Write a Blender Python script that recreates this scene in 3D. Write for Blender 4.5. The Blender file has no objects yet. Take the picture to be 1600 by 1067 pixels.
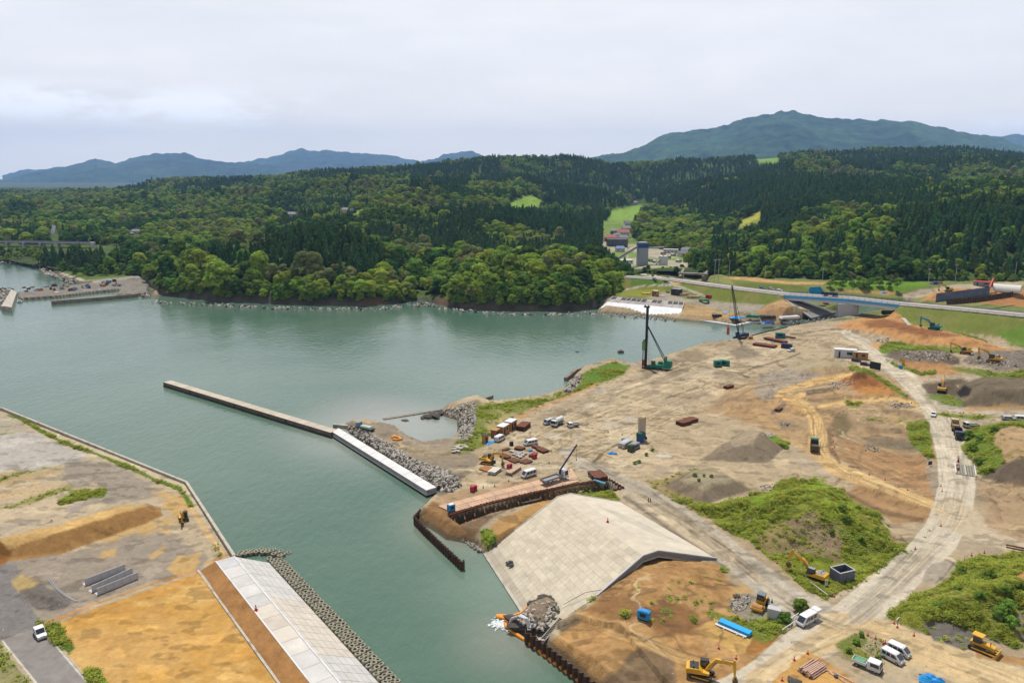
import bpy, bmesh, math, random
import numpy as np
from mathutils import Vector, Matrix
R = math.radians
rnd = random.Random(7)
rng = np.random.default_rng(11)
SC = bpy.context.scene
COL = SC.collection
# ------------------------------------------------------------------ camera model
FP, CX, CY, CAMH, PITCH = 1210.0, 800.0, 533.5, 90.0, R(12.06)
cp, sp = math.cos(PITCH), math.sin(PITCH)
def P(px, py, z=3.0):
    """a pixel of the photograph -> the world point at height z"""
    u, v = (px - CX) / FP, (py - CY) / FP
    t = (CAMH - z) / (sp + v * cp)
    return Vector((u * t, (cp - v * sp) * t, z))
def PN(px, py, z=3.0):
    u, v = (px - CX) / FP, (py - CY) / FP
    t = (CAMH - z) / (sp + v * cp)
    return u * t, (cp - v * sp) * t
def proj(X, Y, Z):
    dz = Z - CAMH
    d = Y * cp - dz * sp
    dn = -Y * sp - dz * cp
    return CX + FP * X / d, CY + FP * dn / d
def zat(py, dist):
    """height of the point seen at row py, dist metres away on the ground"""
    return CAMH - dist * np.tan(PITCH + np.arctan((py - CY) / FP))
# ------------------------------------------------------------------ colours
KA = 0.58
def S(r, g, b, k=KA):
    def f(c):
        c /= 255.0
        return (c / 12.92 if c <= 0.04045 else ((c + 0.055) / 1.055) ** 2.4)
    return (f(r) * k, f(g) * k, f(b) * k)
def tint(c, a, b_, r=None):
    f = (r or rnd).uniform(a, b_); return tuple(x * f for x in c)
MATS = {}
def mat(name, col, rough=0.8, metal=0.0, var=0.12, scale=1.5, bump=0.0, bscale=8.0, attr=False, spec=0.3, dirt=None):
    """procedural material: base colour broken up by two noises, optional dirt tint, bump"""
    if name in MATS: return MATS[name]
    m = bpy.data.materials.new(name); m.use_nodes = True
    nt = m.node_tree; N = nt.nodes; L = nt.links
    b = N['Principled BSDF']; b.inputs['Roughness'].default_value = rough; b.inputs['Metallic'].default_value = metal
    b.inputs['Specular IOR Level'].default_value = spec
    tc = N.new('ShaderNodeTexCoord')
    n1 = N.new('ShaderNodeTexNoise'); n1.inputs['Scale'].default_value = scale; n1.inputs['Detail'].default_value = 5; n1.inputs['Roughness'].default_value = .65
    L.new(tc.outputs['Object'], n1.inputs['Vector'])
    mr = N.new('ShaderNodeMapRange'); mr.inputs['From Min'].default_value = .25; mr.inputs['From Max'].default_value = .75
    mr.inputs['To Min'].default_value = 1 - var; mr.inputs['To Max'].default_value = 1 + var
    L.new(n1.outputs['Fac'], mr.inputs['Value'])
    mx = N.new('ShaderNodeMix'); mx.data_type = 'RGBA'; mx.blend_type = 'MULTIPLY'; mx.inputs['Factor'].default_value = 1
    if attr:
        a = N.new('ShaderNodeVertexColor'); a.layer_name = 'Col'; L.new(a.outputs['Color'], mx.inputs['A'])
    else:
        mx.inputs['A'].default_value = (*col, 1)
    L.new(mr.outputs['Result'], mx.inputs['B'])
    out = mx.outputs['Result']
    if dirt:
        n2 = N.new('ShaderNodeTexNoise'); n2.inputs['Scale'].default_value = scale * .6; n2.inputs['Detail'].default_value = 6
        L.new(tc.outputs['Object'], n2.inputs['Vector'])
        r2 = N.new('ShaderNodeMapRange'); r2.inputs['From Min'].default_value = .5; r2.inputs['From Max'].default_value = .72; r2.inputs['To Max'].default_value = .8
        L.new(n2.outputs['Fac'], r2.inputs['Value'])
        m2 = N.new('ShaderNodeMix'); m2.data_type = 'RGBA'; m2.inputs['B'].default_value = (*dirt, 1)
        L.new(r2.outputs['Result'], m2.inputs['Factor']); L.new(out, m2.inputs['A']); out = m2.outputs['Result']
    L.new(out, b.inputs['Base Color'])
    if bump:
        n3 = N.new('ShaderNodeTexNoise'); n3.inputs['Scale'].default_value = bscale; n3.inputs['Detail'].default_value = 4
        L.new(tc.outputs['Object'], n3.inputs['Vector'])
        bp = N.new('ShaderNodeBump'); bp.inputs['Strength'].default_value = bump; bp.inputs['Distance'].default_value = .3
        L.new(n3.outputs['Fac'], bp.inputs['Height']); L.new(bp.outputs['Normal'], b.inputs['Normal'])
    MATS[name] = m
    return m
def leafmat(name, col, var=.35, dry=None, trans=.38):
    if name in MATS: return MATS[name]
    m = bpy.data.materials.new(name); m.use_nodes = True
    nt = m.node_tree; N = nt.nodes; L = nt.links
    N.remove(N['Principled BSDF'])
    oi = N.new('ShaderNodeObjectInfo'); tc = N.new('ShaderNodeTexCoord')
    nz = N.new('ShaderNodeTexNoise'); nz.inputs['Scale'].default_value = .55; nz.inputs['Detail'].default_value = 4
    L.new(tc.outputs['Object'], nz.inputs['Vector'])
    ad = N.new('ShaderNodeMath'); ad.operation = 'ADD'; L.new(oi.outputs['Random'], ad.inputs[0]); L.new(nz.outputs['Fac'], ad.inputs[1])
    mr = N.new('ShaderNodeMapRange'); mr.inputs['From Min'].default_value = .3; mr.inputs['From Max'].default_value = 1.7
    mr.inputs['To Min'].default_value = 1 - var; mr.inputs['To Max'].default_value = 1 + var; L.new(ad.outputs[0], mr.inputs['Value'])
    hs = N.new('ShaderNodeHueSaturation'); hs.inputs['Color'].default_value = (*col, 1); L.new(mr.outputs['Result'], hs.inputs['Value'])
    hr = N.new('ShaderNodeMapRange'); hr.inputs['To Min'].default_value = .475; hr.inputs['To Max'].default_value = .52
    wn = N.new('ShaderNodeTexWhiteNoise'); wn.noise_dimensions = '1D'; L.new(oi.outputs['Random'], wn.inputs['W'])
    L.new(wn.outputs['Value'], hr.inputs['Value']); L.new(hr.outputs['Result'], hs.inputs['Hue'])
    d = N.new('ShaderNodeBsdfDiffuse'); t = N.new('ShaderNodeBsdfTranslucent'); x = N.new('ShaderNodeMixShader'); x.inputs[0].default_value = trans
    L.new(hs.outputs['Color'], d.inputs['Color']); L.new(hs.outputs['Color'], t.inputs['Color'])
    L.new(d.outputs[0], x.inputs[1]); L.new(t.outputs[0], x.inputs[2]); L.new(x.outputs[0], N['Material Output'].inputs['Surface'])
    MATS[name] = m
    return m
# ------------------------------------------------------------------ objects
def tag(o, label=None, cat=None, group=None, kind=None):
    if label: o['label'] = label
    if cat: o['category'] = cat
    if group: o['group'] = group
    if kind: o['kind'] = kind
    return o
def empty(name, loc, rz, label, cat, group=None):
    o = bpy.data.objects.new(name, None); COL.objects.link(o); o.location = loc; o.rotation_euler = (0, 0, rz)
    return tag(o, label, cat, group)
def copy_tree(o, parent=None):
    c = o.copy(); COL.objects.link(c)
    if parent is not None: c.parent = parent
    for ch in o.children: copy_tree(ch, c)
    return c
class MB:
    """collects boxes, prisms, tubes; build() links them as ONE mesh object"""
    def __init__(s): s.v = []; s.f = []
    def add(s, vs, fs):
        o = len(s.v); s.v += [tuple(v) for v in vs]; s.f += [tuple(i + o for i in f) for f in fs]; return s
    def box(s, c, d, rz=0, ry=0, rx=0, taper=1.0):
        x, y, z = d[0] / 2, d[1] / 2, d[2] / 2
        pts = [(-x, -y, -z), (x, -y, -z), (x, y, -z), (-x, y, -z), (-x * taper, -y * taper, z), (x * taper, -y * taper, z), (x * taper, y * taper, z), (-x * taper, y * taper, z)]
        M = Matrix.Translation(c) @ Matrix.Rotation(rz, 4, 'Z') @ Matrix.Rotation(ry, 4, 'Y') @ Matrix.Rotation(rx, 4, 'X')
        return s.add([M @ Vector(p) for p in pts], [(3, 2, 1, 0), (4, 5, 6, 7), (0, 1, 5, 4), (1, 2, 6, 5), (2, 3, 7, 6), (3, 0, 4, 7)])
    def prism(s, prof, y0, y1, inset=0.0):
        """side profile [(x,z)...] (counter-clockwise seen from -y) extruded from y0 to y1, edges pulled in by inset"""
        n = len(prof); cx = sum(p[0] for p in prof) / n; cz = sum(p[1] for p in prof) / n
        if inset:
            def sh(p):
                dx, dz = p[0] - cx, p[1] - cz; l = math.hypot(dx, dz) or 1
                return (p[0] - dx / l * inset, p[1] - dz / l * inset)
            q = [sh(p) for p in prof]
            rings = [(q, y0), (prof, y0 + inset), (prof, y1 - inset), (q, y1)]
        else: rings = [(prof, y0), (prof, y1)]
        vs = [(p[0], y, p[1]) for pr, y in rings for p in pr]; fs = []
        for k in range(len(rings) - 1):
            for i in range(n):
                j = (i + 1) % n; fs.append((k * n + i, k * n + j, (k + 1) * n + j, (k + 1) * n + i))
        fs.append(tuple(range(n - 1, -1, -1))); fs.append(tuple(range((len(rings) - 1) * n, len(rings) * n)))
        return s.add(vs, fs)
    def cyl(s, a, b, r, r2=None, n=10, cap=True):
        a, b = Vector(a), Vector(b); d = (b - a).normalized(); r2 = r if r2 is None else r2
        u = d.orthogonal().normalized(); w = d.cross(u)
        vs = [a + (u * math.cos(t) + w * math.sin(t)) * r for t in [2 * math.pi * i / n for i in range(n)]]
        vs += [b + (u * math.cos(t) + w * math.sin(t)) * r2 for t in [2 * math.pi * i / n for i in range(n)]]
        fs = [(i, (i + 1) % n, n + (i + 1) % n, n + i) for i in range(n)]
        if cap: fs += [tuple(range(n - 1, -1, -1)), tuple(range(n, 2 * n))]
        return s.add(vs, fs)
    def tube(s, pts, r, n=8):
        pts = [Vector(p) for p in pts]; vs = []; fs = []
        for i, p in enumerate(pts):
            d = (pts[min(i + 1, len(pts) - 1)] - pts[max(i - 1, 0)]).normalized()
            u = d.cross(Vector((0, 0, 1))); u = u.normalized() if u.length > 1e-4 else Vector((1, 0, 0)); w = u.cross(d)
            rr = r[i] if isinstance(r, (list, tuple)) else r
            vs += [p + (u * math.cos(2 * math.pi * k / n) + w * math.sin(2 * math.pi * k / n)) * rr for k in range(n)]
        for i in range(len(pts) - 1):
            fs += [(i * n + k, i * n + (k + 1) % n, (i + 1) * n + (k + 1) % n, (i + 1) * n + k) for k in range(n)]
        fs += [tuple(range(n - 1, -1, -1)), tuple(range((len(pts) - 1) * n, len(pts) * n))]
        return s.add(vs, fs)
    def beam(s, a, b, w, h):
        a, b = Vector(a), Vector(b); d = b - a; l = d.length; m = (a + b) / 2
        rz = math.atan2(d.y, d.x); ry = -math.asin(max(-1, min(1, d.z / l)))
        return s.box(m, (l, w, h), rz, ry)
    def slab(s, pts, zb, lip=None):
        """polygon of world points given a depth down to zb(or by -thick)"""
        n = len(pts); top = [Vector(p) for p in pts]
        a = sum(top[i].x * top[(i + 1) % n].y - top[(i + 1) % n].x * top[i].y for i in range(n))
        if a < 0: top.reverse()
        bot = [Vector((p.x, p.y, zb)) for p in top]
        fs = [tuple(range(n)), tuple(range(2 * n - 1, n - 1, -1))] + [(i, n + i, n + (i + 1) % n, (i + 1) % n) for i in range(n)]
        return s.add(top + bot, fs)
    def mesh(s, name, m, bevel=0, smooth=False):
        me = bpy.data.meshes.new(name); me.from_pydata(s.v, [], s.f)
        if bevel:
            bm = bmesh.new(); bm.from_mesh(me)
            bmesh.ops.bevel(bm, geom=[e for e in bm.edges if len(e.link_faces) == 2 and e.calc_face_angle(0) > .5], offset=bevel, segments=1, affect='EDGES', clamp_overlap=True)
            bm.to_mesh(me); bm.free()
        if smooth: me.polygons.foreach_set('use_smooth', [True] * len(me.polygons))
        me.materials.append(m); return me
    def build(s, name, m, parent=None, bevel=0, smooth=False):
        o = bpy.data.objects.new(name, s.mesh(name, m, bevel, smooth)); COL.objects.link(o)
        if parent is not None: o.parent = parent
        return o
# ------------------------------------------------------------------ numpy noise
_T = rng.random((256, 256)).astype(np.float32)
def vnoise(x, y, sc, seed=0):
    x = np.asarray(x, np.float64) / sc + seed * 17.3; y = np.asarray(y, np.float64) / sc + seed * 31.7
    i = np.floor(x).astype(np.int64); j = np.floor(y).astype(np.int64); f = x - i; g = y - j
    f = f * f * f * (f * (f * 6 - 15) + 10); g = g * g * g * (g * (g * 6 - 15) + 10)
    t = lambda a, b: _T[a & 255, b & 255]
    return (t(i, j) * (1 - f) + t(i + 1, j) * f) * (1 - g) + (t(i, j + 1) * (1 - f) + t(i + 1, j + 1) * f) * g
def fbm(x, y, sc, oc=4, seed=0, gain=.55):
    s = 0; a = 1; n = 0
    for k in range(oc):
        s = s + a * vnoise(x, y, sc / 2 ** k, seed + k * 3.1); n += a; a *= gain
    return s / n - .5
def sdf(X, Y, poly):
    """signed distance to polygon, positive inside"""
    d = np.full(X.shape, 1e18); ins = np.zeros(X.shape, bool); n = len(poly)
    for k in range(n):
        ax, ay = poly[k]; bx, by = poly[(k + 1) % n]; ex, ey = bx - ax, by - ay
        wx, wy = X - ax, Y - ay; t = np.clip((wx * ex + wy * ey) / (ex * ex + ey * ey + 1e-12), 0, 1)
        d = np.minimum(d, (wx - ex * t) ** 2 + (wy - ey * t) ** 2)
        c = ((ay <= Y) & (by > Y)) | ((by <= Y) & (ay > Y))
        xi = ax + (Y - ay) / (ey if abs(ey) > 1e-12 else 1e-12) * ex
        ins ^= c & (X < xi)
    return np.where(ins, 1, -1) * np.sqrt(d)
def pdist(X, Y, line):
    """distance to polyline and position along it in vertices"""
    d = np.full(X.shape, 1e18); s = np.zeros(X.shape)
    for k in range(len(line) - 1):
        ax, ay = line[k][:2]; bx, by = line[k + 1][:2]; ex, ey = bx - ax, by - ay
        wx, wy = X - ax, Y - ay; t = np.clip((wx * ex + wy * ey) / (ex * ex + ey * ey + 1e-12), 0, 1)
        q = (wx - ex * t) ** 2 + (wy - ey * t) ** 2; m = q < d
        d = np.where(m, q, d); s = np.where(m, k + t, s)
    return np.sqrt(d), s
def smooth01(t):
    t = np.clip(t, 0, 1); return t * t * (3 - 2 * t)
def np_mesh(name, V, F, m, col=None, smooth=True):
    me = bpy.data.meshes.new(name); nv, nf = len(V), len(F)
    me.vertices.add(nv); me.vertices.foreach_set('co', np.asarray(V, np.float32).ravel())
    k = F.shape[1]
    me.loops.add(nf * k); me.loops.foreach_set('vertex_index', np.asarray(F, np.int32).ravel())
    me.polygons.add(nf); me.polygons.foreach_set('loop_start', np.arange(0, nf * k, k, dtype=np.int32))
    me.polygons.foreach_set('use_smooth', np.full(nf, smooth))
    if col is not None:
        a = me.color_attributes.new('Col', 'FLOAT_COLOR', 'POINT')
        a.data.foreach_set('color', np.concatenate([col, np.ones((nv, 1))], 1).astype(np.float32).ravel())
    me.update(calc_edges=True); me.validate()
    if m: me.materials.append(m)
    return me
def link(name, me, parent=None):
    o = bpy.data.objects.new(name, me); COL.objects.link(o)
    if parent is not None: o.parent = parent
    return o
# ------------------------------------------------------------------ scatter (stuff only)
def proto_coll(name, objs):
    c = bpy.data.collections.new(name)
    for o in objs: c.objects.link(o)
    return c
def scatter(name, pts, scl, rot, idx, coll, label, cat, tilt=None):
    me = bpy.data.meshes.new(name); n = len(pts); me.vertices.add(n); me.vertices.foreach_set('co', np.asarray(pts, np.float32).ravel())
    for an, ty, dat in (('scl', 'FLOAT_VECTOR', scl), ('rot', 'FLOAT_VECTOR', rot), ('idx', 'INT', idx)):
        a = me.attributes.new(an, ty, 'POINT')
        a.data.foreach_set('vector' if ty == 'FLOAT_VECTOR' else 'value', np.asarray(dat, np.int32 if ty == 'INT' else np.float32).ravel())
    o = link(name, me); tag(o, label, cat, kind='stuff')
    ng = bpy.data.node_groups.new(name, 'GeometryNodeTree')
    ng.interface.new_socket('Geometry', in_out='INPUT', socket_type='NodeSocketGeometry'); ng.interface.new_socket('Geometry', in_out='OUTPUT', socket_type='NodeSocketGeometry')
    N, L = ng.nodes, ng.links
    gi = N.new('NodeGroupInput'); go = N.new('NodeGroupOutput'); ci = N.new('GeometryNodeCollectionInfo'); ci.inputs['Collection'].default_value = coll
    ci.inputs['Separate Children'].default_value = True; ci.inputs['Reset Children'].default_value = True
    ip = N.new('GeometryNodeInstanceOnPoints'); ip.inputs['Pick Instance'].default_value = True
    def na(n_, t): a = N.new('GeometryNodeInputNamedAttribute'); a.data_type = t; a.inputs['Name'].default_value = n_; return a
    L.new(gi.outputs[0], ip.inputs['Points']); L.new(ci.outputs[0], ip.inputs['Instance'])
    L.new(na('idx', 'INT').outputs[0], ip.inputs['Instance Index'])
    er = N.new('FunctionNodeEulerToRotation'); L.new(na('rot', 'FLOAT_VECTOR').outputs[0], er.inputs[0]); L.new(er.outputs[0], ip.inputs['Rotation'])
    L.new(na('scl', 'FLOAT_VECTOR').outputs[0], ip.inputs['Scale']); L.new(ip.outputs[0], go.inputs[0])
    md = o.modifiers.new('scatter', 'NODES'); md.node_group = ng
    return o
# ================================================================== near ground: one height field, painted by what it is made of, some heap tops paler as sunlit
gx = np.arange(-330, 2030, 1.6); gy = np.concatenate([np.arange(404, 432, 1.1), np.arange(432, 512, .6), np.arange(512, 1150, 1.6)])
GX, GY = np.meshgrid(gx, gy)
WX, WY = PN(GX, GY, 3.0)
def W(poly, z=3.0): return [tuple(P(a, b, z)[:2]) for a, b in poly]
def wsdf(poly, z=3.0, pad=40):
    w = W(poly, z); out = np.full(WX.shape, -1e3)
    xs = [p[0] for p in w]; ys = [p[1] for p in w]
    m = (WX > min(xs) - pad) & (WX < max(xs) + pad) & (WY > min(ys) - pad) & (WY < max(ys) + pad)
    out[m] = sdf(WX[m], WY[m], w); return out
N1 = fbm(WX, WY, 1.6, 3, 1); N6 = fbm(WX, WY, 7, 4, 2); N25 = fbm(WX, WY, 28, 4, 3); N90 = fbm(WX, WY, 95, 3, 4)
H = np.full(WX.shape, -3.0)
def land(poly, zedge, ztop, w, off=0.0, rough=0):
    global H
    d = wsdf(poly, zedge) + rough * N6 * 6
    H = np.maximum(H, np.where(d > -6, -2.2 + (ztop + 2.2) * np.clip((d + off) / w, 0, 1), -3.0))
LAND_L = [(-300, 600), (5, 639), (293, 755), (367, 870), (405, 905), (640, 1250), (-300, 1250)]
land(LAND_L, 3, 3.0, .8)
SHORE_C = [(536, 664), (556, 663), (575, 661), (600, 667), (625, 673), (642, 687), (664, 697), (700, 692), (716, 675), (716, 655), (694, 648), (690, 640), (745, 622), (770, 633),
           (800, 630), (850, 622), (882, 610), (893, 592), (908, 578), (958, 564), (985, 572), (1003, 571), (1050, 556), (1095, 541), (1145, 535), (1152, 532), (1232, 515), (1310, 501), (1350, 493),
           (1400, 484), (1420, 470), (1900, 450), (1900, 1300), (1010, 1130), (930, 1069), (850, 1007), (822, 975), (838, 941), (762, 867), (745, 851), (722, 844), (698, 840), (677, 825), (658, 815), (647, 806), (672, 782), (708, 765),
           (680, 765), (600, 716)]
land(SHORE_C, 0.3, 3.0, 5.0, 2.6, .10)
land([(930, 489), (1010, 493), (1060, 501), (1150, 509), (1166, 503.5), (1240, 507), (1300, 498), (1345, 489), (1400, 483), (1430, 480), (1900, 470), (1900, 380), (940, 380)], 0.3, 3.5, 9.0, 1.5)
dR = wsdf([(950, 464), (1072, 473), (1082, 470), (1110, 462), (1062, 442), (955, 440)], 6); H = np.maximum(H, np.where(dR > -12, 5.9 + np.minimum(0, dR) * .35, -3))
land([(-300, 409), (0, 408), (58, 409), (68, 417), (88, 431), (115, 441), (150, 443), (225, 438), (233, 466), (600, 380), (-300, 380)], 0.3, 3.0, 14, 4, .2)
land([(150, 440), (100, 448), (25, 457), (28, 467), (90, 463), (140, 457), (188, 452), (180, 461), (228, 459), (236, 436)], 1.5, 1.9, .8)
def raise_(foot, h, run, z=3.0, nz=.25, pw=1.0):
    """a heap: its foot outline on the ground, how high it gets and over what run"""
    global H
    d = wsdf(foot, z); d = d + run * nz * N6 * 2.0 * (d > -run)
    t = np.clip(d / run, 0, 1)
    H = H + np.where(d > 0, h * t ** pw * (1 + .25 * nz * N25), 0)
# left platform: long sand berm with a short return at its left end
raise_([(-60, 905), (0, 874), (60, 868), (100, 864), (175, 838), (232, 818), (258, 806), (240, 788), (175, 795), (100, 818), (0, 848), (-60, 868)], 3.0, 5.2, nz=.12)
raise_([(-60, 905), (0, 877), (14, 868), (-10, 850), (-60, 850)], 1.5, 6)
for k in range(5): raise_([(30 + k * 13, 922 + k * 5), (55 + k * 13, 913 + k * 5), (70 + k * 11, 931 + k * 4), (42 + k * 12, 941 + k * 4)], 1.3, 2.6)
# centre
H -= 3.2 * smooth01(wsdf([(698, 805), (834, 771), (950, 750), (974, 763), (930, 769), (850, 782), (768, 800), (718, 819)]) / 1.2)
raise_([(870, 1008), (905, 962), (1000, 883), (1030, 872), (1118, 882), (1150, 925), (1110, 970), (1070, 1005), (1020, 1060), (950, 1090)], 3.6, 20, nz=.15)
H = np.where((wsdf([(822, 975), (850, 1006), (930, 1069), (1010, 1130), (1060, 1080), (960, 985), (900, 960), (870, 975)]) > 0), H - 1.0, H)
raise_([(1028, 757), (1097, 790), (1180, 768), (1155, 752), (1125, 742), (1075, 742)], 3.0, 5.0, nz=.1)
raise_([(1095, 718), (1140, 694), (1168, 677), (1195, 676), (1226, 700), (1200, 722)], 4.0, 7.5, nz=.12)
raise_([(1230, 585), (1240, 572), (1312, 568), (1322, 580), (1300, 592)], 2.6, 6, nz=.1)
raise_([(1303, 596), (1330, 580), (1362, 582), (1378, 600), (1340, 606)], 4.5, 7, nz=.3)
raise_([(1238, 622), (1300, 611), (1310, 615), (1250, 627)], 1.2, 3)
raise_([(1262, 622), (1340, 607), (1400, 612), (1420, 622), (1330, 628)], 1.3, 4)
raise_([(1105, 797), (1200, 768), (1300, 760), (1345, 793), (1398, 832), (1392, 858), (1325, 882), (1210, 875), (1160, 842)], 6.0, 15, nz=.3)
raise_([(1395, 967), (1480, 907), (1530, 882), (1620, 867), (1720, 900), (1720, 1010), (1545, 1000), (1440, 987)], 8.0, 17, nz=.25)
raise_([(1503, 692), (1520, 676), (1560, 668), (1680, 662), (1680, 770), (1545, 752), (1530, 740)], 6.0, 10, nz=.2)
raise_([(1492, 634), (1502, 606), (1540, 594), (1680, 590), (1680, 640)], 5.0, 9, nz=.2)
raise_([(1382, 566), (1400, 550), (1470, 548), (1502, 562), (1486, 574), (1430, 576)], 2.2, 5, nz=.35)
raise_([(1505, 560), (1560, 548), (1660, 552), (1660, 592), (1540, 584)], 2.2, 6, nz=.5)
raise_([(1308, 512), (1390, 494), (1420, 502), (1500, 520), (1560, 540), (1572, 552), (1500, 548), (1400, 536), (1330, 520)], 4.0, 12, nz=.2)
raise_([(1290, 640), (1440, 640), (1462, 730), (1480, 790), (1400, 760), (1320, 720)], -1.1, 5, nz=.3)
raise_([(1100, 470), (1240, 468), (1290, 492), (1250, 504), (1190, 502), (1140, 498)], 3.0, 12, z=3.5)
raise_([(1172, 491), (1195, 482), (1225, 478), (1262, 494), (1230, 500)], 3.6, 9, z=3.5)
raise_([(1430, 478), (1500, 470), (1640, 466), (1640, 448), (1480, 455), (1440, 462)], 6.0, 14)
# the ground is cut away under the two concrete slopes built later
for q, z0, z1, ln in (([P(759, 864, .25), P(872, 776, 5), P(1005, 869, 5), P(850, 1004, .25)], .2, 5, 27.5), ([P(936, 483, .3), P(958, 463.5, 6.2), P(1069, 472, 6.2), P(1062, 497, .3)], .3, 6.2, 0)):
    w4 = [tuple(p[:2]) for p in q]; inside = sdf(WX, WY, w4) > -.2; da, _ = pdist(WX, WY, [w4[0], w4[3]]); db, _ = pdist(WX, WY, [w4[1], w4[2]]); H = np.where(inside, np.minimum(H, z0 + (z1 - z0) * da / (da + db + 1e-6) - 1.1), H)
H = np.where(sdf(WX, WY, [tuple(P(*p)[:2]) for p in ((872, 776, 5), (969, 784, 3.1), (1120, 873, 3.1), (1005, 869, 5))]) > 0, np.minimum(H, 2.4), H)
for q, h, rn in (([(1345, 692), (1400, 684), (1446, 690), (1452, 730), (1385, 742), (1340, 715)], -.6, 1.2), ([(1205, 640), (1240, 634), (1264, 645), (1268, 690), (1228, 684)], -1.0, 1.8), ([(1135, 612), (1215, 598), (1196, 636), (1130, 642)], 1.0, 1.8), ([(1322, 738), (1400, 765), (1462, 800), (1400, 790), (1335, 764)], 1.4, 2.4), ([(1295, 648), (1330, 642), (1420, 655), (1410, 672), (1330, 668)], 1.0, 1.6), ([(1540, 765), (1650, 780), (1650, 830), (1560, 812)], -1.2, 2.0), ([(1010, 590), (1060, 575), (1110, 590), (1050, 615)], .6, 1.5)): raise_(q, h, rn, nz=.8)
# highway embankment: the road's near edge, 13 m up, in two lengths either side of the bridge
HWY_PX = [(960, 433), (1040, 437.5), (1090, 444.5), (1150, 452.5), (1225, 461.5), (1325, 467.5), (1405, 476.5), (1500, 485), (1600, 495), (1720, 506), (1900, 523)]
HZ = 13.0
HWY_E = [P(a, b, HZ) for a, b in HWY_PX]
HWY = []
for i, p in enumerate(HWY_E):
    d = (HWY_E[min(i + 1, 10)] - HWY_E[max(i - 1, 0)]).normalized(); HWY.append(Vector((p.x - d.y * 7, p.y + d.x * 7, HZ)))
B0, B1 = 4, 6          # the bridge spans from point 4 to point 6 of the path
def corridor(pts, w, sl, z, end, back, cap):
    global H
    d, s = pdist(WX, WY, pts); ex, ey = end[0] - back[0], end[1] - back[1]; l = math.hypot(ex, ey); e = np.maximum(0, ((WX - end[0]) * ex + (WY - end[1]) * ey) / l); lat = np.abs((WX - end[0]) * ey - (WY - end[1]) * ex) / l
    d = np.where(e > 0, lat, d); H = np.maximum(H, np.where((d < 75) & (e < 25), z - np.maximum(0, d - w) / sl - e / cap + .5 * N25 * (d > w), -3))
corridor([(p.x, p.y) for p in HWY[:B0 + 1]], 7.8, 1.9, HZ - .35, HWY[B0], HWY[B0 - 1], 1.45)
corridor([(p.x, p.y) for p in HWY[B1:]], 7.8, 3.0, HZ - .35, HWY[B1], HWY[B1 + 1], .8)
# the river runs on under the bridge
dC = sdf(WX, WY, W([(1225, 509), (1310, 499.5), (1350, 491), (1392, 485), (1420, 474), (1425, 464), (1330, 474), (1318, 484), (1290, 493), (1240, 504)], 0.3)); H = np.where(dC > -4, np.minimum(H, .4 - 1.6 * smooth01((dC + 4) / 6)), H)
# the terraces behind the road
H = np.maximum(H, np.where(wsdf([(1085, 452), (1200, 448), (1310, 452), (1480, 452), (1900, 450), (1900, 410), (1085, 415)], 10) > 0, 3.5 + 7 * smooth01(wsdf([(1085, 452), (1200, 448), (1310, 452), (1480, 452), (1900, 450), (1900, 410), (1085, 415)], 10) / 20), -3))
H = np.where(H > .6, H + .16 * N6 + .10 * N1 + .5 * N90 * smooth01((H - 2.4) / .5), H)
WZ = H
PX, PY = proj(WX, WY, WZ)
def ground_z(x, y):
    """height of the ground at a world point (nearest grid vertex)"""
    p, q = proj(x, y, 3.0)
    j = int(np.clip(np.searchsorted(gy, q), 1, len(gy) - 1)); i = int(np.clip((p - gx[0]) / 1.6 + .5, 0, len(gx) - 1))
    return float(WZ[j, i])
def G(px, py, it=6):
    """pixel -> point on the ground"""
    z = 3.0
    for _ in range(it):
        p = P(px, py, z); z = .5 * z + .5 * max(ground_z(p.x, p.y), 0)
    p = P(px, py, z); p.z = ground_z(p.x, p.y); return p
# ------------------------------------------------------------------ paint
C = np.empty(WX.shape + (3,)); C[:] = S(184, 166, 138)
ZONE = np.zeros(WX.shape, np.int16); ZN = ['ground']
SCL = 1.0 / np.maximum(np.hypot(WX, WY), 50) * FP           # px per metre
E1 = fbm(WX, WY, 3.0, 3, 8); E2 = fbm(WX, WY, 11, 3, 9)
GRASSM = np.zeros(WX.shape)
def put(m, col, a, zone, grass):
    global C, GRASSM
    m = m * a
    C += (np.array(S(*col)) - C) * m[..., None]
    if zone:
        if zone not in ZN: ZN.append(zone)
        ZONE[m > .5 * a] = ZN.index(zone)
    if grass is not None: GRASSM += (grass - GRASSM) * m
def paint(poly, col, soft=2.0, amp=1.0, a=1.0, zone=None, grass=0.0):
    xs = [p[0] for p in poly]; ys = [p[1] for p in poly]; pad = 14
    m = (PX > min(xs) - pad) & (PX < max(xs) + pad) & (PY > min(ys) - pad) & (PY < max(ys) + pad)
    if not m.any(): return
    M = np.zeros(WX.shape); d = sdf(PX[m], PY[m], poly) + amp * SCL[m] * (E1[m] * 2.0 + E2[m] * 4.2)
    M[m] = smooth01(d / (soft * 1.5) + .5); put(M, col, a, zone, grass)
def stroke(line, wid, col, soft=1.5, amp=.4, a=1.0, zone=None, grass=0.0):
    xs = [p[0] for p in line]; ys = [p[1] for p in line]; wm = max(wid) if isinstance(wid, (list, tuple)) else wid; pad = wm + 12
    m = (PX > min(xs) - pad) & (PX < max(xs) + pad) & (PY > min(ys) - pad) & (PY < max(ys) + pad)
    if not m.any(): return
    M = np.zeros(WX.shape); d, s = pdist(PX[m], PY[m], line)
    w = np.interp(s, range(len(wid)), wid) if isinstance(wid, (list, tuple)) else wid
    M[m] = smooth01((w / 2 - d + amp * SCL[m] * (E1[m] * 1.6 + E2[m] * 2)) / soft + .5); put(M, col, a, zone, grass)
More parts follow.
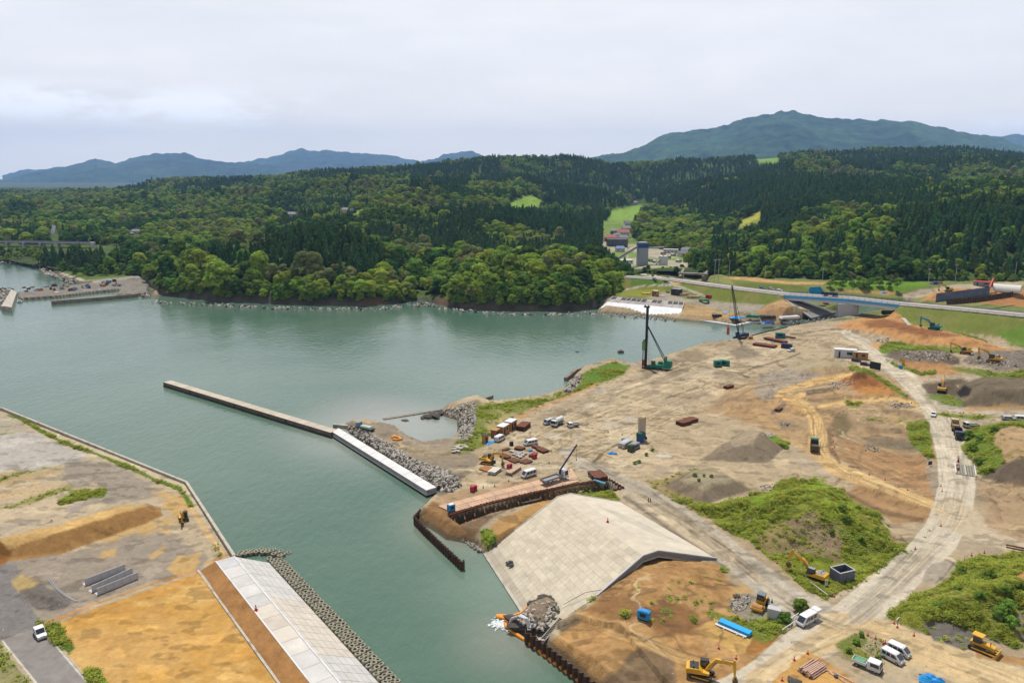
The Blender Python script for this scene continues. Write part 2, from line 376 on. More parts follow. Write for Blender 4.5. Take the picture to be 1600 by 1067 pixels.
def tracks(line, spread, n, cols, a=.45, w=1.3):
    """tyre marks running along a line, each wandering a little"""
    L = np.array(line, float); t = np.linspace(0, len(L) - 1, 6 * len(L))
    xs = np.interp(t, range(len(L)), L[:, 0]); ys = np.interp(t, range(len(L)), L[:, 1])
    for _ in range(n):
        o = rnd.uniform(-.5, .5); ph = rnd.uniform(0, 6); i0 = rnd.randint(0, max(1, len(t) // 2)); i1 = min(len(t), i0 + rnd.randint(len(t) // 3, len(t)))
        off = spread * (o + .12 * np.sin(t * 1.7 + ph))
        dx = np.gradient(xs); dy = np.gradient(ys); l = np.hypot(dx, dy) + 1e-6
        q = [(float(x - off_ * ey), float(y + off_ * ex * .6)) for x, y, ex, ey, off_ in zip(xs[i0:i1], ys[i0:i1], dx[i0:i1] / l[i0:i1], dy[i0:i1] / l[i0:i1], off[i0:i1])]
        if len(q) > 2: stroke(q, w * rnd.uniform(.7, 1.5), rnd.choice(cols), 1.2, .15, a * rnd.uniform(.5, 1), grass=None)
LIGHT, DIRT, DARK, GREYD, OCH = (206, 188, 158), (186, 168, 140), (128, 112, 92), (160, 150, 138), (208, 160, 84)
BROWN, TAN, ORG, BLK, GRS, GRD, GRV = (150, 108, 62), (188, 148, 98), (196, 140, 80), (76, 68, 60), (104, 128, 54), (82, 104, 44), (146, 136, 122)
# everything is first broken up by broad soil patches
for k, (c, a) in enumerate([((206, 190, 162), .5), ((150, 132, 108), .45), ((170, 158, 142), .45)]):
    m = smooth01((fbm(WX, WY, [34, 22, 15][k], 5, 20 + k) - .06) / .12); put(m, c, a, None, None)
# --- left platform
paint([(-200, 600), (20, 640), (300, 752), (385, 880), (640, 1150), (-200, 1150)], (190, 174, 148), 3, .2)
paint([(-60, 690), (20, 668), (90, 690), (140, 712), (120, 722), (0, 748), (-60, 752)], (186, 180, 176), 4, .6)
paint([(-60, 650), (18, 650), (50, 672), (0, 682), (-60, 690)], (178, 168, 150), 4, 1)
paint([(100, 722), (150, 712), (230, 752), (262, 780), (200, 786), (110, 800), (95, 760)], (158, 148, 138), 6, 1.4, .9)
paint([(-60, 752), (90, 728), (100, 740), (60, 752), (-60, 770)], (184, 160, 118), 3, 1.2, .8)
paint([(-60, 772), (60, 752), (100, 756), (60, 774), (-60, 796)], (196, 172, 134), 3, 1.2, .8)
paint([(-60, 810), (40, 790), (150, 762), (150, 775), (60, 805), (-60, 835)], (200, 182, 156), 4, 1.2, .9)
paint([(-60, 835), (70, 806), (170, 770), (150, 790), (60, 818), (-60, 842)], (166, 156, 148), 4, 1.2, .8)
stroke([(0, 794), (60, 778), (110, 760)], 5, (150, 146, 84), 3, .8, .8, grass=.5)
stroke([(0, 750), (40, 738), (95, 728)], 4, (150, 146, 84), 3, .8, .7, grass=.3)
paint([(92, 786), (110, 774), (160, 768), (160, 773), (120, 782), (98, 789)], (112, 124, 60), 3, 1, 1, grass=.9)
stroke([(0, 679), (22, 676)], 3, (140, 140, 76), 3, .6, .8, grass=.6)
paint([(-60, 880), (100, 866), (240, 815), (330, 870), (310, 890), (75, 972), (-60, 990)], (160, 148, 136), 5, 1.0)
for q in ([(225, 880), (255, 848), (262, 850), (240, 885)], [(262, 885), (280, 868), (312, 866), (300, 880), (275, 892)], [(158, 862), (178, 858), (176, 864), (160, 866)], [(125, 830), (250, 800), (300, 815), (260, 830), (150, 850)], [(240, 770), (283, 770), (305, 800), (285, 815), (262, 808)]):
    paint(q, (206, 170, 106), 5, 1.3, .85)
stroke([(140, 858), (200, 840), (255, 822)], 3, (178, 146, 92), 3, .6, .8)
BERM = [(-60, 905), (0, 874), (60, 868), (100, 864), (175, 838), (232, 818), (258, 806), (250, 792), (225, 786), (175, 792), (100, 815), (0, 842), (-60, 862)]
paint(BERM, (166, 126, 76), 2, .4, zone='sand_berm')
paint([(-60, 866), (0, 842), (100, 815), (175, 792), (226, 785), (236, 790), (220, 796), (125, 823), (11, 857), (-60, 880)], (208, 172, 112), 2, .4)  # sunlit top painted paler than the slope facing the camera
paint([(-60, 845), (0, 845), (16, 866), (0, 884), (-60, 900)], (150, 104, 54), 3, .5)
paint([(-60, 885), (25, 884), (31, 900), (16, 908), (62, 966), (72, 978), (6, 998), (-60, 1010)], (134, 130, 132), 2.5, .3)
paint([(28, 918), (60, 912), (115, 940), (105, 950), (62, 955), (30, 930)], (122, 116, 112), 3, .5, zone='gravel_windrow')
paint([(18, 908), (35, 899), (60, 908), (50, 918), (28, 925)], (190, 164, 102), 4, .6, .8)
FIELD = [(68, 978), (232, 920), (311, 891), (345, 940), (440, 1080), (470, 1150), (180, 1150), (140, 1070)]
paint(FIELD, (206, 160, 84), 1.5, .1, zone='sand_field')
for k in range(3):
    m = smooth01((fbm(WX * .6 + WY * .25, WY * 1.0, [7, 4, 12][k], 5, 40 + k) - .03) / .16) * (sdf(PX, PY, FIELD) > 0); put(m, [(222, 184, 116), (186, 136, 64), (214, 176, 118)][k], [.6, .55, .4][k], None, None)
stroke([(70, 973), (150, 943), (232, 914), (308, 889)], 3.4, (196, 146, 92), 1.5, .1); stroke([(74, 977), (150, 949), (232, 920), (310, 893)], 1.6, (178, 164, 148), 1, .05)
ROADL = [(2, 1000), (72, 978), (148, 1075), (200, 1150), (110, 1150), (56, 1067)]
paint(ROADL, (148, 143, 143), 1.2, .02, zone='asphalt_road')
stroke([(4, 1001), (58, 1068), (110, 1140)], 2.4, (226, 224, 220), .8, 0); stroke([(77, 996), (138, 1068), (190, 1140)], 2.0, (226, 224, 220), .8, .02)
stroke([(80, 994), (142, 1066), (190, 1125)], 3.4, (198, 178, 152), 1, .05)
paint([(-100, 1000), (0, 1003), (45, 1067), (80, 1150), (-100, 1150)], (150, 146, 104), 2, .3, grass=.25)
for q in ([(72, 980), (88, 976), (98, 990), (115, 1012), (108, 1022), (86, 1005)], [(136, 1048), (150, 1046), (165, 1075), (150, 1075)], [(57, 972), (64, 968), (66, 974)]): paint(q, (76, 104, 40), 3, .5, grass=1)
GREENL = [(12, 648), (35, 655), (60, 671), (100, 692), (150, 709), (200, 729), (250, 753), (278, 762), (290, 775), (300, 792), (318, 820)]
stroke([(x + 6, y - 1) for x, y in GREENL], 12, (204, 190, 164), 2, .2)
stroke(GREENL, [3, 5, 4.5, 4.5, 5, 5, 5, 6, 7, 6, 4], (86, 116, 42), 2, .35, grass=1)
stroke([(300, 795), (325, 835), (352, 872)], 9, (214, 182, 134), 2, .2); stroke([(326, 840), (345, 868)], 2, (130, 130, 60), 2, .4, grass=.6)
paint([(318, 880), (345, 868), (370, 870), (350, 880)], (202, 160, 96), 3, .3)
# --- centre: spit and yard
paint([(530, 655), (600, 660), (720, 640), (720, 690), (760, 720), (720, 770), (640, 740), (540, 680)], (148, 136, 120), 4, .8)
stroke([(590, 690), (640, 705), (720, 705), (800, 690)], 14, (172, 154, 126), 6, .8, .8)
stroke([(548, 676), (600, 702), (640, 728), (690, 758)], [8, 14, 22, 34], (132, 122, 108), 3, .6, zone='rubble_bank')
paint([(690, 640), (745, 624), (760, 640), (735, 690), (715, 700), (705, 695), (718, 675), (716, 652)], (138, 126, 106), 3, .6)
paint([(600, 664), (640, 684), (665, 696), (700, 691), (716, 672), (716, 652), (722, 655), (722, 680), (705, 698), (660, 702)], (160, 148, 130), 2, .3)
paint([(738, 634), (790, 632), (862, 622), (905, 606), (925, 592), (945, 590), (930, 600), (880, 622), (830, 640), (790, 658), (760, 684), (735, 694), (716, 698), (712, 690), (745, 672), (742, 650)], (120, 134, 62), 3, .8, .9, grass=1)
paint([(748, 655), (800, 643), (822, 645), (790, 658), (764, 672)], (176, 160, 118), 5, 1, .85, grass=.2)
paint([(880, 612), (893, 594), (915, 580), (958, 566), (984, 572), (970, 588), (935, 600), (905, 612)], (96, 128, 48), 3, .5, grass=1)
stroke([(800, 655), (850, 634), (905, 612), (935, 598)], 3, (206, 150, 92), 1.5, .2, .9)
paint([(880, 615), (888, 596), (905, 582), (912, 590), (898, 612)], (150, 138, 118), 3, .5)
YARD = [(760, 690), (830, 650), (935, 602), (1000, 580), (1050, 560), (1145, 538), (1230, 517), (1330, 505), (1395, 520), (1370, 548), (1250, 560), (1130, 600), (1060, 655), (1010, 700), (940, 735), (880, 745), (720, 790), (700, 765), (740, 730)]
paint(YARD, (188, 170, 142), 5, .8, .85)
for k in range(3):
    m = smooth01((fbm(WX * .45, WY, [9, 5, 16][k], 5, 60 + k) - .05) / .12) * smooth01(sdf(PX, PY, YARD) / 8); put(m, [(214, 200, 174), (146, 128, 102), (160, 146, 128)][k], [.6, .6, .5][k], None, None)
for (x, y, rx, ry) in [(865, 681, 14, 4), (885, 706, 11, 8), (985, 655, 16, 6), (955, 662, 13, 4), (1000, 652, 9, 3), (905, 683, 10, 4), (808, 752, 12, 4), (1038, 712, 10, 4), (938, 612, 14, 3), (925, 633, 12, 3), (1110, 580, 14, 3)]:
    paint([(x + rx * math.cos(t) * rnd.uniform(.8, 1.15), y + ry * math.sin(t)) for t in np.linspace(0, 6.28, 10)[:-1]], (196, 188, 176), 2.5, .5, .9)
paint([(1000, 572), (1040, 560), (1090, 545), (1105, 560), (1060, 590), (1010, 590)], (132, 118, 96), 6, 1, .7)
paint([(1135, 548), (1160, 538), (1180, 545), (1195, 556), (1150, 562)], (142, 130, 112), 4, .7, .9)
for q in ([(1015, 592), (1030, 578), (1046, 584), (1036, 590)], [(1060, 602), (1095, 580), (1118, 585), (1105, 602)], [(965, 602), (1000, 600), (990, 610)], [(1118, 612), (1150, 606), (1142, 618), (1120, 620)]): paint(q, (212, 192, 164), 3, .4, .8)
for l, w in (([(1085, 570), (1120, 578), (1150, 582), (1170, 590)], 2), ([(1170, 577), (1230, 560), (1250, 552)], 2), ([(927, 722), (945, 705), (968, 692)], 2), ([(1040, 622), (1075, 610), (1090, 606)], 2.5), ([(935, 716), (925, 722), (975, 745)], 1.6), ([(1235, 523), (1300, 514), (1390, 520)], 2)): stroke(l, w, (112, 98, 80), 1.5, .4, .85)
for (x, y, r) in [(880, 640, 40), (940, 620, 40), (960, 640, 30), (860, 690, 30), (800, 735, 30), (1080, 600, 30), (1200, 550, 30), (1010, 640, 24), (720, 740, 24), (1290, 535, 30)]:
    for k in range(5):
        a0 = rnd.uniform(0, 6.28); rr = rnd.uniform(.4, 1) * r
        stroke([(x + rr * math.cos(a0 + t) + rnd.uniform(-1, 1), y + rr * .35 * math.sin(a0 + t)) for t in np.linspace(0, rnd.uniform(1.2, 3), 8)], rnd.uniform(1, 2), rnd.choice([(142, 124, 100), (214, 196, 164)]), 1.2, .15, .5, grass=None)
paint([(716, 700), (745, 690), (770, 690), (760, 698), (735, 706), (716, 708)], (110, 130, 54), 3, .6, .8, grass=1)
for k in range(60):
    x0, y0 = rnd.uniform(800, 1330), 0; y0 = np.interp(x0, [800, 1000, 1330], [700, 630, 535]) + rnd.uniform(-35, 45); a0 = rnd.uniform(-.5, .2); l0 = rnd.uniform(20, 70); cv = rnd.uniform(-.01, .01)
    pl = [(x0 + l0 * t * math.cos(a0 + cv * l0 * t), y0 + l0 * t * math.sin(a0 + cv * l0 * t) * .6) for t in np.linspace(0, 1, 6)]
    for dy in (0, 2.2): stroke([(x, y + dy) for x, y in pl], rnd.uniform(.8, 1.3), rnd.choice([(132, 112, 86), (140, 120, 92), (222, 204, 170)]), 1.0, .1, .55, grass=None)
# bank around the inner basin
paint([(650, 812), (672, 782), (712, 768), (718, 815), (770, 802), (740, 838), (722, 846), (698, 842), (677, 826)], (150, 116, 76), 2, .4)
stroke([(658, 813), (680, 824), (700, 838), (725, 842), (745, 846)], 5, (118, 100, 74), 2, .4)
paint([(715, 818), (800, 792), (765, 815), (748, 832), (728, 834)], (128, 106, 82), 3, .4)
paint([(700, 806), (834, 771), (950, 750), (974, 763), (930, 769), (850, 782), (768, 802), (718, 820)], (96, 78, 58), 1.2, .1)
paint([(672, 782), (712, 766), (800, 752), (870, 735), (880, 740), (760, 772), (700, 800)], (176, 150, 118), 3, .4)
paint([(765, 860), (752, 832), (775, 812), (850, 780), (876, 774), (872, 780), (780, 852)], (186, 146, 92), 2, .4)
for q in ([(750, 828), (764, 818), (776, 840), (772, 856), (760, 846)],): paint(q, (104, 136, 46), 3, .5, grass=1)
paint([(893, 771), (920, 766), (958, 768), (970, 783), (960, 785)], (98, 128, 46), 2, .3, grass=1)
# --- earth slope at the bottom centre
SL = [(850, 1006), (905, 958), (1003, 876), (1030, 866), (1122, 878), (1152, 925), (1200, 990), (1180, 1060), (1150, 1100), (990, 1110), (930, 1067)]
paint(SL, (184, 144, 94), 2, .3)
for k in range(3):
    m = smooth01((fbm(WX, WY, [10, 5, 3][k], 5, 80 + k) - .04) / .14) * smooth01(sdf(PX, PY, SL) / 6); put(m, [(160, 118, 72), (202, 166, 116), (138, 102, 64)][k], [.6, .5, .4][k], None, None)
paint([(850, 1004), (880, 972), (920, 955), (905, 975), (862, 1008)], (106, 94, 82), 4, .6, .9)
paint([(905, 955), (950, 915), (990, 920), (1010, 945), (985, 965), (940, 962)], (142, 104, 66), 6, .8, .8)
paint([(1010, 950), (1040, 945), (1090, 960), (1080, 990), (1030, 985), (1018, 965)], (138, 98, 62), 5, .6, .8)
paint([(940, 1067), (1000, 1015), (1050, 1030), (1060, 1080), (980, 1100)], (122, 106, 88), 6, .6, .8)
stroke([(905, 955), (960, 985), (1010, 1000), (1060, 1025), (1120, 1040)], 12, (206, 168, 112), 5, .5, .7)
tracks([(905, 960), (960, 990), (1010, 1002), (1060, 1025), (1130, 1042)], 30, 26, [(128, 96, 62), (214, 180, 126)], .5)
paint([(1092, 985), (1120, 958), (1180, 985), (1210, 1000), (1150, 1025)], (202, 164, 98), 2, .3)
paint([(1165, 1015), (1180, 998), (1210, 996), (1200, 1008), (1172, 1025)], (164, 118, 62), 2, .4)
stroke([(908, 950), (950, 910), (1005, 880)], 5, (104, 120, 54), 3, .5, .8, grass=.8)
for _ in range(60):
    x = rnd.uniform(960, 1140); y = rnd.uniform(880, 970); paint([(x - 2, y), (x, y - 1.5), (x + 3, y), (x, y + 1.5)], (104, 116, 56), 2, .3, .8, grass=.9)
paint([(1120, 885), (1140, 882), (1144, 892), (1130, 898)], (90, 126, 44), 2, .4, grass=1)
stroke([(1110, 958), (1150, 972), (1200, 992)], 8, (116, 124, 58), 4, .6, .9, grass=.9)
paint([(1150, 980), (1200, 950), (1260, 945), (1225, 975), (1195, 998)], (112, 124, 56), 4, .7, .85, grass=.9)
paint([(1136, 945), (1160, 925), (1210, 935), (1215, 965), (1170, 968)], (150, 144, 132), 4, .5, .9)
paint([(1140, 925), (1160, 905), (1185, 925), (1165, 930)], (204, 166, 104), 4, .6, .7)
# --- spoil heaps and the plots between the roads
paint([(1000, 750), (1090, 735), (1180, 762), (1100, 792), (1160, 842), (1110, 812), (1040, 775)], (158, 140, 98), 3, .8, .9, grass=.45)
paint([(1033, 756), (1087, 735), (1128, 738), (1156, 752), (1178, 766), (1098, 789)], (134, 120, 102), 1.5, .25, zone='gravel_heap')
paint([(1060, 750), (1087, 735), (1128, 738), (1154, 752), (1099, 766)], (160, 148, 124), 2, .2, zone='gravel_heap')  # lighter top: sunlight on the heap put into its colour
paint([(1095, 718), (1140, 688), (1142, 682), (1170, 672), (1192, 674), (1226, 700), (1200, 723)], (144, 130, 112), 1.5, .25, zone='gravel_pile')
paint([(1138, 688), (1170, 672), (1188, 675), (1176, 694), (1148, 698)], (172, 156, 132), 2, .2, zone='gravel_pile')  # paler upper left: the lit side of the pile is painted in
paint([(1200, 684), (1215, 676), (1240, 692), (1228, 702)], (96, 140, 40), 2, .5, grass=1)
paint([(1228, 586), (1240, 565), (1312, 562), (1324, 582), (1300, 592)], (176, 162, 132), 2, .3, zone='earth_plateau')
PLOT = [(1100, 640), (1140, 605), (1220, 580), (1330, 570), (1400, 590), (1450, 650), (1475, 720), (1480, 800), (1380, 745), (1250, 700), (1190, 670)]
paint(PLOT, (176, 150, 116), 5, .8, .9)
for k in range(4):
    m = smooth01((fbm(WX, WY, [14, 8, 5, 20][k], 5, 100 + k) - .04) / .14) * smooth01(sdf(PX, PY, PLOT) / 8); put(m, [(150, 128, 104), (200, 162, 108), (140, 112, 80), (188, 150, 104)][k], [.6, .5, .5, .5][k], None, None)
paint([(1185, 590), (1230, 575), (1290, 585), (1260, 605), (1190, 625), (1180, 610)], (164, 154, 144), 5, .8, .9)
paint([(1318, 590), (1350, 575), (1385, 600), (1400, 612), (1345, 612), (1310, 600)], (168, 112, 62), 3, .6)
paint([(1325, 588), (1345, 577), (1356, 590), (1335, 594)], (116, 76, 46), 3, .4)
paint([(1340, 600), (1400, 605), (1410, 618), (1350, 618)], (196, 138, 72), 4, .6, .8)
stroke([(1330, 585), (1270, 597), (1222, 612), (1215, 618), (1240, 625), (1270, 640)], [6, 10, 9, 8, 7, 7], (222, 182, 116), 3, .4, .95)
stroke([(1245, 617), (1300, 608)], 6, (120, 108, 92), 3, .4, .9); stroke([(1240, 620), (1260, 614), (1310, 607)], 3, (84, 70, 52), 2, .3, .8)
stroke([(1262, 626), (1330, 620)], 4, (132, 112, 90), 2.5, .4, .8)
stroke([(1225, 633), (1207, 645)], 7, (128, 118, 104), 3, .4, .9)
stroke([(1280, 635), (1330, 627), (1390, 622), (1430, 630), (1450, 636)], [6, 6, 6, 8, 10], (222, 186, 122), 3, .4, .95)
HAUL = [(1255, 615), (1240, 622), (1262, 637), (1275, 655), (1280, 680), (1278, 700), (1292, 722), (1320, 738), (1380, 762), (1440, 788), (1478, 805)]
stroke(HAUL, [8, 9, 12, 20, 22, 22, 22, 22, 22, 24, 30], (218, 182, 122), 4, .3, .95, zone='haul_road')
stroke([(1240, 630), (1265, 645), (1270, 670), (1268, 695)], 10, (212, 172, 112), 4, .4, .8)
tracks(HAUL, 20, 24, [(176, 142, 94), (232, 204, 152)], .55)
stroke([(1268, 648), (1272, 660), (1272, 668)], 3, (148, 124, 86), 2, .2, .7)
stroke([(1180, 640), (1200, 662), (1240, 690), (1270, 712), (1330, 748), (1400, 775)], [10, 14, 12, 10, 10, 8], (196, 164, 118), 5, .6, .7)
stroke([(1295, 672), (1300, 705), (1312, 722)], 7, (126, 98, 70), 4, .4, .8)
paint([(1300, 645), (1325, 645), (1330, 665), (1320, 680), (1298, 665)], (112, 100, 74), 5, .8, .8)
paint([(1325, 628), (1345, 631), (1338, 638), (1322, 636)], (124, 130, 64), 4, .8, .8, grass=.8)
stroke([(1355, 655), (1400, 660), (1420, 650)], 5, (140, 138, 80), 4, .8, .6, grass=.4)
paint([(1345, 685), (1380, 680), (1420, 690), (1445, 706), (1400, 708), (1360, 698)], (128, 116, 98), 4, .7, .85)
paint([(1310, 690), (1370, 700), (1450, 715), (1470, 780), (1400, 755), (1320, 725)], (172, 132, 92), 5, .6, .75)
tracks([(1290, 690), (1350, 720), (1450, 770)], 40, 14, [(140, 112, 80), (206, 172, 128)], .5)
paint([(1418, 660), (1450, 658), (1458, 712), (1452, 720), (1432, 700), (1416, 672)], (106, 126, 50), 3, .5, grass=1)
stroke([(1330, 574), (1360, 583), (1400, 608), (1416, 620)], [8, 6, 7, 5], (112, 132, 56), 3, .5, .9, grass=1)
paint([(1445, 712), (1472, 735), (1475, 790), (1455, 770)], (160, 150, 136), 4, .5, .8)
# green spoil heap between the two main roads
GM = [(1098, 793), (1140, 780), (1180, 772), (1216, 757), (1288, 752), (1317, 762), (1335, 786), (1372, 802), (1390, 825), (1386, 856), (1440, 838), (1435, 852), (1350, 905), (1305, 930), (1290, 935), (1260, 925), (1230, 895), (1200, 872), (1160, 842), (1120, 815)]
paint(GM, (124, 136, 50), 2.5, .6, zone='grass', grass=1)
paint([(1150, 790), (1185, 775), (1216, 758), (1288, 753), (1316, 763), (1338, 790), (1300, 800), (1250, 782), (1200, 800)], (132, 168, 44), 5, .9, .85, grass=1)
paint([(1165, 835), (1205, 818), (1240, 805), (1268, 800), (1285, 812), (1310, 830), (1320, 858), (1310, 876), (1250, 868), (1200, 870)], (150, 134, 98), 4, 1.0, .9, grass=.45)
paint([(1215, 815), (1265, 800), (1290, 825), (1316, 850), (1310, 868), (1280, 855), (1250, 835)], (146, 126, 104), 4, .6, .85, grass=.1)
paint([(1205, 800), (1240, 780), (1275, 788), (1260, 802), (1225, 812)], (78, 92, 42), 5, .8, .7, grass=1)
for k in range(2):
    m = smooth01((fbm(WX, WY, [6, 11][k], 5, 120 + k) - .03) / .12) * smooth01(sdf(PX, PY, GM) / 4) * (GRASSM > .6); put(m, [(146, 158, 58), (88, 106, 40)][k], [.7, .7][k], None, None)
paint([(1335, 800), (1385, 835), (1420, 845), (1390, 850), (1372, 815)], (150, 116, 76), 3, .5, .6)
paint([(1318, 770), (1340, 788), (1395, 815), (1455, 815), (1470, 800), (1400, 775), (1340, 755)], (172, 136, 96), 4, .5, .9)
stroke([(1325, 772), (1380, 800), (1440, 812)], 7, (122, 98, 74), 4, .4, .8)
# --- main roads
R1 = [(905, 722), (930, 735), (965, 752), (1000, 768), (1060, 808), (1120, 850), (1180, 898), (1235, 940), (1275, 965), (1330, 985)]
stroke(R1, [16, 22, 24, 30, 36, 40, 44, 50, 56, 60], (186, 177, 164), 3, .3, zone='gravel_road')
stroke([(990, 770), (1060, 815), (1120, 855), (1190, 905)], [10, 26, 26, 10], (206, 188, 160), 5, .5, .9)
paint([(1150, 865), (1190, 880), (1200, 895), (1160, 900), (1140, 885)], (138, 130, 122), 6, .6, .7)
stroke([(975, 776), (1010, 800), (1060, 838), (1120, 878), (1140, 890)], [5, 6, 6, 6, 6], (128, 118, 108), 3, .3, .9)
tracks(R1, 30, 34, [(128, 118, 106), (200, 184, 158), (150, 138, 120)], .55)
R2 = [(1120, 1090), (1180, 1062), (1250, 1012), (1320, 975), (1380, 925), (1430, 880), (1470, 838), (1488, 800), (1496, 760), (1492, 720), (1480, 680), (1468, 650), (1445, 618), (1410, 585), (1375, 558), (1350, 535), (1320, 520)]
stroke(R2, [50, 52, 60, 66, 60, 56, 60, 64, 58, 54, 46, 40, 28, 26, 20, 14, 10], (210, 200, 184), 3, .25, zone='gravel_road')
stroke([(1310, 985), (1380, 1000), (1450, 1020), (1530, 1050), (1620, 1085), (1720, 1130)], [60, 60, 52, 54, 56, 60], (206, 184, 146), 3, .3, zone='gravel_road')
stroke([(1180, 1062), (1260, 1015), (1320, 985), (1400, 1003), (1500, 1040), (1620, 1085)], [30, 34, 40, 34, 30, 30], (220, 192, 146), 8, .4, .8)
stroke([(1340, 960), (1400, 905), (1440, 870)], [30, 34, 30], (172, 164, 152), 8, .6, .8)
stroke([(1485, 800), (1540, 832), (1600, 852), (1700, 880)], [50, 36, 26, 26], (200, 184, 160), 4, .4, zone='gravel_road')
stroke([(1470, 640), (1510, 650), (1560, 652), (1640, 655)], [24, 12, 10, 10], (196, 178, 150), 3, .4, .9); stroke([(1470, 634), (1520, 640), (1600, 646), (1700, 650)], [16, 8, 7, 7], (182, 172, 158), 2.5, .3, zone='gravel_road')
paint([(1400, 590), (1452, 590), (1458, 594), (1420, 597)], (204, 186, 158), 2, .3, .9)
tracks(R2, 44, 22, [(146, 130, 108), (228, 216, 192)], .45, 1.0)
tracks(R1, 34, 24, [(118, 106, 92), (212, 198, 172)], .6, 1.0)
tracks(HAUL, 22, 18, [(150, 118, 76), (238, 214, 164)], .6, 1.0)
tracks([(1290, 690), (1350, 712), (1460, 760)], 60, 16, [(128, 102, 74), (212, 180, 138)], .5, 1.0)
tracks([(1110, 640), (1180, 610), (1320, 590)], 50, 20, [(128, 108, 84), (218, 196, 156)], .5, 1.0)
tracks([(800, 730), (880, 690), (1000, 640), (1120, 590)], 110, 44, [(130, 112, 88), (222, 206, 174)], .5, 1.0)
tracks(R2, 40, 30, [(172, 158, 134), (226, 212, 186), (160, 150, 136)], .4)
tracks([(1310, 985), (1400, 1003), (1500, 1040), (1620, 1085)], 44, 30, [(168, 146, 112), (226, 202, 160)], .5)
tracks([(1200, 1050), (1260, 1012), (1330, 982), (1420, 1008), (1550, 1055)], 30, 18, [(168, 146, 112), (232, 208, 164)], .45)
stroke([(1532, 680), (1500, 720), (1512, 745)], 8, (150, 146, 142), 4, .3, .6)
paint([(1440, 905), (1455, 882), (1480, 876), (1492, 882), (1480, 905), (1462, 912), (1446, 912)], (172, 162, 148), 2, .3)
stroke([(1462, 868), (1485, 872), (1498, 880)], 4, (222, 208, 184), 2, .2); stroke([(1490, 880), (1475, 900), (1462, 910)], 3, (124, 116, 106), 2, .3, .8)
stroke([(1230, 930), (1305, 934), (1355, 905), (1440, 845), (1470, 805)], 2, (206, 196, 180), 1.5, .4, .8, grass=.3)
paint([(1308, 1008), (1335, 990), (1362, 992), (1390, 1008), (1380, 1030), (1345, 1030), (1318, 1025)], (168, 156, 124), 2.5, .4, grass=.25)
paint([(1312, 1008), (1338, 992), (1350, 1000), (1338, 1016), (1355, 1030), (1330, 1026)], (106, 120, 54), 3, .5, .9, grass=1)
paint([(1205, 1062), (1240, 1035), (1262, 1022), (1300, 1040), (1345, 1072), (1360, 1100), (1200, 1100)], (200, 156, 92), 2, .3, grass=0)
# --- right side
RG = [(1392, 962), (1420, 935), (1480, 905), (1500, 880), (1535, 868), (1620, 862), (1720, 880), (1720, 1030), (1595, 1010), (1560, 1000), (1520, 985), (1460, 990), (1445, 990)]
paint(RG, (128, 134, 52), 3, .6, zone='grass', grass=1)
for k in range(3):
    m = smooth01((fbm(WX, WY, [7, 12, 5][k], 5, 140 + k) - .05) / .12) * smooth01(sdf(PX, PY, RG) / 4); put(m, [(148, 156, 62), (88, 106, 40), (160, 148, 84)][k], [.7, .7, .5][k], None, None)
paint([(1443, 975), (1452, 970), (1480, 972), (1520, 990), (1530, 1012), (1500, 1012), (1460, 1000)], (122, 116, 112), 2, .4, grass=.05)
paint([(1588, 900), (1610, 888), (1640, 900), (1600, 912)], (196, 148, 94), 3, .4, .9)
paint([(1590, 950), (1640, 940), (1640, 1010), (1600, 1012), (1585, 990)], (146, 134, 116), 4, .5, .9)
stroke([(1530, 1022), (1580, 1030), (1640, 1040)], 9, (176, 134, 84), 4, .4, .9)
paint([(1505, 700), (1508, 675), (1560, 660), (1680, 655), (1680, 760), (1545, 750), (1525, 735)], (104, 124, 50), 2.5, .5, zone='grass', grass=1)
paint([(1552, 690), (1560, 672), (1580, 665), (1680, 668), (1680, 720), (1600, 715), (1572, 722)], (180, 152, 116), 3, .5, grass=.1)
paint([(1530, 748), (1570, 725), (1610, 712), (1680, 720), (1680, 770), (1580, 758)], (116, 104, 90), 3, .5, grass=0)
paint([(1530, 752), (1600, 756), (1720, 775), (1720, 850), (1600, 845), (1545, 822)], (176, 150, 118), 5, .7, .85)
paint([(1440, 600), (1500, 590), (1520, 600), (1510, 618), (1470, 625), (1450, 615)], (92, 80, 66), 4, .6, .9)
paint([(1488, 634), (1500, 600), (1540, 588), (1680, 584), (1680, 640), (1560, 640)], (118, 106, 88), 2, .4, zone='spoil_bank')
paint([(1496, 612), (1508, 602), (1518, 608), (1514, 618), (1500, 620)], (44, 38, 32), 3, .4)
stroke([(1510, 640), (1580, 636), (1680, 640)], 8, (186, 152, 108), 3, .5, .8)
paint([(1440, 622), (1470, 615), (1510, 628), (1500, 636), (1475, 634)], (110, 128, 56), 3, .6, .9, grass=.9)
paint([(1460, 646), (1530, 648), (1560, 652), (1520, 656)], (110, 132, 52), 2, .4, .9, grass=1)
paint([(1378, 552), (1372, 540), (1395, 534), (1450, 540), (1520, 545), (1510, 552), (1470, 548), (1420, 548), (1400, 552)], (112, 134, 54), 2, .4, grass=1)
paint([(1380, 556), (1402, 547), (1470, 546), (1500, 560), (1500, 570), (1430, 570), (1395, 562)], (112, 100, 88), 2.5, .5, .95, grass=0)
paint([(1500, 566), (1520, 550), (1560, 545), (1680, 548), (1680, 590), (1560, 580), (1540, 575)], (126, 116, 106), 3, .6, .95)
paint([(1400, 565), (1470, 566), (1520, 577), (1500, 585), (1440, 588), (1420, 580)], (190, 142, 92), 3, .5, .95)
stroke([(1385, 562), (1405, 572), (1440, 585), (1460, 582)], 5, (104, 126, 54), 2.5, .5, .9, grass=1)
paint([(1470, 570), (1520, 575), (1560, 582), (1680, 570), (1680, 585), (1590, 590), (1540, 588), (1500, 582)], (104, 126, 54), 3, .5, .9, grass=1)
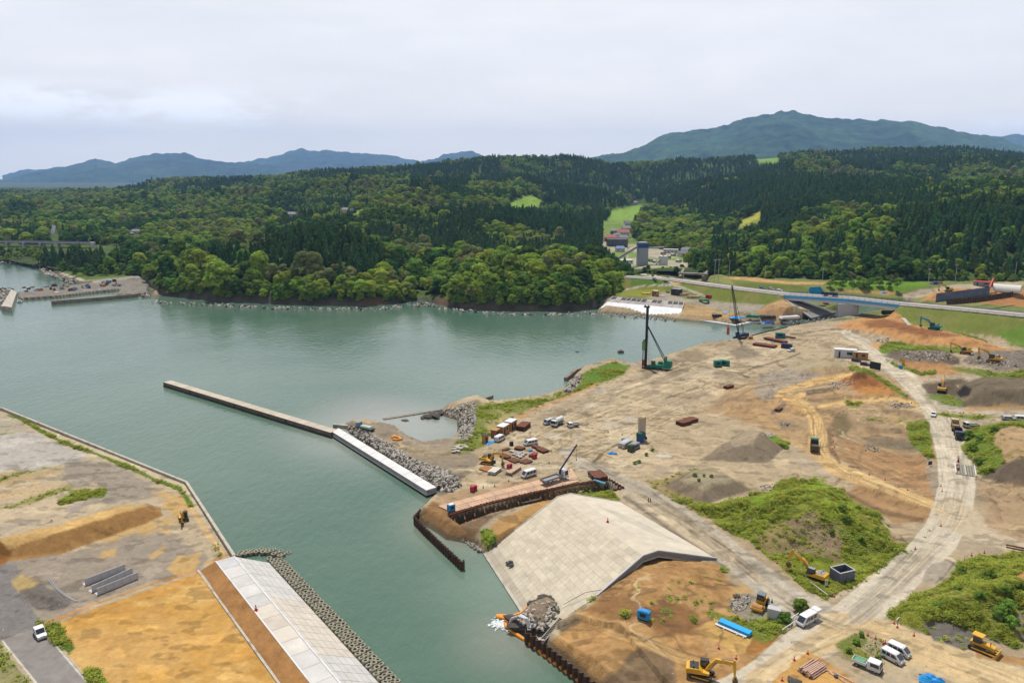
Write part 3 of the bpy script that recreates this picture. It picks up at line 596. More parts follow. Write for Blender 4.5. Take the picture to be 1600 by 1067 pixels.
BM = [(1302, 510), (1350, 494), (1390, 485), (1408, 492), (1418, 505), (1470, 515), (1520, 527), (1565, 543), (1590, 548), (1530, 546), (1480, 540), (1420, 538), (1385, 524), (1340, 516)]
paint(BM, (200, 150, 96), 2, .12, zone='soil_heap')
paint([(1345, 505), (1380, 498), (1430, 510), (1500, 524), (1470, 528), (1430, 524), (1400, 515), (1360, 512)], (140, 92, 56), 4, .6, .9)
paint([(1360, 537), (1420, 524), (1380, 536), (1372, 545)], (206, 158, 106), 3, .4, .9)
# embankment grass, highway surface, terraces behind
d_, s_ = pdist(WX, WY, [(p.x, p.y) for p in HWY])
on_hwy = (s_ < B0 + .02) | (s_ > B1 - .02)
m = ((H > 4.3) & (d_ < 60) & on_hwy & (WY < np.interp(WX, [p.x for p in HWY], [p.y for p in HWY]) + 2)).astype(float) * (ZONE == 0); put(m, (118, 128, 62), 1, 'grass', .75)
m2 = smooth01((fbm(WX, WY, 9, 4, 150) - .04) / .12) * m; put(m2, (138, 134, 80), .7, None, None)
paint([(1555, 520), (1600, 510), (1680, 520), (1680, 548), (1580, 540)], (98, 132, 48), 4, .6, .9, zone='grass', grass=1)
bk = (WY > np.interp(WX, [p.x for p in HWY], [p.y for p in HWY]) + 8.2) & (WX > 95); put(bk * 1.0, (112, 128, 66), .9, None, .8); put(bk * smooth01((fbm(WX, WY, 22, 4, 151) - .02) / .1), (150, 150, 92), .6, None, None)
paint([(1130, 433), (1180, 434), (1230, 440), (1292, 441), (1285, 445), (1220, 444), (1150, 437)], (206, 164, 110), 1.5, .3, grass=0)
paint([(1140, 437), (1200, 442), (1260, 447), (1250, 452), (1190, 449), (1150, 445)], (110, 122, 58), 2, .4, .9, grass=1)
paint([(1290, 440), (1320, 432), (1380, 436), (1452, 440), (1452, 447), (1400, 457), (1330, 452), (1295, 449)], (108, 142, 50), 2, .4, grass=1)
paint([(1405, 462), (1440, 452), (1500, 444), (1600, 440), (1600, 446), (1500, 452), (1450, 462), (1420, 468)], (186, 172, 152), 1.5, .3, grass=0)
paint([(1440, 468), (1460, 456), (1490, 450), (1520, 452), (1560, 452), (1640, 450), (1640, 482), (1540, 474), (1470, 470)], (198, 148, 96), 2, .4, grass=0)
paint([(1500, 470), (1540, 462), (1600, 464), (1640, 466), (1640, 480), (1560, 476)], (176, 124, 74), 2, .4, .9)
paint([(1312, 452), (1400, 456), (1395, 462), (1310, 456)], (196, 154, 100), 1.5, .3, .9, grass=0)
# north shore works
paint([(968, 452), (1010, 448), (1038, 450), (1040, 458), (1010, 462), (970, 462)], (136, 140, 62), 2, .3, grass=1)
paint([(985, 430), (1000, 428), (1050, 440), (1052, 445), (1000, 446), (985, 446)], (92, 124, 48), 2, .3, grass=1)
paint([(1040, 456), (1070, 466), (1130, 472), (1210, 478), (1180, 492), (1140, 488), (1080, 475), (1030, 470), (1010, 465)], (168, 158, 144), 2, .3, .95, grass=0)
paint([(1062, 486), (1070, 474), (1100, 478), (1150, 490), (1150, 502), (1120, 503), (1065, 494)], (182, 154, 110), 2, .3, grass=0)
paint([(1178, 492), (1195, 478), (1225, 466), (1258, 496), (1230, 502)], (188, 152, 110), 2, .3, grass=0)
paint([(1280, 503), (1330, 494), (1400, 480), (1380, 490), (1330, 500)], (104, 112, 74), 2, .3, .8)
stroke([(1000, 427), (1030, 433), (1050, 441), (1055, 446)], 3.5, (204, 196, 182), 1, .1, grass=0); stroke([(1030, 446), (1052, 445), (1062, 448), (1100, 462)], 3, (196, 190, 178), 1, .1, grass=0)
stroke([(970, 454), (1005, 447), (1035, 445)], 2, (200, 194, 182), 1, .1, grass=0); paint([(1050, 438), (1064, 441), (1065, 444), (1052, 445)], (212, 168, 96), 1, .1, grass=0)
# far harbour
paint([(62, 404), (75, 414), (98, 427), (132, 437), (190, 434), (226, 430), (236, 420), (150, 398), (60, 398)], (92, 118, 50), 2, .4, grass=.6)
paint([(150, 438), (100, 446), (20, 456), (28, 467), (90, 464), (140, 458), (190, 452), (180, 462), (235, 460), (235, 434)], (140, 134, 128), 1.5, .2, zone='quay_yard', grass=0)
paint([(-300, 410), (0, 409), (60, 410), (68, 417), (90, 432), (115, 441), (128, 438), (95, 425), (72, 412), (60, 405), (-300, 404)], (150, 128, 112), 1.2, .2, grass=0)
stroke([(60, 405), (72, 412), (95, 427), (130, 438)], 3.5, (206, 196, 178), 1, .1, grass=0); stroke([(145, 440), (190, 436), (222, 432)], 4, (176, 172, 168), 1, .1, grass=0)
lo = (WZ < 1.4); put(smooth01((1.4 - WZ) / .8) * (WZ > -2.5), (96, 88, 74), .75, None, 0.0)
GRASSM = np.clip(GRASSM, 0, 1)
# fine grain shared by all soils
# ruts, edges and little scarps: thin winding lines
for k, (sc, th, col, a, px0) in enumerate([(16, .012, (112, 92, 68), .6, 0), (9, .012, (118, 98, 74), .5, 0), (24, .010, (222, 202, 164), .5, 0)]):
    m = smooth01(1.6 - np.abs(fbm(WX * .8, WY, sc, 4, 170 + k)) / th) * smooth01((fbm(WX, WY, 30, 3, 180 + k) - .02) / .08) * (GRASSM < .4) * (WZ > 1.5) * (WX > -40) * (ZONE == 0); put(m, col, a, None, None)
# wet and dry blotches, clods and scuffs: crisp and small
sp1 = smooth01((fbm(WX * .55, WY, 2.6, 3, 161) - .13) / .07); sp2 = smooth01((fbm(WX * .55, WY, 4.2, 4, 162) - .14) / .06); bare = (1 - GRASSM) * (WZ > .8) * np.where(np.isin(ZONE, [ZN.index(z) for z in ('asphalt_road',)]), .15, 1)
C = C * (1 - .30 * sp1 * bare)[..., None] * (1 + .20 * sp2 * bare)[..., None]
g_ = 1 + .30 * fbm(WX, WY, 1.2, 3, 160) + .16 * N6; lm_ = C.mean(-1, keepdims=True); C = lm_ + (C - lm_) * (.95 + .1 * GRASSM)[..., None]; C = np.clip(C * g_[..., None] * np.array([.92, .895, .82]), .01, .85)
# ------------------------------------------------------------------ faces -> one object per kind of ground
ny, nx = WX.shape; idx = np.arange(ny * nx).reshape(ny, nx)
F = np.stack([idx[1:, :-1], idx[1:, 1:], idx[:-1, 1:], idx[:-1, :-1]], -1).reshape(-1, 4)
keep = (WZ.ravel()[F].max(1) > -2.0); FZ = ZONE.ravel()[F[:, 0]]
V = np.stack([WX, WY, WZ], -1).reshape(-1, 3); CV = C.reshape(-1, 3)
m_ground = mat('soil', (1, 1, 1), .95, var=.16, scale=.9, bump=.55, bscale=2.2, attr=True, spec=.1)
m_road = mat('road_surface', (1, 1, 1), .9, var=.08, scale=.7, bump=.15, bscale=3, attr=True, spec=.15)
SAND = {'sand_berm': ('long straw-brown sand berm beside the yellow excavator on the left platform', 'berm'), 'gravel_windrow': ('dark grey gravel tipped in ridges beside the asphalt road at lower left', 'gravel pile'),
        'gravel_heap': ('flat-topped grey gravel heap right of the muddy road and the concrete slope', 'gravel pile'), 'gravel_pile': ('grey gravel pile with a green patch at its right foot, left of the dump truck', 'gravel pile'),
        'earth_plateau': ('low flat-topped beige earth stockpile in front of the white site hut', 'stockpile'), 'spoil_bank': ('dark brown spoil bank at the right edge behind the road with parked vans', 'spoil bank'),
        'soil_heap': ('long orange-brown soil heap with the teal excavator on it, below the highway', 'soil heap')}
for zi, zn in enumerate(ZN):
    f = F[keep & (FZ == zi)]
    if not len(f): continue
    u, inv = np.unique(f, return_inverse=True)
    me = np_mesh(zn, V[u], inv.reshape(-1, 4), m_road if zn in ('highway', 'asphalt_road') else m_ground, CV[u])
    nm = {'gravel_road': 'road', 'asphalt_road': 'road', 'haul_road': 'road', 'highway': 'road'}.get(zn, zn)
    o = link(nm, me)
    if zn in SAND: tag(o, *SAND[zn])
    elif zn == 'grass': tag(o, 'rough green grass on the spoil heaps and embankments', 'grass', kind='stuff')
    else: tag(o, {'gravel_road': 'pale gravel site roads crossing at lower right', 'asphalt_road': 'short asphalt road with white edge lines at lower left', 'haul_road': 'sandy yellow haul road winding past the dump truck', 'highway': 'grey highway on the embankment leading to the bridge',
                  'sand_field': 'flat ochre sand field at lower left', 'quay_yard': 'pale concrete quay yard of the small harbour at far left'}.get(zn, 'bare earth and gravel ground of the building site'), 'ground', kind='structure')
# ================================================================== wooded hills
HX = [-300, 0, 100, 215, 240, 330, 430, 500, 560, 620, 655, 690, 720, 800, 880, 930, 972, 985, 1010, 1060, 1120, 1200, 1300, 1400, 1500, 1600, 1900]
def I(vals): return lambda u: np.interp(u, HX, vals)
#            -300  0   100  215  240  330  430  500  560  620  655  690  720  800  880  930  972  985  1010 1060 1120 1200 1300 1400 1500 1600 1900
ys = I([     404, 406, 424, 432, 464, 474, 479, 481, 482, 478, 472, 481, 487, 490, 490, 487, 468, 430, 423, 424, 431, 436, 438, 440, 440, 440, 440])   # shoreline / foot of the wood
zs = I([       3,   3,   3,   3, -1.5, -1.5, -1.5, -1.5, -1.5, -1.5, -1, -1.5, -1.5, -1.5, -1.5, -1.5, 0, 3, 6, 8, 9, 10, 10, 10, 10, 10, 10])
cl = I([       4,   4,   4,   4,   5,   7,   7,   7,   7,   5,   2,   6,   9,   9,   9,   8,   5,   4,   8,  10,  11,  12,  13,  14,  14,  14,  14])   # height just behind it
K = [  # (distance beyond the foot, tree-top row in the photograph, dip before it)
 (105,  I([392, 392, 390, 386, 397, 390, 372, 352, 362, 408, 444, 424, 402, 391, 389, 398, 432, 418, 412, 408, 402, 392, 366, 352, 342, 338, 330]), 0),
 (240, I([385, 382, 376, 374, 384, 388, 392, 388, 390, 402, 416, 410, 400, 398, 394, 396, 400, 402, 402, 398, 384, 356, 334, 322, 308, 300, 290]), 6),
 (480, I([365, 360, 352, 346, 346, 346, 344, 336, 328, 326, 326, 328, 330, 332, 332, 345, 372, 382, 388, 376, 356, 322, 302, 296, 288, 282, 270]), 12),
 (820, I([335, 330, 322, 314, 314, 312, 308, 302, 298, 296, 296, 296, 296, 300, 312, 326, 340, 344, 344, 336, 318, 290, 278, 274, 268, 264, 258]), 16),
 (1250, I([318, 316, 304, 298, 297, 294, 286, 280, 276, 274, 274, 272, 270, 268, 280, 292, 304, 306, 300, 286, 276, 262, 256, 252, 248, 250, 250]), 20),
 (1900, I([307, 303, 291, 286, 284, 278, 270, 266, 264, 261, 259, 256, 253, 246, 243, 250, 252, 252, 251, 249, 247, 240, 236, 232, 230, 242, 246]), 26)]
TREE_H = 13.0
hu = np.arange(-420, 2020, 5.0); tk = np.concatenate([np.array([0, 3, 6, 10, 15, 22, 30]), np.arange(42, 300, 13), np.arange(300, 1900, 34), np.arange(1900, 2900, 120)])
HU, HT = np.meshgrid(hu, tk)
def shore_d(u): return (CAMH - zs(u)) / np.tan(PITCH + np.arctan((ys(u) - CY) / FP))
def hill_z(u, t, D0, X, Y):
    z0, c0 = zs(u), cl(u)
    kd = [0, 8] + [k[0] for k in K] + [3000]
    kz = [z0, c0] + [np.maximum(zat(k[1](u), D0 + k[0]) - TREE_H, 4) for k in K]; kz.append(kz[-1] - 80)
    z = np.zeros_like(t)
    dips = [0, 0] + [k[2] for k in K[1:]] + [0]; dips = [0, 0] + [k[2] for k in K] + [0]
    for i in range(len(kd) - 1):
        m = (t >= kd[i]) & (t <= kd[i + 1]); f = (t - kd[i]) / (kd[i + 1] - kd[i])
        fs = smooth01(f) * .5 + f * .5
        z = np.where(m, kz[i] * (1 - fs) + kz[i + 1] * fs - dips[i + 1] * np.sin(np.pi * np.clip(f, 0, 1)) * .8, z)
    a = np.clip((t - 40) / 500, 0, 1)
    val = np.clip(1 - np.abs(u - 1005 - (t - 500) * -.03) / 70, 0, 1) * (t < 1000); mid_ = np.exp(-((t - 850) / 520) ** 2) * .8 + .75; z = z + mid_ * a * (1 - .85 * val) * (34 * fbm(X, Y, 300, 4, 5) + 46 * (.5 - np.abs(fbm(X, Y, 480, 3, 6)) * 2) * a - 16 * a) + np.clip(t / 30, 0, 1) * 3 * fbm(X, Y, 60, 3, 7)
    return np.where(t > 20, np.maximum(z, 3.5 + t * .012), z)
def hill_xy(u, t):
    D = shore_d(u) + t; v = np.tan(np.arctan(52.0 / D) - PITCH)
    return (u - CX) / FP / (cp - v * sp) * D, D
HXW, HYW = hill_xy(HU, HT)
HZW = hill_z(HU, HT, shore_d(HU), HXW, HYW)
HPX, HPY = proj(HXW, HYW, HZW)
fld = [[(790, 322), (800, 312), (828, 304), (846, 312), (846, 328), (815, 331)], [(948, 346), (955, 326), (1000, 321), (1004, 330), (990, 346), (968, 350)], [(520, 333), (560, 328), (600, 332), (560, 336)], [(1180, 245), (1215, 243), (1217, 255), (1185, 256)]]
CLEAR = fld + [[(938, 392), (942, 345), (985, 345), (990, 375), (1012, 388), (1075, 392), (1075, 418), (985, 420), (968, 412)], [(196, 362), (212, 357), (228, 362), (224, 369), (200, 370)], [(440, 334), (468, 330), (470, 342), (445, 342)], [(528, 326), (548, 324), (552, 333), (530, 334)], [(-60, 381), (150, 382), (240, 388), (300, 386), (300, 390), (220, 396), (140, 398), (-60, 396)], [(985, 316), (1008, 312), (1010, 324), (988, 326)], [(70, 358), (94, 358), (98, 376), (80, 378)], [(1150, 397), (1172, 388), (1184, 398), (1160, 408)],
  [(1150, 345), (1190, 330), (1190, 340), (1160, 358)]]
CH = np.empty(HXW.shape + (3,)); CH[:] = (.035, .05, .018)
cn = smooth01((fbm(HXW, HYW, 70, 4, 31) + .1) / .2); CH += (np.array((.05, .075, .02)) - CH) * cn[..., None]
for q in fld: mk = smooth01(sdf(HPX, HPY, q) / 3 + .5); CH += (np.array(S(128, 158, 66)) * (1 + .5 * fbm(HXW, HYW, 9, 3, 33)[..., None]) - CH) * mk[..., None]
q = CLEAR[4]; mk = smooth01(sdf(HPX, HPY, q) / 3 + .5); CH += (np.array(S(118, 138, 72)) * (1 + .5 * fbm(HXW, HYW, 20, 3, 35)[..., None]) - CH) * mk[..., None]
mk = mk * smooth01((fbm(HXW, HYW, 30, 3, 36) + .02) / .08) * (HPY > 372); CH += (np.array(S(176, 166, 146)) - CH) * mk[..., None]
for q in [CLEAR[11]]: mk = smooth01(sdf(HPX, HPY, q) / 2 + .5); CH += (np.array(S(178, 168, 96)) - CH) * mk[..., None]
for q in [CLEAR[12]]: mk = smooth01(sdf(HPX, HPY, q) / 2 + .5); CH += (np.array(S(168, 166, 70)) - CH) * mk[..., None]
ck = smooth01((8 - HT) / 4) * (HU > 232) * (HU < 970); rk = np.array(S(96, 90, 80)); CH += (rk * (1 + 1.2 * fbm(HXW, HYW + HZW * 3, 6, 4, 34))[..., None] - CH) * ck[..., None]
sd = np.maximum(smooth01(1 - np.abs(HU - 585) / 30), smooth01(1 - np.abs(HU - 690) / 16)) * ck; CH += (np.array(S(150, 112, 84)) - CH) * (sd * .5)[..., None]
CH = np.clip(CH, .005, .7)
ny2, nx2 = HU.shape; ih = np.arange(ny2 * nx2).reshape(ny2, nx2)
FH = np.stack([ih[:-1, :-1], ih[:-1, 1:], ih[1:, 1:], ih[1:, :-1]], -1).reshape(-1, 4)
m_hill = mat('hill_soil', (1, 1, 1), 1, var=.35, scale=.12, bump=.6, bscale=.5, attr=True, spec=.05)
tag(link('hills', np_mesh('hills', np.stack([HXW, HYW, HZW], -1).reshape(-1, 3), FH, m_hill, CH.reshape(-1, 3))), 'wooded coastal hills rising behind the bay', 'hill', kind='structure')
def hill_at(u, t):
    u = np.atleast_1d(np.asarray(u, float)); t = np.atleast_1d(np.asarray(t, float)); x, y = hill_xy(u, t); return x, y, hill_z(u, t, shore_d(u), x, y)
def hill_pix(px, py):
    """nearest hill vertex seen at a pixel"""
    d = (HPX - px) ** 2 + ((HPY - py) * 2) ** 2 + HT * .002; k = np.unravel_index(np.argmin(d), d.shape); return Vector((HXW[k], HYW[k], HZW[k]))
# ------------------------------------------------------------------ far mountains
def mountain(name, pts, dist, depth, label, seed, col):
    xs = np.array([p[0] for p in pts], float); yv = np.array([p[1] for p in pts], float)
    u = np.arange(xs[0], xs[-1] + 1, 2.0); crest = zat(np.interp(u, xs, yv), dist)
    tv = np.concatenate([np.linspace(-1, 0, 80), np.linspace(.06, 1, 12)])
    U, T = np.meshgrid(u, tv); X = (U - CX) / FP * dist / 1.027 * (1 + T * depth / dist); Y = dist + T * depth
    Cz = np.broadcast_to(crest, U.shape)
    z = Cz * (1 - np.abs(T)) ** .9
    w = np.clip(np.abs(T) * 4, 0, 1) * (1 - np.abs(T)) ** .4
    k_ = dist / 4000
    rid = ((.5 - np.abs(fbm(X, Y * .7, 900 * k_, 4, seed))) * 260 - 110) * k_
    z = z + w * rid * crest.max() / (360 * k_) + (22 * fbm(X, Y, 140 * k_, 4, seed + 1) + 20 * fbm(X, Y, 36 * k_, 3, seed + 2)) * k_
    z = np.where(np.abs(T) > .98, -5, z)
    c = np.empty(U.shape + (3,)); c[:] = col; c *= (1 + 1.3 * fbm(X, Y, 300 * k_, 5, seed + 3) + 1.7 * fbm(X, Y, 40 * k_, 3, seed + 5))[..., None]
    i = np.arange(U.size).reshape(U.shape); f = np.stack([i[:-1, :-1], i[:-1, 1:], i[1:, 1:], i[1:, :-1]], -1).reshape(-1, 4)
    tag(link(name, np_mesh(name, np.stack([X, Y, z], -1).reshape(-1, 3), f, m_mtn, np.clip(c, .004, .3).reshape(-1, 3))), label, 'mountain', kind='structure')
m_mtn = mat('mountain_wood', (1, 1, 1), 1, var=.4, scale=.02, bump=1.0, bscale=.02, attr=True, spec=.02)
mountain('mountain', [(-420, 300), (-200, 300), (-60, 292), (0, 283), (40, 271), (100, 263), (150, 250), (180, 256), (220, 245), (290, 240), (320, 250), (360, 254), (420, 258), (520, 275), (640, 300)], 13000, 3600, 'long blue-green mountain ridge at far left', 11, (.022, .038, .022))
mountain('mountain', [(260, 300), (340, 262), (380, 256), (405, 249), (430, 245), (450, 236), (465, 232), (480, 234), (500, 236), (510, 233), (535, 240), (560, 241), (600, 242), (625, 247), (640, 250), (660, 256), (720, 275), (800, 300)], 16000, 4000, 'blue mountain with a small double summit left of centre', 12, (.022, .038, .024))
mountain('mountain', [(560, 300), (640, 262), (665, 252), (700, 243), (735, 237), (750, 241), (775, 250), (830, 270), (900, 300)], 15000, 3600, 'small pale blue peak standing between two ridges', 13, (.024, .04, .024))
mountain('mountain', [(0, 275), (20, 270), (60, 266), (90, 261), (105, 260), (140, 275), (200, 300)], 16500, 2600, 'faint blue ridge behind the left mountain', 14, (.024, .04, .024))
mountain('mountain', [(760, 300), (860, 262), (930, 246), (975, 238), (1010, 226), (1030, 215), (1050, 207), (1090, 203), (1120, 198), (1150, 188), (1180, 181), (1205, 175), (1235, 174), (1250, 179), (1280, 184), (1320, 187), (1400, 189), (1440, 194), (1480, 203), (1530, 211), (1570, 220), (1620, 232), (1720, 250), (1900, 290)], 9000, 3400, 'broad dark blue-green mountain at upper right', 15, (.026, .048, .02))
mountain('mountain', [(1480, 260), (1540, 216), (1560, 212), (1580, 209), (1620, 214), (1700, 225), (1900, 280)], 14000, 2600, 'distant blue ridge at the right edge', 16, (.024, .04, .024))

b_ = MB(); b_.add([(-19000, 2300, 8), (19000, 2300, 8), (19000, 19500, 8), (-19000, 19500, 8)], [(0, 1, 2, 3)])
tag(b_.build('land', mat('far_wood', (.02, .036, .016), 1, var=.4, scale=.01)), 'wooded land behind the hills', 'land', kind='structure')
# ================================================================== tree kinds: crown of many small leaf faces + tapered trunk
def quads(P_, N_, size, r, asp=1.0):
    """n little quads at P_ facing N_"""
    n = len(P_); a = r.normal(size=(n, 3)); N_ = N_ / (np.linalg.norm(N_, axis=1, keepdims=True) + 1e-9)
    a -= N_ * (a * N_).sum(1, keepdims=True); a /= np.linalg.norm(a, axis=1, keepdims=True) + 1e-9; b = np.cross(N_, a)
    s = (size * r.uniform(.6, 1.3, n))[:, None]; a = a * s * asp; b = b * s
    v = np.stack([P_ - a - b, P_ + a - b * .7, P_ + a * .8 + b, P_ - a * .9 + b * .8], 1).reshape(-1, 3)
    return v, np.arange(4 * n).reshape(n, 4)
def broad_crown(seed, h, w, lobes, per, size, base=.3, flat=.8):
    r = np.random.default_rng(seed); ps, ns = [], []
    for k in range(lobes):
        t = (k + r.uniform(0, .9)) / lobes; a = k * 2.4 + r.uniform(-.5, .5); rad = w / 2 * r.uniform(.45, .8) * (1.0 - .72 * t ** 1.4) * (t < .97)
        c = np.array([math.cos(a) * rad, math.sin(a) * rad, h * (base + (.86 - base) * t)])
        R_ = np.array([1, 1, flat]) * w * r.uniform(.17, .27)
        d = r.normal(size=(per, 3)); d /= np.linalg.norm(d, axis=1, keepdims=True); d[:, 2] = np.where(d[:, 2] < -.3, -d[:, 2], d[:, 2])
        ps.append(c + d * R_ * r.uniform(.8, 1.04, (per, 1))); ns.append(d + r.normal(size=(per, 3)) * .28 + np.array([0, 0, .25]))
    return quads(np.concatenate(ps), np.concatenate(ns), size, r)
def conifer_crown(seed, h, w, whorls, per, size, base=.22):
    r = np.random.default_rng(seed); ps, ns = [], []
    for k in range(whorls):
        t = (k + r.uniform(0, .6)) / whorls; z = h * (base + (1 - base) * t); R_ = w / 2 * (1 - t) ** .62 * r.uniform(.8, 1.15) + .12
        m = max(5, int(per * (1 - t * .75)))
        a = r.uniform(0, 6.28, m); q = R_ * r.uniform(.25, 1.0, m) ** .6
        ps.append(np.stack([np.cos(a) * q, np.sin(a) * q, z - q * .45 + r.normal(size=m) * .2], 1))
        ns.append(np.stack([np.cos(a) * .75, np.sin(a) * .75, np.full(m, .8)], 1) + r.normal(size=(m, 3)) * .3)
    ps.append(np.stack([np.zeros(6), np.zeros(6), h * np.linspace(.93, 1.02, 6)], 1)); ns.append(r.normal(size=(6, 3)))
    return quads(np.concatenate(ps), np.concatenate(ns), size, r, .75)
def trunk_geo(h, r0, limbs, seed, w):
    r = random.Random(seed); b = MB(); n = 6
    b.tube([(0, 0, -1.2), (.05 * h * r.uniform(-.3, .3), 0, h * .3), (.06 * h * r.uniform(-.3, .3), .03 * h * r.uniform(-1, 1), h * .62), (0, 0, h * .9)], [r0 * 1.2, r0 * .85, r0 * .55, r0 * .15], n)
    for k in range(limbs):
        a = r.uniform(0, 6.28); z = h * r.uniform(.28, .6); l = w * r.uniform(.2, .36)
        b.tube([(0, 0, z), (math.cos(a) * l * .5, math.sin(a) * l * .5, z + l * .4), (math.cos(a) * l, math.sin(a) * l, z + l * .95)], [r0 * .42, r0 * .28, r0 * .1], 5)
    return b
m_bark = mat('bark', (.11, .085, .06), .95, var=.3, scale=2); m_barkp = mat('pale_bark', (.20, .16, .12), .95, var=.3, scale=2)
LM = {'broad': leafmat('leaf_green', (.132, .22, .038)), 'bright': leafmat('leaf_bright', (.20, .275, .042)), 'dark': leafmat('leaf_dark', (.055, .112, .026)), 'olive': leafmat('leaf_olive', (.165, .19, .068)),
      'cedar': leafmat('cedar_green', (.050, .108, .038), .35, trans=.15), 'cedar2': leafmat('cedar_olive', (.062, .108, .032), .35, trans=.15), 'bamboo': leafmat('bamboo_yellow', (.34, .33, .07))}
def tree_kind(key, seed):
    r = random.Random(seed)
    if key.startswith('cedar'):
        h, w = r.uniform(13, 16.5), r.uniform(5.4, 6.8); v, f = conifer_crown(seed, h, w, 17, 46, .52, r.choice([.18, .25, .42])); t = trunk_geo(h, .26, 0, seed, w); tm = m_barkp
    elif key == 'bush': 
        h, w = r.uniform(3, 4), r.uniform(4, 5); v, f = broad_crown(seed, h, w, 8, 64, .3, .25, .6); t = trunk_geo(h, .1, 3, seed, w); tm = m_bark
    else:
        h, w = r.uniform(10, 14), r.uniform(9.5, 13); v, f = broad_crown(seed, h, w, 13, 100, .5, r.choice([.24, .32]), .62); t = trunk_geo(h, .3, 6, seed, w); tm = m_bark
    return v, f, t, tm, h
KINDS = []     # (name, key, crown mesh, trunk mesh, height)
for key, n in (('cedar', 4), ('cedar2', 2), ('broad', 4), ('bright', 3), ('dark', 2), ('olive', 2), ('bamboo', 1), ('bush', 2)):
    for k in range(n):
        v, f, t, tm, h = tree_kind(key, len(KINDS) * 7 + 3)
        KINDS.append((key, np_mesh(key + '_crown', v, f, LM['broad' if key == 'bush' else key], smooth=False), t.mesh(key + '_trunk', tm, smooth=True), h, (v, f)))
KI = {}
for i, k in enumerate(KINDS): KI.setdefault(k[0], []).append(i)
def joined(i):
    key, cm, tme, h, (v, f) = KINDS[i]
    bm = bmesh.new(); bm.from_mesh(tme); 
    for fc in bm.faces: fc.material_index = 1
    bm.from_mesh(cm); me = bpy.data.meshes.new(key); bm.to_mesh(me); bm.free(); me.materials.append(cm.materials[0]); me.materials.append(tme.materials[0])
    return bpy.data.objects.new('proto%02d' % i, me)
TREES = proto_coll('tree_kinds', [joined(i) for i in range(len(KINDS))])
# ------------------------------------------------------------------ where trees stand
def inpoly(px, py, q): return sdf(px, py, q) > 0
def grow(n, t0, t1, u0=-400, u1=2000, rr=rng):
    # even over the ground: columns widen with distance
    t = np.sqrt(rr.uniform((t0 + 560) ** 2, (t1 + 560) ** 2, n)) - 560; u = rr.uniform(u0, u1, n); x, y, z = hill_at(u, t); return u, t, x, y, z
CON = [[(540, 332), (700, 326), (950, 330), (940, 400), (700, 395), (560, 380)], [(440, 358), (500, 350), (560, 362), (632, 410), (640, 450), (560, 440), (430, 425)], [(1180, 318), (1400, 300), (1640, 285), (1640, 440), (1440, 440), (1390, 400), (1290, 412), (1200, 400)], [(1000, 260), (1240, 255), (1230, 330), (1120, 345), (1000, 310)], [(860, 330), (940, 345), (960, 420), (900, 400)], [(0, 340), (60, 345), (60, 385), (0, 385)], [(290, 395), (370, 390), (380, 420), (300, 420)], [(640, 250), (1600, 228), (1600, 300), (900, 320), (640, 300)]]
BRI = [[(-100, 302), (250, 298), (440, 296), (440, 345), (432, 376), (380, 394), (230, 400), (-100, 402)], [(600, 400), (760, 396), (700, 425), (660, 470), (630, 450)], [(690, 420), (800, 390), (900, 400), (975, 420), (970, 460), (690, 470)], [(985, 345), (1050, 340), (1115, 355), (1110, 395), (1020, 395)], [(1250, 325), (1340, 315), (1400, 325), (1390, 340), (1260, 345)], [(1470, 262), (1600, 250), (1600, 290), (1480, 285)], [(230, 405), (300, 400), (420, 425), (540, 440), (600, 425), (620, 470), (240, 470)], [(780, 240), (880, 245), (900, 270), (780, 270)]]
def species(u, t, x, y, z):
    px, py = proj(x, y, z + 8)
    n = fbm(x, y, 150, 4, 70); n2 = fbm(x, y, 40, 3, 71); pc = .12 + n * 3.6 + n2 * 1.4
    for q in CON: pc = np.where(inpoly(px, py, q), pc + .62, pc)
    for q in BRI: pc = np.where(inpoly(px, py, q), pc - .95, pc)
    pc = np.where((t < 42) & (u > 232) & (u < 970), pc - .8, pc)
    con = pc + rng.normal(0, .13, len(u)) > .45
    out = np.empty(len(u), int); q = rng.random(len(u)); n3 = fbm(x, y, 60, 3, 72)
    for i in range(len(u)):
        if con[i]: k = 'cedar' if q[i] * .5 + .5 < .86 + n3[i] * 1.6 else 'cedar2'
        else: w_ = n3[i] * 2.6 + .5 + (q[i] - .5) * .55; k = 'dark' if w_ < .18 else 'broad' if w_ < .52 else 'bright' if w_ < .97 else 'olive'
        out[i] = KI[k][int(rng.integers(len(KI[k])))]
    return out
sets = []
for (n, t0, t1, s) in ((7600, 5, 230, 1.08), (24000, 230, 560, .86), (30000, 560, 1150, 1.05), (36000, 1150, 2050, 1.1)):
    u, t, x, y, z = grow(n, t0, t1)
    px, py = proj(x, y, z); p2, q2 = proj(x, y, z + 9); ok = (px > -120) & (px < 1720)
    for q in CLEAR: ok &= ~(inpoly(px, py, q) | inpoly(p2, q2, q))
    ok &= ~((u > 976) & (u < 1105) & (t < 180) & (rng.random(n) < .75)) & ~((u > 215) & (u < 240) & (t < 30))
    ok &= ~((u > 641) & (u < 669) & (t < 55) & (rng.random(n) < .85)) & ~((u > 668) & (u < 702) & (t < 14))
    u, t, x, y, z = (a[ok] for a in (u, t, x, y, z))
    sets.append((u, t, x, y, z, species(u, t, x, y, z), s * np.exp(rng.normal(.02, .3 if t0 < 100 else .2, len(u))) * np.where(t < 25, .85, 1)))
n = 420; u = np.concatenate([rng.uniform(236, 652, 215), rng.uniform(702, 968, 205)]); t = rng.uniform(3.5, 13, n); x, y, z = hill_at(u, t)
k_ = np.array([KI[['broad', 'bright', 'dark', 'broad'][rng.integers(4)]][0] for _ in range(n)]); sets.append((u, t, x, y, z - .5, k_, rng.uniform(.5, .85, n)))
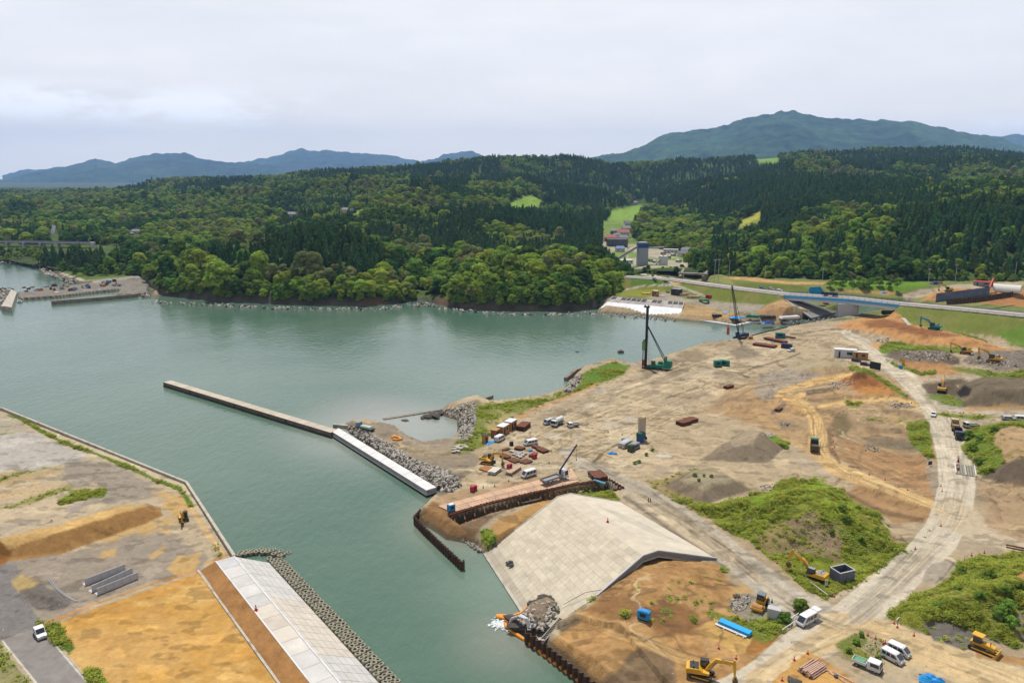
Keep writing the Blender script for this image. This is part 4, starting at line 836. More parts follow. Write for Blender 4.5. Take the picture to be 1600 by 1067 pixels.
n = 300; u = rng.uniform(1085, 1680, n); t = rng.uniform(0, 26, n); x, y, z = hill_at(u, t); ok_ = np.ones(n, bool)
for q in CLEAR: p_, q_ = proj(x, y, z); ok_ &= ~inpoly(p_, q_, q)
u, t, x, y, z = (v_[ok_] for v_ in (u, t, x, y, z)); n = len(u)
sets.append((u, t, x, y, z - .3, np.array([KI[['broad', 'bright', 'dark', 'broad', 'dark'][rng.integers(5)]][0] for _ in range(n)]), rng.uniform(.35, .85, n)))
A = [np.concatenate([s[k] for s in sets]) for k in range(7)]
isc = np.array([KINDS[i][0].startswith('cedar') for i in A[5]])
A[6] = np.where(isc, np.minimum(A[6], 1.35) * .92, A[6] * .86)
tp, tq = proj(A[2], A[3], A[4] + 6)
vis = (tp > 0) & (tp < 1600)
def shows(k):
    """rough test: nothing of the hill stands between the camera and the crown"""
    x, y, z = A[2][k], A[3][k], A[4][k] + 9
    f = np.linspace(.55, .985, 60); X, Y, Zr = x * f, y * f, CAMH + (z - CAMH) * f
    u = CX + FP * (X / Y) * (cp - np.tan(np.arctan(52.0 / Y) - PITCH) * sp); t = Y - shore_d(u); hz = np.where(t > 0, hill_z(u, t, shore_d(u), X, Y) + 6, -5)
    return bool((hz < Zr + 1.5).all())
NEAR = {'cedar_tree': 150, 'broadleaf_tree': 150}
single = np.zeros(len(A[0]), bool)
order = np.argsort(np.hypot(A[2], A[3]))
cnt = {'cedar_tree': 0, 'broadleaf_tree': 0}
def place_name(px, py):
    if px < 232: return 'behind the small harbour at far left'
    if px < 650: return 'on the wooded headland left of the cove'
    if px < 985: return 'on the wooded headland right of the cove'
    return 'in the wood behind the highway at right'
LOOK = {'cedar': 'dark green pointed conifer', 'cedar2': 'olive green pointed conifer', 'broad': 'leafy mid green round-crowned tree', 'bright': 'bright light green leafy tree', 'dark': 'dense dark green leafy tree', 'olive': 'greyish olive leafy tree', 'bamboo': 'yellow-green bamboo clump', 'bush': 'low green bush'}
def tree_thing(i, x, y, z, s, rz, where, grp):
    key = KINDS[i][0]; nm = 'conifer_tree' if key.startswith('cedar') else 'bush' if key == 'bush' else 'broadleaf_tree'
    e = empty(nm, (x, y, z), rz, LOOK[key] + ' ' + where, 'bush' if key == 'bush' else 'tree', grp); e.scale = (s, s, s)
    for n_, me in (('crown', KINDS[i][1]), ('trunk', KINDS[i][2])): link(n_, me, e)
    return e
for k in order:
    nm = 'cedar_tree' if isc[k] else 'broadleaf_tree'
    if not vis[k] or cnt[nm] >= NEAR[nm] or not shows(k): continue
    cnt[nm] += 1; single[k] = True; wh = place_name(tp[k], tq[k])
    tree_thing(int(A[5][k]), A[2][k], A[3][k], A[4][k], float(A[6][k]), rnd.uniform(0, 6.28), wh, 'trees ' + wh)
r_ = ~single; nn = int(r_.sum())
scatter('forest', np.stack([A[2], A[3], A[4]], 1)[r_], np.repeat(A[6][r_][:, None], 3, 1) * np.stack([rng.uniform(.9, 1.1, nn)] * 2 + [rng.uniform(.85, 1.15, nn)], 1), np.stack([rng.normal(0, .04, nn), rng.normal(0, .04, nn), rng.uniform(0, 6.28, nn)], 1), A[5][r_], TREES,
        'far-off mixed forest of conifers and leafy trees covering the hills', 'forest')
# ================================================================== water, sky, sun, haze, camera
def water():
    m = bpy.data.materials.new('sea_water'); m.use_nodes = True; N = m.node_tree.nodes; L = m.node_tree.links; b = N['Principled BSDF']
    tc = N.new('ShaderNodeTexCoord'); ge = N.new('ShaderNodeNewGeometry')
    n0 = N.new('ShaderNodeTexNoise'); n0.inputs['Scale'].default_value = .011; n0.inputs['Detail'].default_value = 5; L.new(ge.outputs['Position'], n0.inputs['Vector'])
    cr = N.new('ShaderNodeValToRGB'); cr.color_ramp.elements[0].position = .35; cr.color_ramp.elements[1].position = .7
    cr.color_ramp.elements[0].color = (.047, .093, .067, 1); cr.color_ramp.elements[1].color = (.077, .119, .088, 1)
    L.new(n0.outputs['Fac'], cr.inputs['Fac'])
    out = cr.outputs['Color']
    for (x, y), rad, col, k in (((-8, 192), 26, (.20, .20, .155), .8), ((2, 160), 24, (.15, .19, .15), .6), ((-44, 268), 46, (.22, .225, .20), .85), ((10, 330), 70, (.15, .19, .165), .45), ((95, 520), 110, (.15, .19, .17), .5), ((0, 138), 16, (.17, .17, .14), .6), ((-60, 300), 26, (.17, .16, .15), .35), ((-95, 620), 120, (.03, .075, .05), .7), ((60, 600), 130, (.03, .08, .055), .7)):  # last two, dark green: reflection of the wooded headlands painted into the colour
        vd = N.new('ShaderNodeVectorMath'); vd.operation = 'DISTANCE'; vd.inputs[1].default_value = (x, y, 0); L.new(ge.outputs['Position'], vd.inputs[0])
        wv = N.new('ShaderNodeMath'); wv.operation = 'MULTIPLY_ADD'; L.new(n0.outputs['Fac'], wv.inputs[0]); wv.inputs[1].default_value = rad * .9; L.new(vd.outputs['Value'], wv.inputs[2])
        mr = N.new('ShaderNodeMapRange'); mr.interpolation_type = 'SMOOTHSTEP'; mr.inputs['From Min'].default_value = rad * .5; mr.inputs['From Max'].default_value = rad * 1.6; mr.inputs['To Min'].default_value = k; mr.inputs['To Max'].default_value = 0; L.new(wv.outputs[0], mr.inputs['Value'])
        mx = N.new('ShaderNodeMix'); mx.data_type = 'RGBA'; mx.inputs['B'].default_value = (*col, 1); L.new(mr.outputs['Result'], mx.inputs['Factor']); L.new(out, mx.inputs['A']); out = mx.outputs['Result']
    L.new(out, b.inputs['Base Color'])
    nr = N.new('ShaderNodeTexNoise'); nr.inputs['Scale'].default_value = .006; nr.inputs['Detail'].default_value = 4; L.new(ge.outputs['Position'], nr.inputs['Vector'])
    rr = N.new('ShaderNodeMapRange'); rr.inputs['From Min'].default_value = .38; rr.inputs['From Max'].default_value = .62; rr.inputs['To Min'].default_value = .05; rr.inputs['To Max'].default_value = .14; L.new(nr.outputs['Fac'], rr.inputs['Value']); L.new(rr.outputs['Result'], b.inputs['Roughness'])
    b.inputs['Roughness'].default_value = .13; b.inputs['IOR'].default_value = 1.33; b.inputs['Specular IOR Level'].default_value = .5
    mp = N.new('ShaderNodeMapping'); mp.inputs['Rotation'].default_value = (0, 0, .5); mp.inputs['Scale'].default_value = (1, .55, 1); L.new(ge.outputs['Position'], mp.inputs['Vector'])
    h = None
    for sc_, dist in ((.42, .8), (1.5, .30), (.06, 1.4)):
        n = N.new('ShaderNodeTexNoise'); n.inputs['Scale'].default_value = sc_; n.inputs['Detail'].default_value = 3; L.new(mp.outputs[0], n.inputs['Vector'])
        bp = N.new('ShaderNodeBump'); bp.inputs['Strength'].default_value = .27; bp.inputs['Distance'].default_value = dist; L.new(n.outputs['Fac'], bp.inputs['Height'])
        if h: L.new(h.outputs['Normal'], bp.inputs['Normal'])
        h = bp
    L.new(h.outputs['Normal'], b.inputs['Normal'])
    return m
b = MB(); b.add([(-4000, -500, 0), (4000, -500, 0), (4000, 5000, 0), (-4000, 5000, 0)], [(0, 1, 2, 3)])
tag(b.build('water', water()), 'grey-green sheltered sea water of the bay', 'water', kind='structure')
w = bpy.data.worlds.new('World'); SC.world = w; w.use_nodes = True; N = w.node_tree.nodes; L = w.node_tree.links
SUN_EL, SUN_AZ = R(67), R(-16)          # azimuth from +Y towards +X
bg = N['Background']
sk = N.new('ShaderNodeTexSky'); sk.sky_type = 'NISHITA'; sk.sun_disc = False; sk.sun_elevation = SUN_EL; sk.sun_rotation = SUN_AZ; sk.air_density = 1.0; sk.dust_density = 2.0
tc = N.new('ShaderNodeTexCoord')
mp = N.new('ShaderNodeMapping'); mp.inputs['Scale'].default_value = (1, 1, 4.2); L.new(tc.outputs['Generated'], mp.inputs['Vector'])
n1 = N.new('ShaderNodeTexNoise'); n1.inputs['Scale'].default_value = 2.3; n1.inputs['Detail'].default_value = 8; n1.inputs['Roughness'].default_value = .58; n1.inputs['Distortion'].default_value = .4; L.new(mp.outputs[0], n1.inputs['Vector'])
r1 = N.new('ShaderNodeMapRange'); r1.inputs['From Min'].default_value = .3; r1.inputs['From Max'].default_value = .62; r1.inputs['To Min'].default_value = .90; r1.inputs['To Max'].default_value = .97; L.new(n1.outputs['Fac'], r1.inputs['Value'])
n2 = N.new('ShaderNodeTexNoise'); n2.inputs['Scale'].default_value = 4.5; n2.inputs['Detail'].default_value = 9; n2.inputs['Roughness'].default_value = .6; L.new(mp.outputs[0], n2.inputs['Vector'])
cc = N.new('ShaderNodeValToRGB'); cc.color_ramp.elements[0].position = .3; cc.color_ramp.elements[1].position = .72
cc.color_ramp.elements[0].color = (10.0, 9.95, 10.1, 1); cc.color_ramp.elements[1].color = (11.3, 11.1, 11.2, 1); L.new(n2.outputs['Fac'], cc.inputs['Fac'])
mx = N.new('ShaderNodeMix'); mx.data_type = 'RGBA'; L.new(r1.outputs['Result'], mx.inputs['Factor']); L.new(sk.outputs[0], mx.inputs['A']); L.new(cc.outputs['Color'], mx.inputs['B'])
sz = N.new('ShaderNodeSeparateXYZ'); L.new(tc.outputs['Generated'], sz.inputs[0])
def rng_(src, a, b_, c, d_): m_ = N.new('ShaderNodeMapRange'); m_.interpolation_type = 'SMOOTHSTEP'; [setattr(m_.inputs[k], 'default_value', v) for k, v in (('From Min', a), ('From Max', b_), ('To Min', c), ('To Max', d_))]; L.new(src, m_.inputs['Value']); return m_.outputs['Result']
def mul(a, b_): m_ = N.new('ShaderNodeMath'); m_.operation = 'MULTIPLY'; L.new(a, m_.inputs[0]); L.new(b_, m_.inputs[1]); return m_.outputs[0]
def mixc(f, a, col, bl='MIX'): m_ = N.new('ShaderNodeMix'); m_.data_type = 'RGBA'; m_.blend_type = bl; L.new(f, m_.inputs['Factor']); L.new(a, m_.inputs['A']); m_.inputs['B'].default_value = (*col, 1); return m_.outputs['Result']
out = mixc(rng_(sz.outputs['Z'], .28, .8, 0, 1), mx.outputs['Result'], (.30, .34, .42), 'MULTIPLY')      # thinner, bluer cloud overhead
out = mixc(rng_(sz.outputs['Z'], .0, .17, 1, 0), out, (1.30, 1.18, 1.03), 'MULTIPLY')                    # bright veil low down
m3 = N.new('ShaderNodeMapping'); m3.inputs['Scale'].default_value = (9, 9, 26); L.new(tc.outputs['Generated'], m3.inputs['Vector'])
n3 = N.new('ShaderNodeTexNoise'); n3.inputs['Scale'].default_value = 1.0; n3.inputs['Detail'].default_value = 9; n3.inputs['Roughness'].default_value = .6; L.new(m3.outputs[0], n3.inputs['Vector'])
for x0, x1, zc, zw, k in ((-.62, -.2, .078, .03, .95), (.44, .6, .052, .016, .8)):
    band = mul(mul(rng_(sz.outputs['Z'], zc - zw, zc - zw * .3, 0, 1), rng_(sz.outputs['Z'], zc + zw * .1, zc + zw, 1, 0)), mul(rng_(sz.outputs['X'], x0, x0 + .1, 0, 1), rng_(sz.outputs['X'], x1 - .1, x1, 1, 0)))
    low = mul(mul(rng_(sz.outputs['Z'], zc - zw * 1.7, zc - zw * .8, 0, 1), rng_(sz.outputs['Z'], zc - zw * .6, zc, 1, 0)), mul(rng_(sz.outputs['X'], x0 - .1, x0 + .1, 0, 1), rng_(sz.outputs['X'], x1 - .1, x1 + .08, 1, 0)))
    out = mixc(mul(low, rng_(n3.outputs['Fac'], .3, .6, .15, .7)), out, (.90, .90, .93), 'MULTIPLY'); out = mixc(mul(band, rng_(n3.outputs['Fac'], .42, .58, 0, k)), out, (13.6, 13.3, 13.4))
L.new(out, bg.inputs['Color']); bg.inputs['Strength'].default_value = .078
sun = bpy.data.lights.new('sun', 'SUN'); sun.energy = 5.0; sun.angle = R(.6); sun.color = (1, .955, .885)
so = bpy.data.objects.new('sun', sun); COL.objects.link(so)
d = Vector((math.cos(SUN_EL) * math.sin(SUN_AZ), math.cos(SUN_EL) * math.cos(SUN_AZ), math.sin(SUN_EL))); so.rotation_euler = d.to_track_quat('Z', 'Y').to_euler()
hb = MB(); hb.box((0, 9750, 574), (36000, 19900, 1160))
hm = bpy.data.materials.new('haze'); hm.use_nodes = True; N = hm.node_tree.nodes; L = hm.node_tree.links; N.remove(N['Principled BSDF'])
pv = N.new('ShaderNodeVolumePrincipled'); pv.inputs['Color'].default_value = (.32, .57, 1.0, 1); pv.inputs['Density'].default_value = .46e-4; pv.inputs['Anisotropy'].default_value = .0
L.new(pv.outputs[0], N['Material Output'].inputs['Volume'])
HAZE = tag(hb.build('haze', hm), 'pale blue haze over the far hills', 'haze', kind='stuff')
cam = bpy.data.cameras.new('camera'); co = bpy.data.objects.new('camera', cam); COL.objects.link(co); co.location = (0, 0, CAMH); co.rotation_euler = (math.pi / 2 - PITCH, 0, 0)
cam.sensor_width = 36; cam.lens = 36 * FP / 1600; cam.clip_start = 1; cam.clip_end = 30000; SC.camera = co
vs = SC.view_settings; vs.view_transform = 'Standard'; vs.look = 'None'; vs.exposure = .3; vs.gamma = 1
SC.render.engine = 'CYCLES'; cy = SC.cycles; cy.use_denoising = True; cy.denoiser = 'OPENIMAGEDENOISE'; cy.denoising_prefilter = 'ACCURATE'; cy.max_bounces = 5; cy.diffuse_bounces = 2; cy.glossy_bounces = 2; cy.transmission_bounces = 2; cy.volume_bounces = 0; cy.transparent_max_bounces = 4
cy.sample_clamp_indirect = 6; cy.use_adaptive_sampling = True; cy.adaptive_threshold = .02
# ================================================================== concrete, steel and earth works
WHITE, YEL, CONC = S(236, 236, 238), S(232, 174, 36), S(196, 188, 174)
m_conc = mat('concrete', CONC, .9, var=.14, scale=.6, bump=.15, dirt=S(140, 128, 110)); m_concw = mat('new_concrete', S(226, 226, 228), .85, var=.06, scale=.5, dirt=S(196, 194, 190))
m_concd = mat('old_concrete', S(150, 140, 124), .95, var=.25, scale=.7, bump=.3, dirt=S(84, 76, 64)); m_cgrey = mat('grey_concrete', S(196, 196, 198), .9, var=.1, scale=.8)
m_panel = mat('panel_concrete', (1, 1, 1), .9, var=.15, scale=.3, attr=True, spec=.2, bump=.12)
m_rust = mat('rusty_steel', S(120, 70, 46), .85, var=.35, scale=1.5, dirt=S(74, 46, 34)); m_rustd = mat('dark_rusty_steel', S(92, 66, 50), .85, var=.35, scale=1.2, dirt=S(56, 42, 34))
m_plate = mat('steel_plate', S(206, 168, 138), .7, var=.14, scale=.4, dirt=S(176, 140, 112)); m_dark = mat('dark_steel', S(52, 50, 50), .6, var=.2); m_black = mat('black_rubber', S(34, 33, 34), .8, var=.25, scale=3)
m_orange = mat('orange_float', S(244, 156, 44), .6, var=.1); m_blue = mat('blue_tarp', S(30, 150, 226), .55, var=.2, scale=2, bump=.5, bscale=2); m_wood = mat('timber', S(200, 172, 148), .85, var=.2, scale=2)
m_grey = mat('grey_paint', S(150, 152, 156), .6, var=.1); m_white = mat('white_paint', WHITE, .4, var=.05, spec=.5, dirt=S(206, 198, 184)); m_glass = mat('vehicle_glass', S(44, 54, 62), .12, var=.1, spec=.8)
m_soilw = mat('levee_soil', S(176, 128, 74), .95, var=.3, scale=.35, bump=.5, bscale=1.5, dirt=S(128, 84, 44)); m_rock = mat('rock', S(192, 184, 172), .95, var=.35, scale=1.2, bump=.4, bscale=3); m_rockd = mat('dark_rock', S(86, 80, 74), .95, var=.4, scale=1, bump=.4, bscale=3)
m_red = mat('red_paint', S(206, 52, 40), .6, var=.1); m_green = mat('green_paint', S(20, 130, 106), .5, var=.12); m_teal = mat('teal_paint', S(30, 160, 160), .5, var=.1); m_navy = mat('navy_paint', S(40, 50, 90), .5, var=.15); m_bfas = mat('blue_fascia', S(90, 180, 235), .6, var=.08)
m_yel = mat('yellow_paint', YEL, .5, var=.08, spec=.5, dirt=S(200, 148, 30)); m_tan = mat('tan_wood', S(190, 140, 84), .8, var=.15); m_cream = mat('cream_paint', S(224, 216, 200), .6, var=.06)
def lerp(a, b, t): return a + (b - a) * t
def patch(name, q, nu, nv, tone, parent=None, gap=.05, th=.06, lab=None, cell=None):
    """panels laid on the plane of q = (a, b, c, d); every panel has its own tone"""
    a, b, c, d = [Vector(p) for p in q]; V_, F_, C_ = [], [], []
    nrm = (b - a).cross(d - a).normalized(); nrm = nrm if nrm.z > 0 else -nrm
    f = lambda u, v: lerp(lerp(a, b, u), lerp(d, c, u), v)
    def addq(p, col): F_.append(tuple(range(len(V_), len(V_) + 4))); V_.extend([tuple(x) for x in p]); C_.extend([col] * 4)
    base = tuple(x * .82 for x in tone(-1, -1)); o = [a, b, c, d]
    addq([p for p in o], base); dn = [p - Vector((0, 0, 1.2)) for p in o]
    for i in range(4): addq([o[i], o[(i + 1) % 4], dn[(i + 1) % 4], dn[i]], base)
    lu, lv = (b - a).length / nu, (d - a).length / nv
    cells = [(i, j, 1, 1) for i in range(nu) for j in range(nv)] if cell is None else cell
    for i, j, wu, wv in cells:
        gu, gv = gap / lu / nu, gap / lv / nv
        u0, u1, v0, v1 = i / nu + gu, min(1, (i + wu) / nu) - gu, j / nv + gv, min(1, (j + wv) / nv) - gv
        p = [f(u0, v0) + nrm * th, f(u1, v0) + nrm * th, f(u1, v1) + nrm * th, f(u0, v1) + nrm * th]; col = tone(i, j)
        addq(p, col)
        e = [f(u0, v0), f(u1, v0), f(u1, v1), f(u0, v1)]
        for k in range(4): addq([e[k], e[(k + 1) % 4], p[(k + 1) % 4], p[k]], col)
    me = np_mesh(name, np.array(V_), np.array(F_), m_panel, np.array(C_), smooth=False)
    return link(name, me, parent)
def ribbon(name, line, w, h, m, zb=None, parent=None, side=1):
    """wall of width w along a line of world points (top), going down to zb"""
    V_ = []; n = len(line); F_ = []
    for i, p in enumerate(line):
        p = Vector(p); a = Vector(line[max(i - 1, 0)]); c = Vector(line[min(i + 1, n - 1)]); d = (c - a); d.z = 0; d.normalize(); nn_ = Vector((-d.y, d.x, 0)) * side * w
        z0 = zb if zb is not None else p.z - h
        V_ += [p, p + nn_, Vector((p.x + nn_.x, p.y + nn_.y, z0)), Vector((p.x, p.y, z0))]
    for i in range(n - 1):
        for k in range(4): F_.append((i * 4 + k, i * 4 + (k + 1) % 4, i * 4 + 4 + (k + 1) % 4, i * 4 + 4 + k))
    F_ += [(0, 3, 2, 1), tuple(4 * n - 4 + k for k in range(4))]
    b = MB(); b.add(V_, F_); return b.build(name, m, parent)
def dense(line, step):
    out = [Vector(line[0])]
    for a, b in zip(line, line[1:]):
        a, b = Vector(a), Vector(b); n = max(1, int((b - a).length / step))
        out += [lerp(a, b, (i + 1) / n) for i in range(n)]
    return out
def sheet_pile(name, line, top, bot, m, label, pitch=1.2, dep=.42, th=.09):
    """corrugated steel sheet pile wall; top may vary"""
    pts = dense(line, pitch / 4); V_, F_ = [], []
    for i, p in enumerate(pts):
        a, c = pts[max(i - 1, 0)], pts[min(i + 1, len(pts) - 1)]; d = c - a; d.z = 0; d.normalize(); nn_ = Vector((-d.y, d.x, 0))
        o = (dep / 2 if i % 4 in (0, 1) else -dep / 2); zt = top + .12 * math.sin(i * 1.7) * (i % 8 < 4)
        for s in (o + th, o - th): q = p + nn_ * s; V_ += [(q.x, q.y, zt), (q.x, q.y, bot)]
    for i in range(len(pts) - 1):
        k = 4 * i; F_ += [(k, k + 4, k + 5, k + 1), (k + 2, k + 3, k + 7, k + 6), (k, k + 2, k + 6, k + 4)]
    b = MB(); b.add(V_, F_); o = b.build(name, m); tag(o, label, 'sheet pile wall'); return o
def fence(name, line, sp, h, label, cat, mrail, mpost, rails=(1.0,), pw=.09, rw=.06, group=None):
    e = empty(name, Vector(line[0]), 0, label, cat, group); o0 = Vector(line[0])
    pts = dense(line, sp); b = MB()
    for r in rails:
        for p, q in zip(pts, pts[1:]): b.beam(p - o0 + Vector((0, 0, h * r)), q - o0 + Vector((0, 0, h * r)), rw, rw * 2)
    b.build('rail', mrail, e); pm = MB().box((0, 0, h / 2), (pw, pw, h)).mesh('post', mpost)
    for p in pts: x = link('post', pm, e); x.location = p - o0
    return e
# --- left platform: parapet, levee with concrete facing, armour blocks at its toe
par = [P(-160, 628, 3.9), P(5, 636.5, 3.9), P(293, 751.5, 3.9), P(368, 866, 3.9)]
e = empty('quay_wall', par[1], 0, 'long low concrete parapet along the water edge of the left platform', 'sea wall')
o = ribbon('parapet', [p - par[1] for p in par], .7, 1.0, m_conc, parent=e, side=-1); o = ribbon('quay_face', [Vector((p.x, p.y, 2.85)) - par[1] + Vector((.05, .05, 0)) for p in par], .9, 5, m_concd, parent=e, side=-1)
dirv = Vector((math.cos(R(-53)), math.sin(R(-53)), 0)); nv = Vector((math.sin(R(53)), math.cos(R(53)), 0))     # along / towards the water
LF, LC, LR, LT = P(312, 892, 3), P(336, 877, 5), P(364, 869, 5), P(416, 873, 1)
def along(p, s, z=None): q = p + dirv * s; return Vector((q.x, q.y, p.z if z is None else z))
e = empty('sea_levee', LC, 0, 'white concrete faced levee with a brown earth back slope at bottom left', 'levee')
LL = 74
def rel(q): return [p - LC for p in q]
MB().add(rel([LF, along(LF, LL), along(LC, LL), LC]) + rel([LF - Vector((0, 0, 2)), along(LF, LL) - Vector((0, 0, 2)), along(LC, LL) - Vector((0, 0, 4)), LC - Vector((0, 0, 4))]), [(0, 1, 2, 3), (0, 3, 7, 4), (3, 2, 6, 7), (0, 4, 5, 1)]).build('earth_slope', m_soilw, e)
tw = lambda i, j: tuple(x * (1 if (i // 3) % 3 != 1 else .86) * r for x, r in zip(WHITE, (1, 1 - .03 * ((i // 3) % 3 == 1), 1 - .09 * ((i // 3) % 3 == 1))) for r in [r]) if i >= 0 else S(200, 198, 196)
def tone_l(i, j):
    if i < 0: return S(206, 202, 198)
    base = S(216, 206, 192) if 7 <= i < 15 else S(212, 209, 204); f = rnd.uniform(.95, 1.03); return tuple(c * f for c in base)
patch('crest_slab', rel([LC, along(LC, LL), along(LR, LL), LR]), 15, 1, lambda i, j: tint(([S(206, 205, 205), S(214, 211, 206), S(210, 207, 203), S(214, 211, 206), S(208, 205, 201), S(218, 208, 194), S(206, 194, 180), S(220, 210, 196), S(222, 216, 206)][min(i, 8)] if i < 9 and i >= 0 else S(214, 211, 206) if i > 0 else S(210, 206, 202)), .95, 1.03, rnd), e, th=.03)
LT2 = LR + (LT - LR).dot(nv) * nv; LT2.z = .8
patch('facing_slab', rel([LR, along(LR, LL), along(LT2, LL), LT2]), 24, 6, tone_l, e, th=.04)
MB().add(rel([LF, LC, LR, LT2, Vector((LT2.x, LT2.y, -2)), Vector((LF.x, LF.y, 1))]), [(0, 5, 4, 3, 2, 1)]).build('end_wall', m_concw, e)
ribbon('crest_kerb', rel([along(LC, 0, 5.12), along(LC, LL, 5.12)]), .3, .3, m_concw, parent=e)
ribbon('crest_kerb', rel([along(LR, 0, 5.1), along(LR, LL, 5.1)]), .35, .3, m_concw, parent=e)
fl = [along(LF, -.5, 3.25) - nv * .5, along(LF, LL, 3.25) - nv * .5]
tag(ribbon('drain_kerb', fl, .45, .4, m_conc), 'thin concrete drain kerb between the ochre sand field and the levee slope', 'kerb')
# armour blocks: hollow square blocks in rows at the toe
bm_ = MB()
for a_, r0, r1, z0, z1 in ((0, .68, .68, -.35, .25), (0, .68, .3, .25, .25)): pass
n8 = 8; ring = []
V_ = []; 
for (r_, z_) in ((.72, -.4), (.72, .18), (.6, .3), (.34, .3), (.3, -.3)): V_ += [(r_ * math.cos(2 * math.pi * k / n8 + .39), r_ * math.sin(2 * math.pi * k / n8 + .39), z_) for k in range(n8)]
bm_.add(V_, [(j * n8 + k, j * n8 + (k + 1) % n8, (j + 1) * n8 + (k + 1) % n8, (j + 1) * n8 + k) for j in range(4) for k in range(n8)])
m_armour = mat('armour_block', S(164, 158, 138), .95, var=.4, scale=.8, bump=.4, bscale=3, dirt=S(98, 98, 58)); armour = bm_.mesh('armour_block', m_armour)
for row in range(3):
    for k in range(43):
        base = LT2 + nv * (.7 + row * 1.25) + dirv * (k * 1.52 + (row % 2) * .7 - 1.5)
        o = link('armour_block', armour); o.location = (base.x + rnd.uniform(-.1, .1), base.y + rnd.uniform(-.1, .1), 1.0 - row * .42 + rnd.uniform(-.05, .05)); o.rotation_euler = (rnd.uniform(-.1, .1), .2 + rnd.uniform(-.1, .1), rnd.uniform(0, 6))
        tag(o, 'olive-grey hollow concrete block in the armour rows at the foot of the white levee', 'armour block', 'armour blocks along the levee toe')
for t in np.linspace(0, 1, 8):            # the rows turn round the end of the levee
    for row in range(3):
        ax_, ay_ = np.interp(t, [0, .35, .75, 1], [374, 396, 420, 436]), np.interp(t, [0, .35, .75, 1], [867, 862.5, 862.5, 868]); p = P(ax_, ay_, .6) + Vector((.5 * row * t * 2 - .3 * row + rnd.uniform(-.2, .2), 1.25 * row + rnd.uniform(-.2, .2), -.3 * row)) ; o = link('armour_block', armour); o.location = p; o.rotation_euler = (rnd.uniform(-.1, .1), rnd.uniform(-.1, .1), rnd.uniform(0, 6))
        tag(o, 'olive-grey hollow concrete block in the armour rows at the foot of the white levee', 'armour block', 'armour blocks along the levee toe')
# L-shaped retaining units in three rows
lm = MB().box((0, 0, .075), (1.9, 1.6, .15)).box((0, .72, .95), (1.9, .16, 1.6)).mesh('retaining_unit', mat('pale_unit', S(204, 203, 204), .85, var=.12, scale=.8), bevel=.02)
for (a, b, n, nm) in (((131, 914), (194, 890), 5, 'back'), ((141, 925), (205, 896), 5, 'middle'), ((150, 929), (214, 903), 5, 'front')):
    A_, B_ = P(*a), P(*b); d = (B_ - A_); rz = math.atan2(d.y, d.x)
    for k in range(n):
        o = link('retaining_unit', lm); o.location = lerp(A_, B_, (k + .5) / n); o.rotation_euler = (0, 0, rz + math.pi); o.scale = (d.length / n / 1.92, 1, 1)
        tag(o, 'grey L-shaped concrete wall unit in the %s row of three beside the ochre field' % nm, 'retaining wall unit', 'L-shaped units, %s row' % nm)
for k, off in enumerate((0, 3)):
    tag(MB().tube([P(75 + off, 905 - off * .3, 3.15), P(86 + off, 918, 3.15), P(100 + off, 930, 3.15), P(118 + off, 940, 3.15)], .16, 6).build('pipe', m_grey), ['pale pipe lying in a curve beside the gravel ridges', 'second pale pipe lying on the right of the curved one'][k], 'pipe')
# --- breakwater
top = [P(255, 597, 2), P(505, 672.5, 2)]; wv = (P(262, 593, 2) - P(255, 597, 2))
d = (top[1] - top[0]).normalized(); nl = Vector((-d.y, d.x, 0))
e = empty('old_breakwater', top[0], 0, 'old narrow breakwater arm with stained dark side reaching into the bay', 'breakwater')
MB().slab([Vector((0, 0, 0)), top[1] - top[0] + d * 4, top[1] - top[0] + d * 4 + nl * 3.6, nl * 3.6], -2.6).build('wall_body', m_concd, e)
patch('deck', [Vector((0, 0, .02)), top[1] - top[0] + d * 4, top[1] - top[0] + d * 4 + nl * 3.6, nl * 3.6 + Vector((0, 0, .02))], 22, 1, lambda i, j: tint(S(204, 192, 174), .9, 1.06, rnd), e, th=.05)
A_, B_ = P(520, 675, 2.1), P(666, 766, 2.1); C_, D_ = P(682, 761, 2.1), P(529, 668.5, 2.1)
e = empty('new_breakwater', A_, 0, 'new pale concrete breakwater block with clean white top', 'breakwater')
MB().slab([p - A_ for p in (A_, B_, C_, D_)], -3.2).build('wall_body', m_concw, e, bevel=.08)
patch('deck', [p - A_ for p in (A_, B_, C_, D_)], 9, 1, lambda i, j: tint(S(234, 232, 230), .92, 1.03, rnd), e, th=.04, gap=.05)
m_tide = mat('tide_band', S(70, 66, 52), .8, var=.4, scale=1.2, dirt=S(52, 58, 40))
def tide(name, line, top, par, o, side): ribbon(name, [Vector((p.x, p.y, top)) - o for p in line], .12, 1.6, m_tide, parent=par, side=side)
ob = bpy.data.objects['old_breakwater']; l0 = [top[0] - d * .05 - nl * .02, top[1] + d * 4 - nl * .02]; tide('tide_band', l0, .75, ob, top[0], -1)
tide('tide_band', [A_ , B_, C_], .5, e, A_, -1)
for k in range(3): q_ = lerp(top[0], top[1], .2 + .3 * k); MB().box(q_ - top[0] - nl * .06 + Vector((0, 0, -1.0)), (.5, .12, 1.9), math.atan2(d.y, d.x)).build('ladder', m_dark, ob)
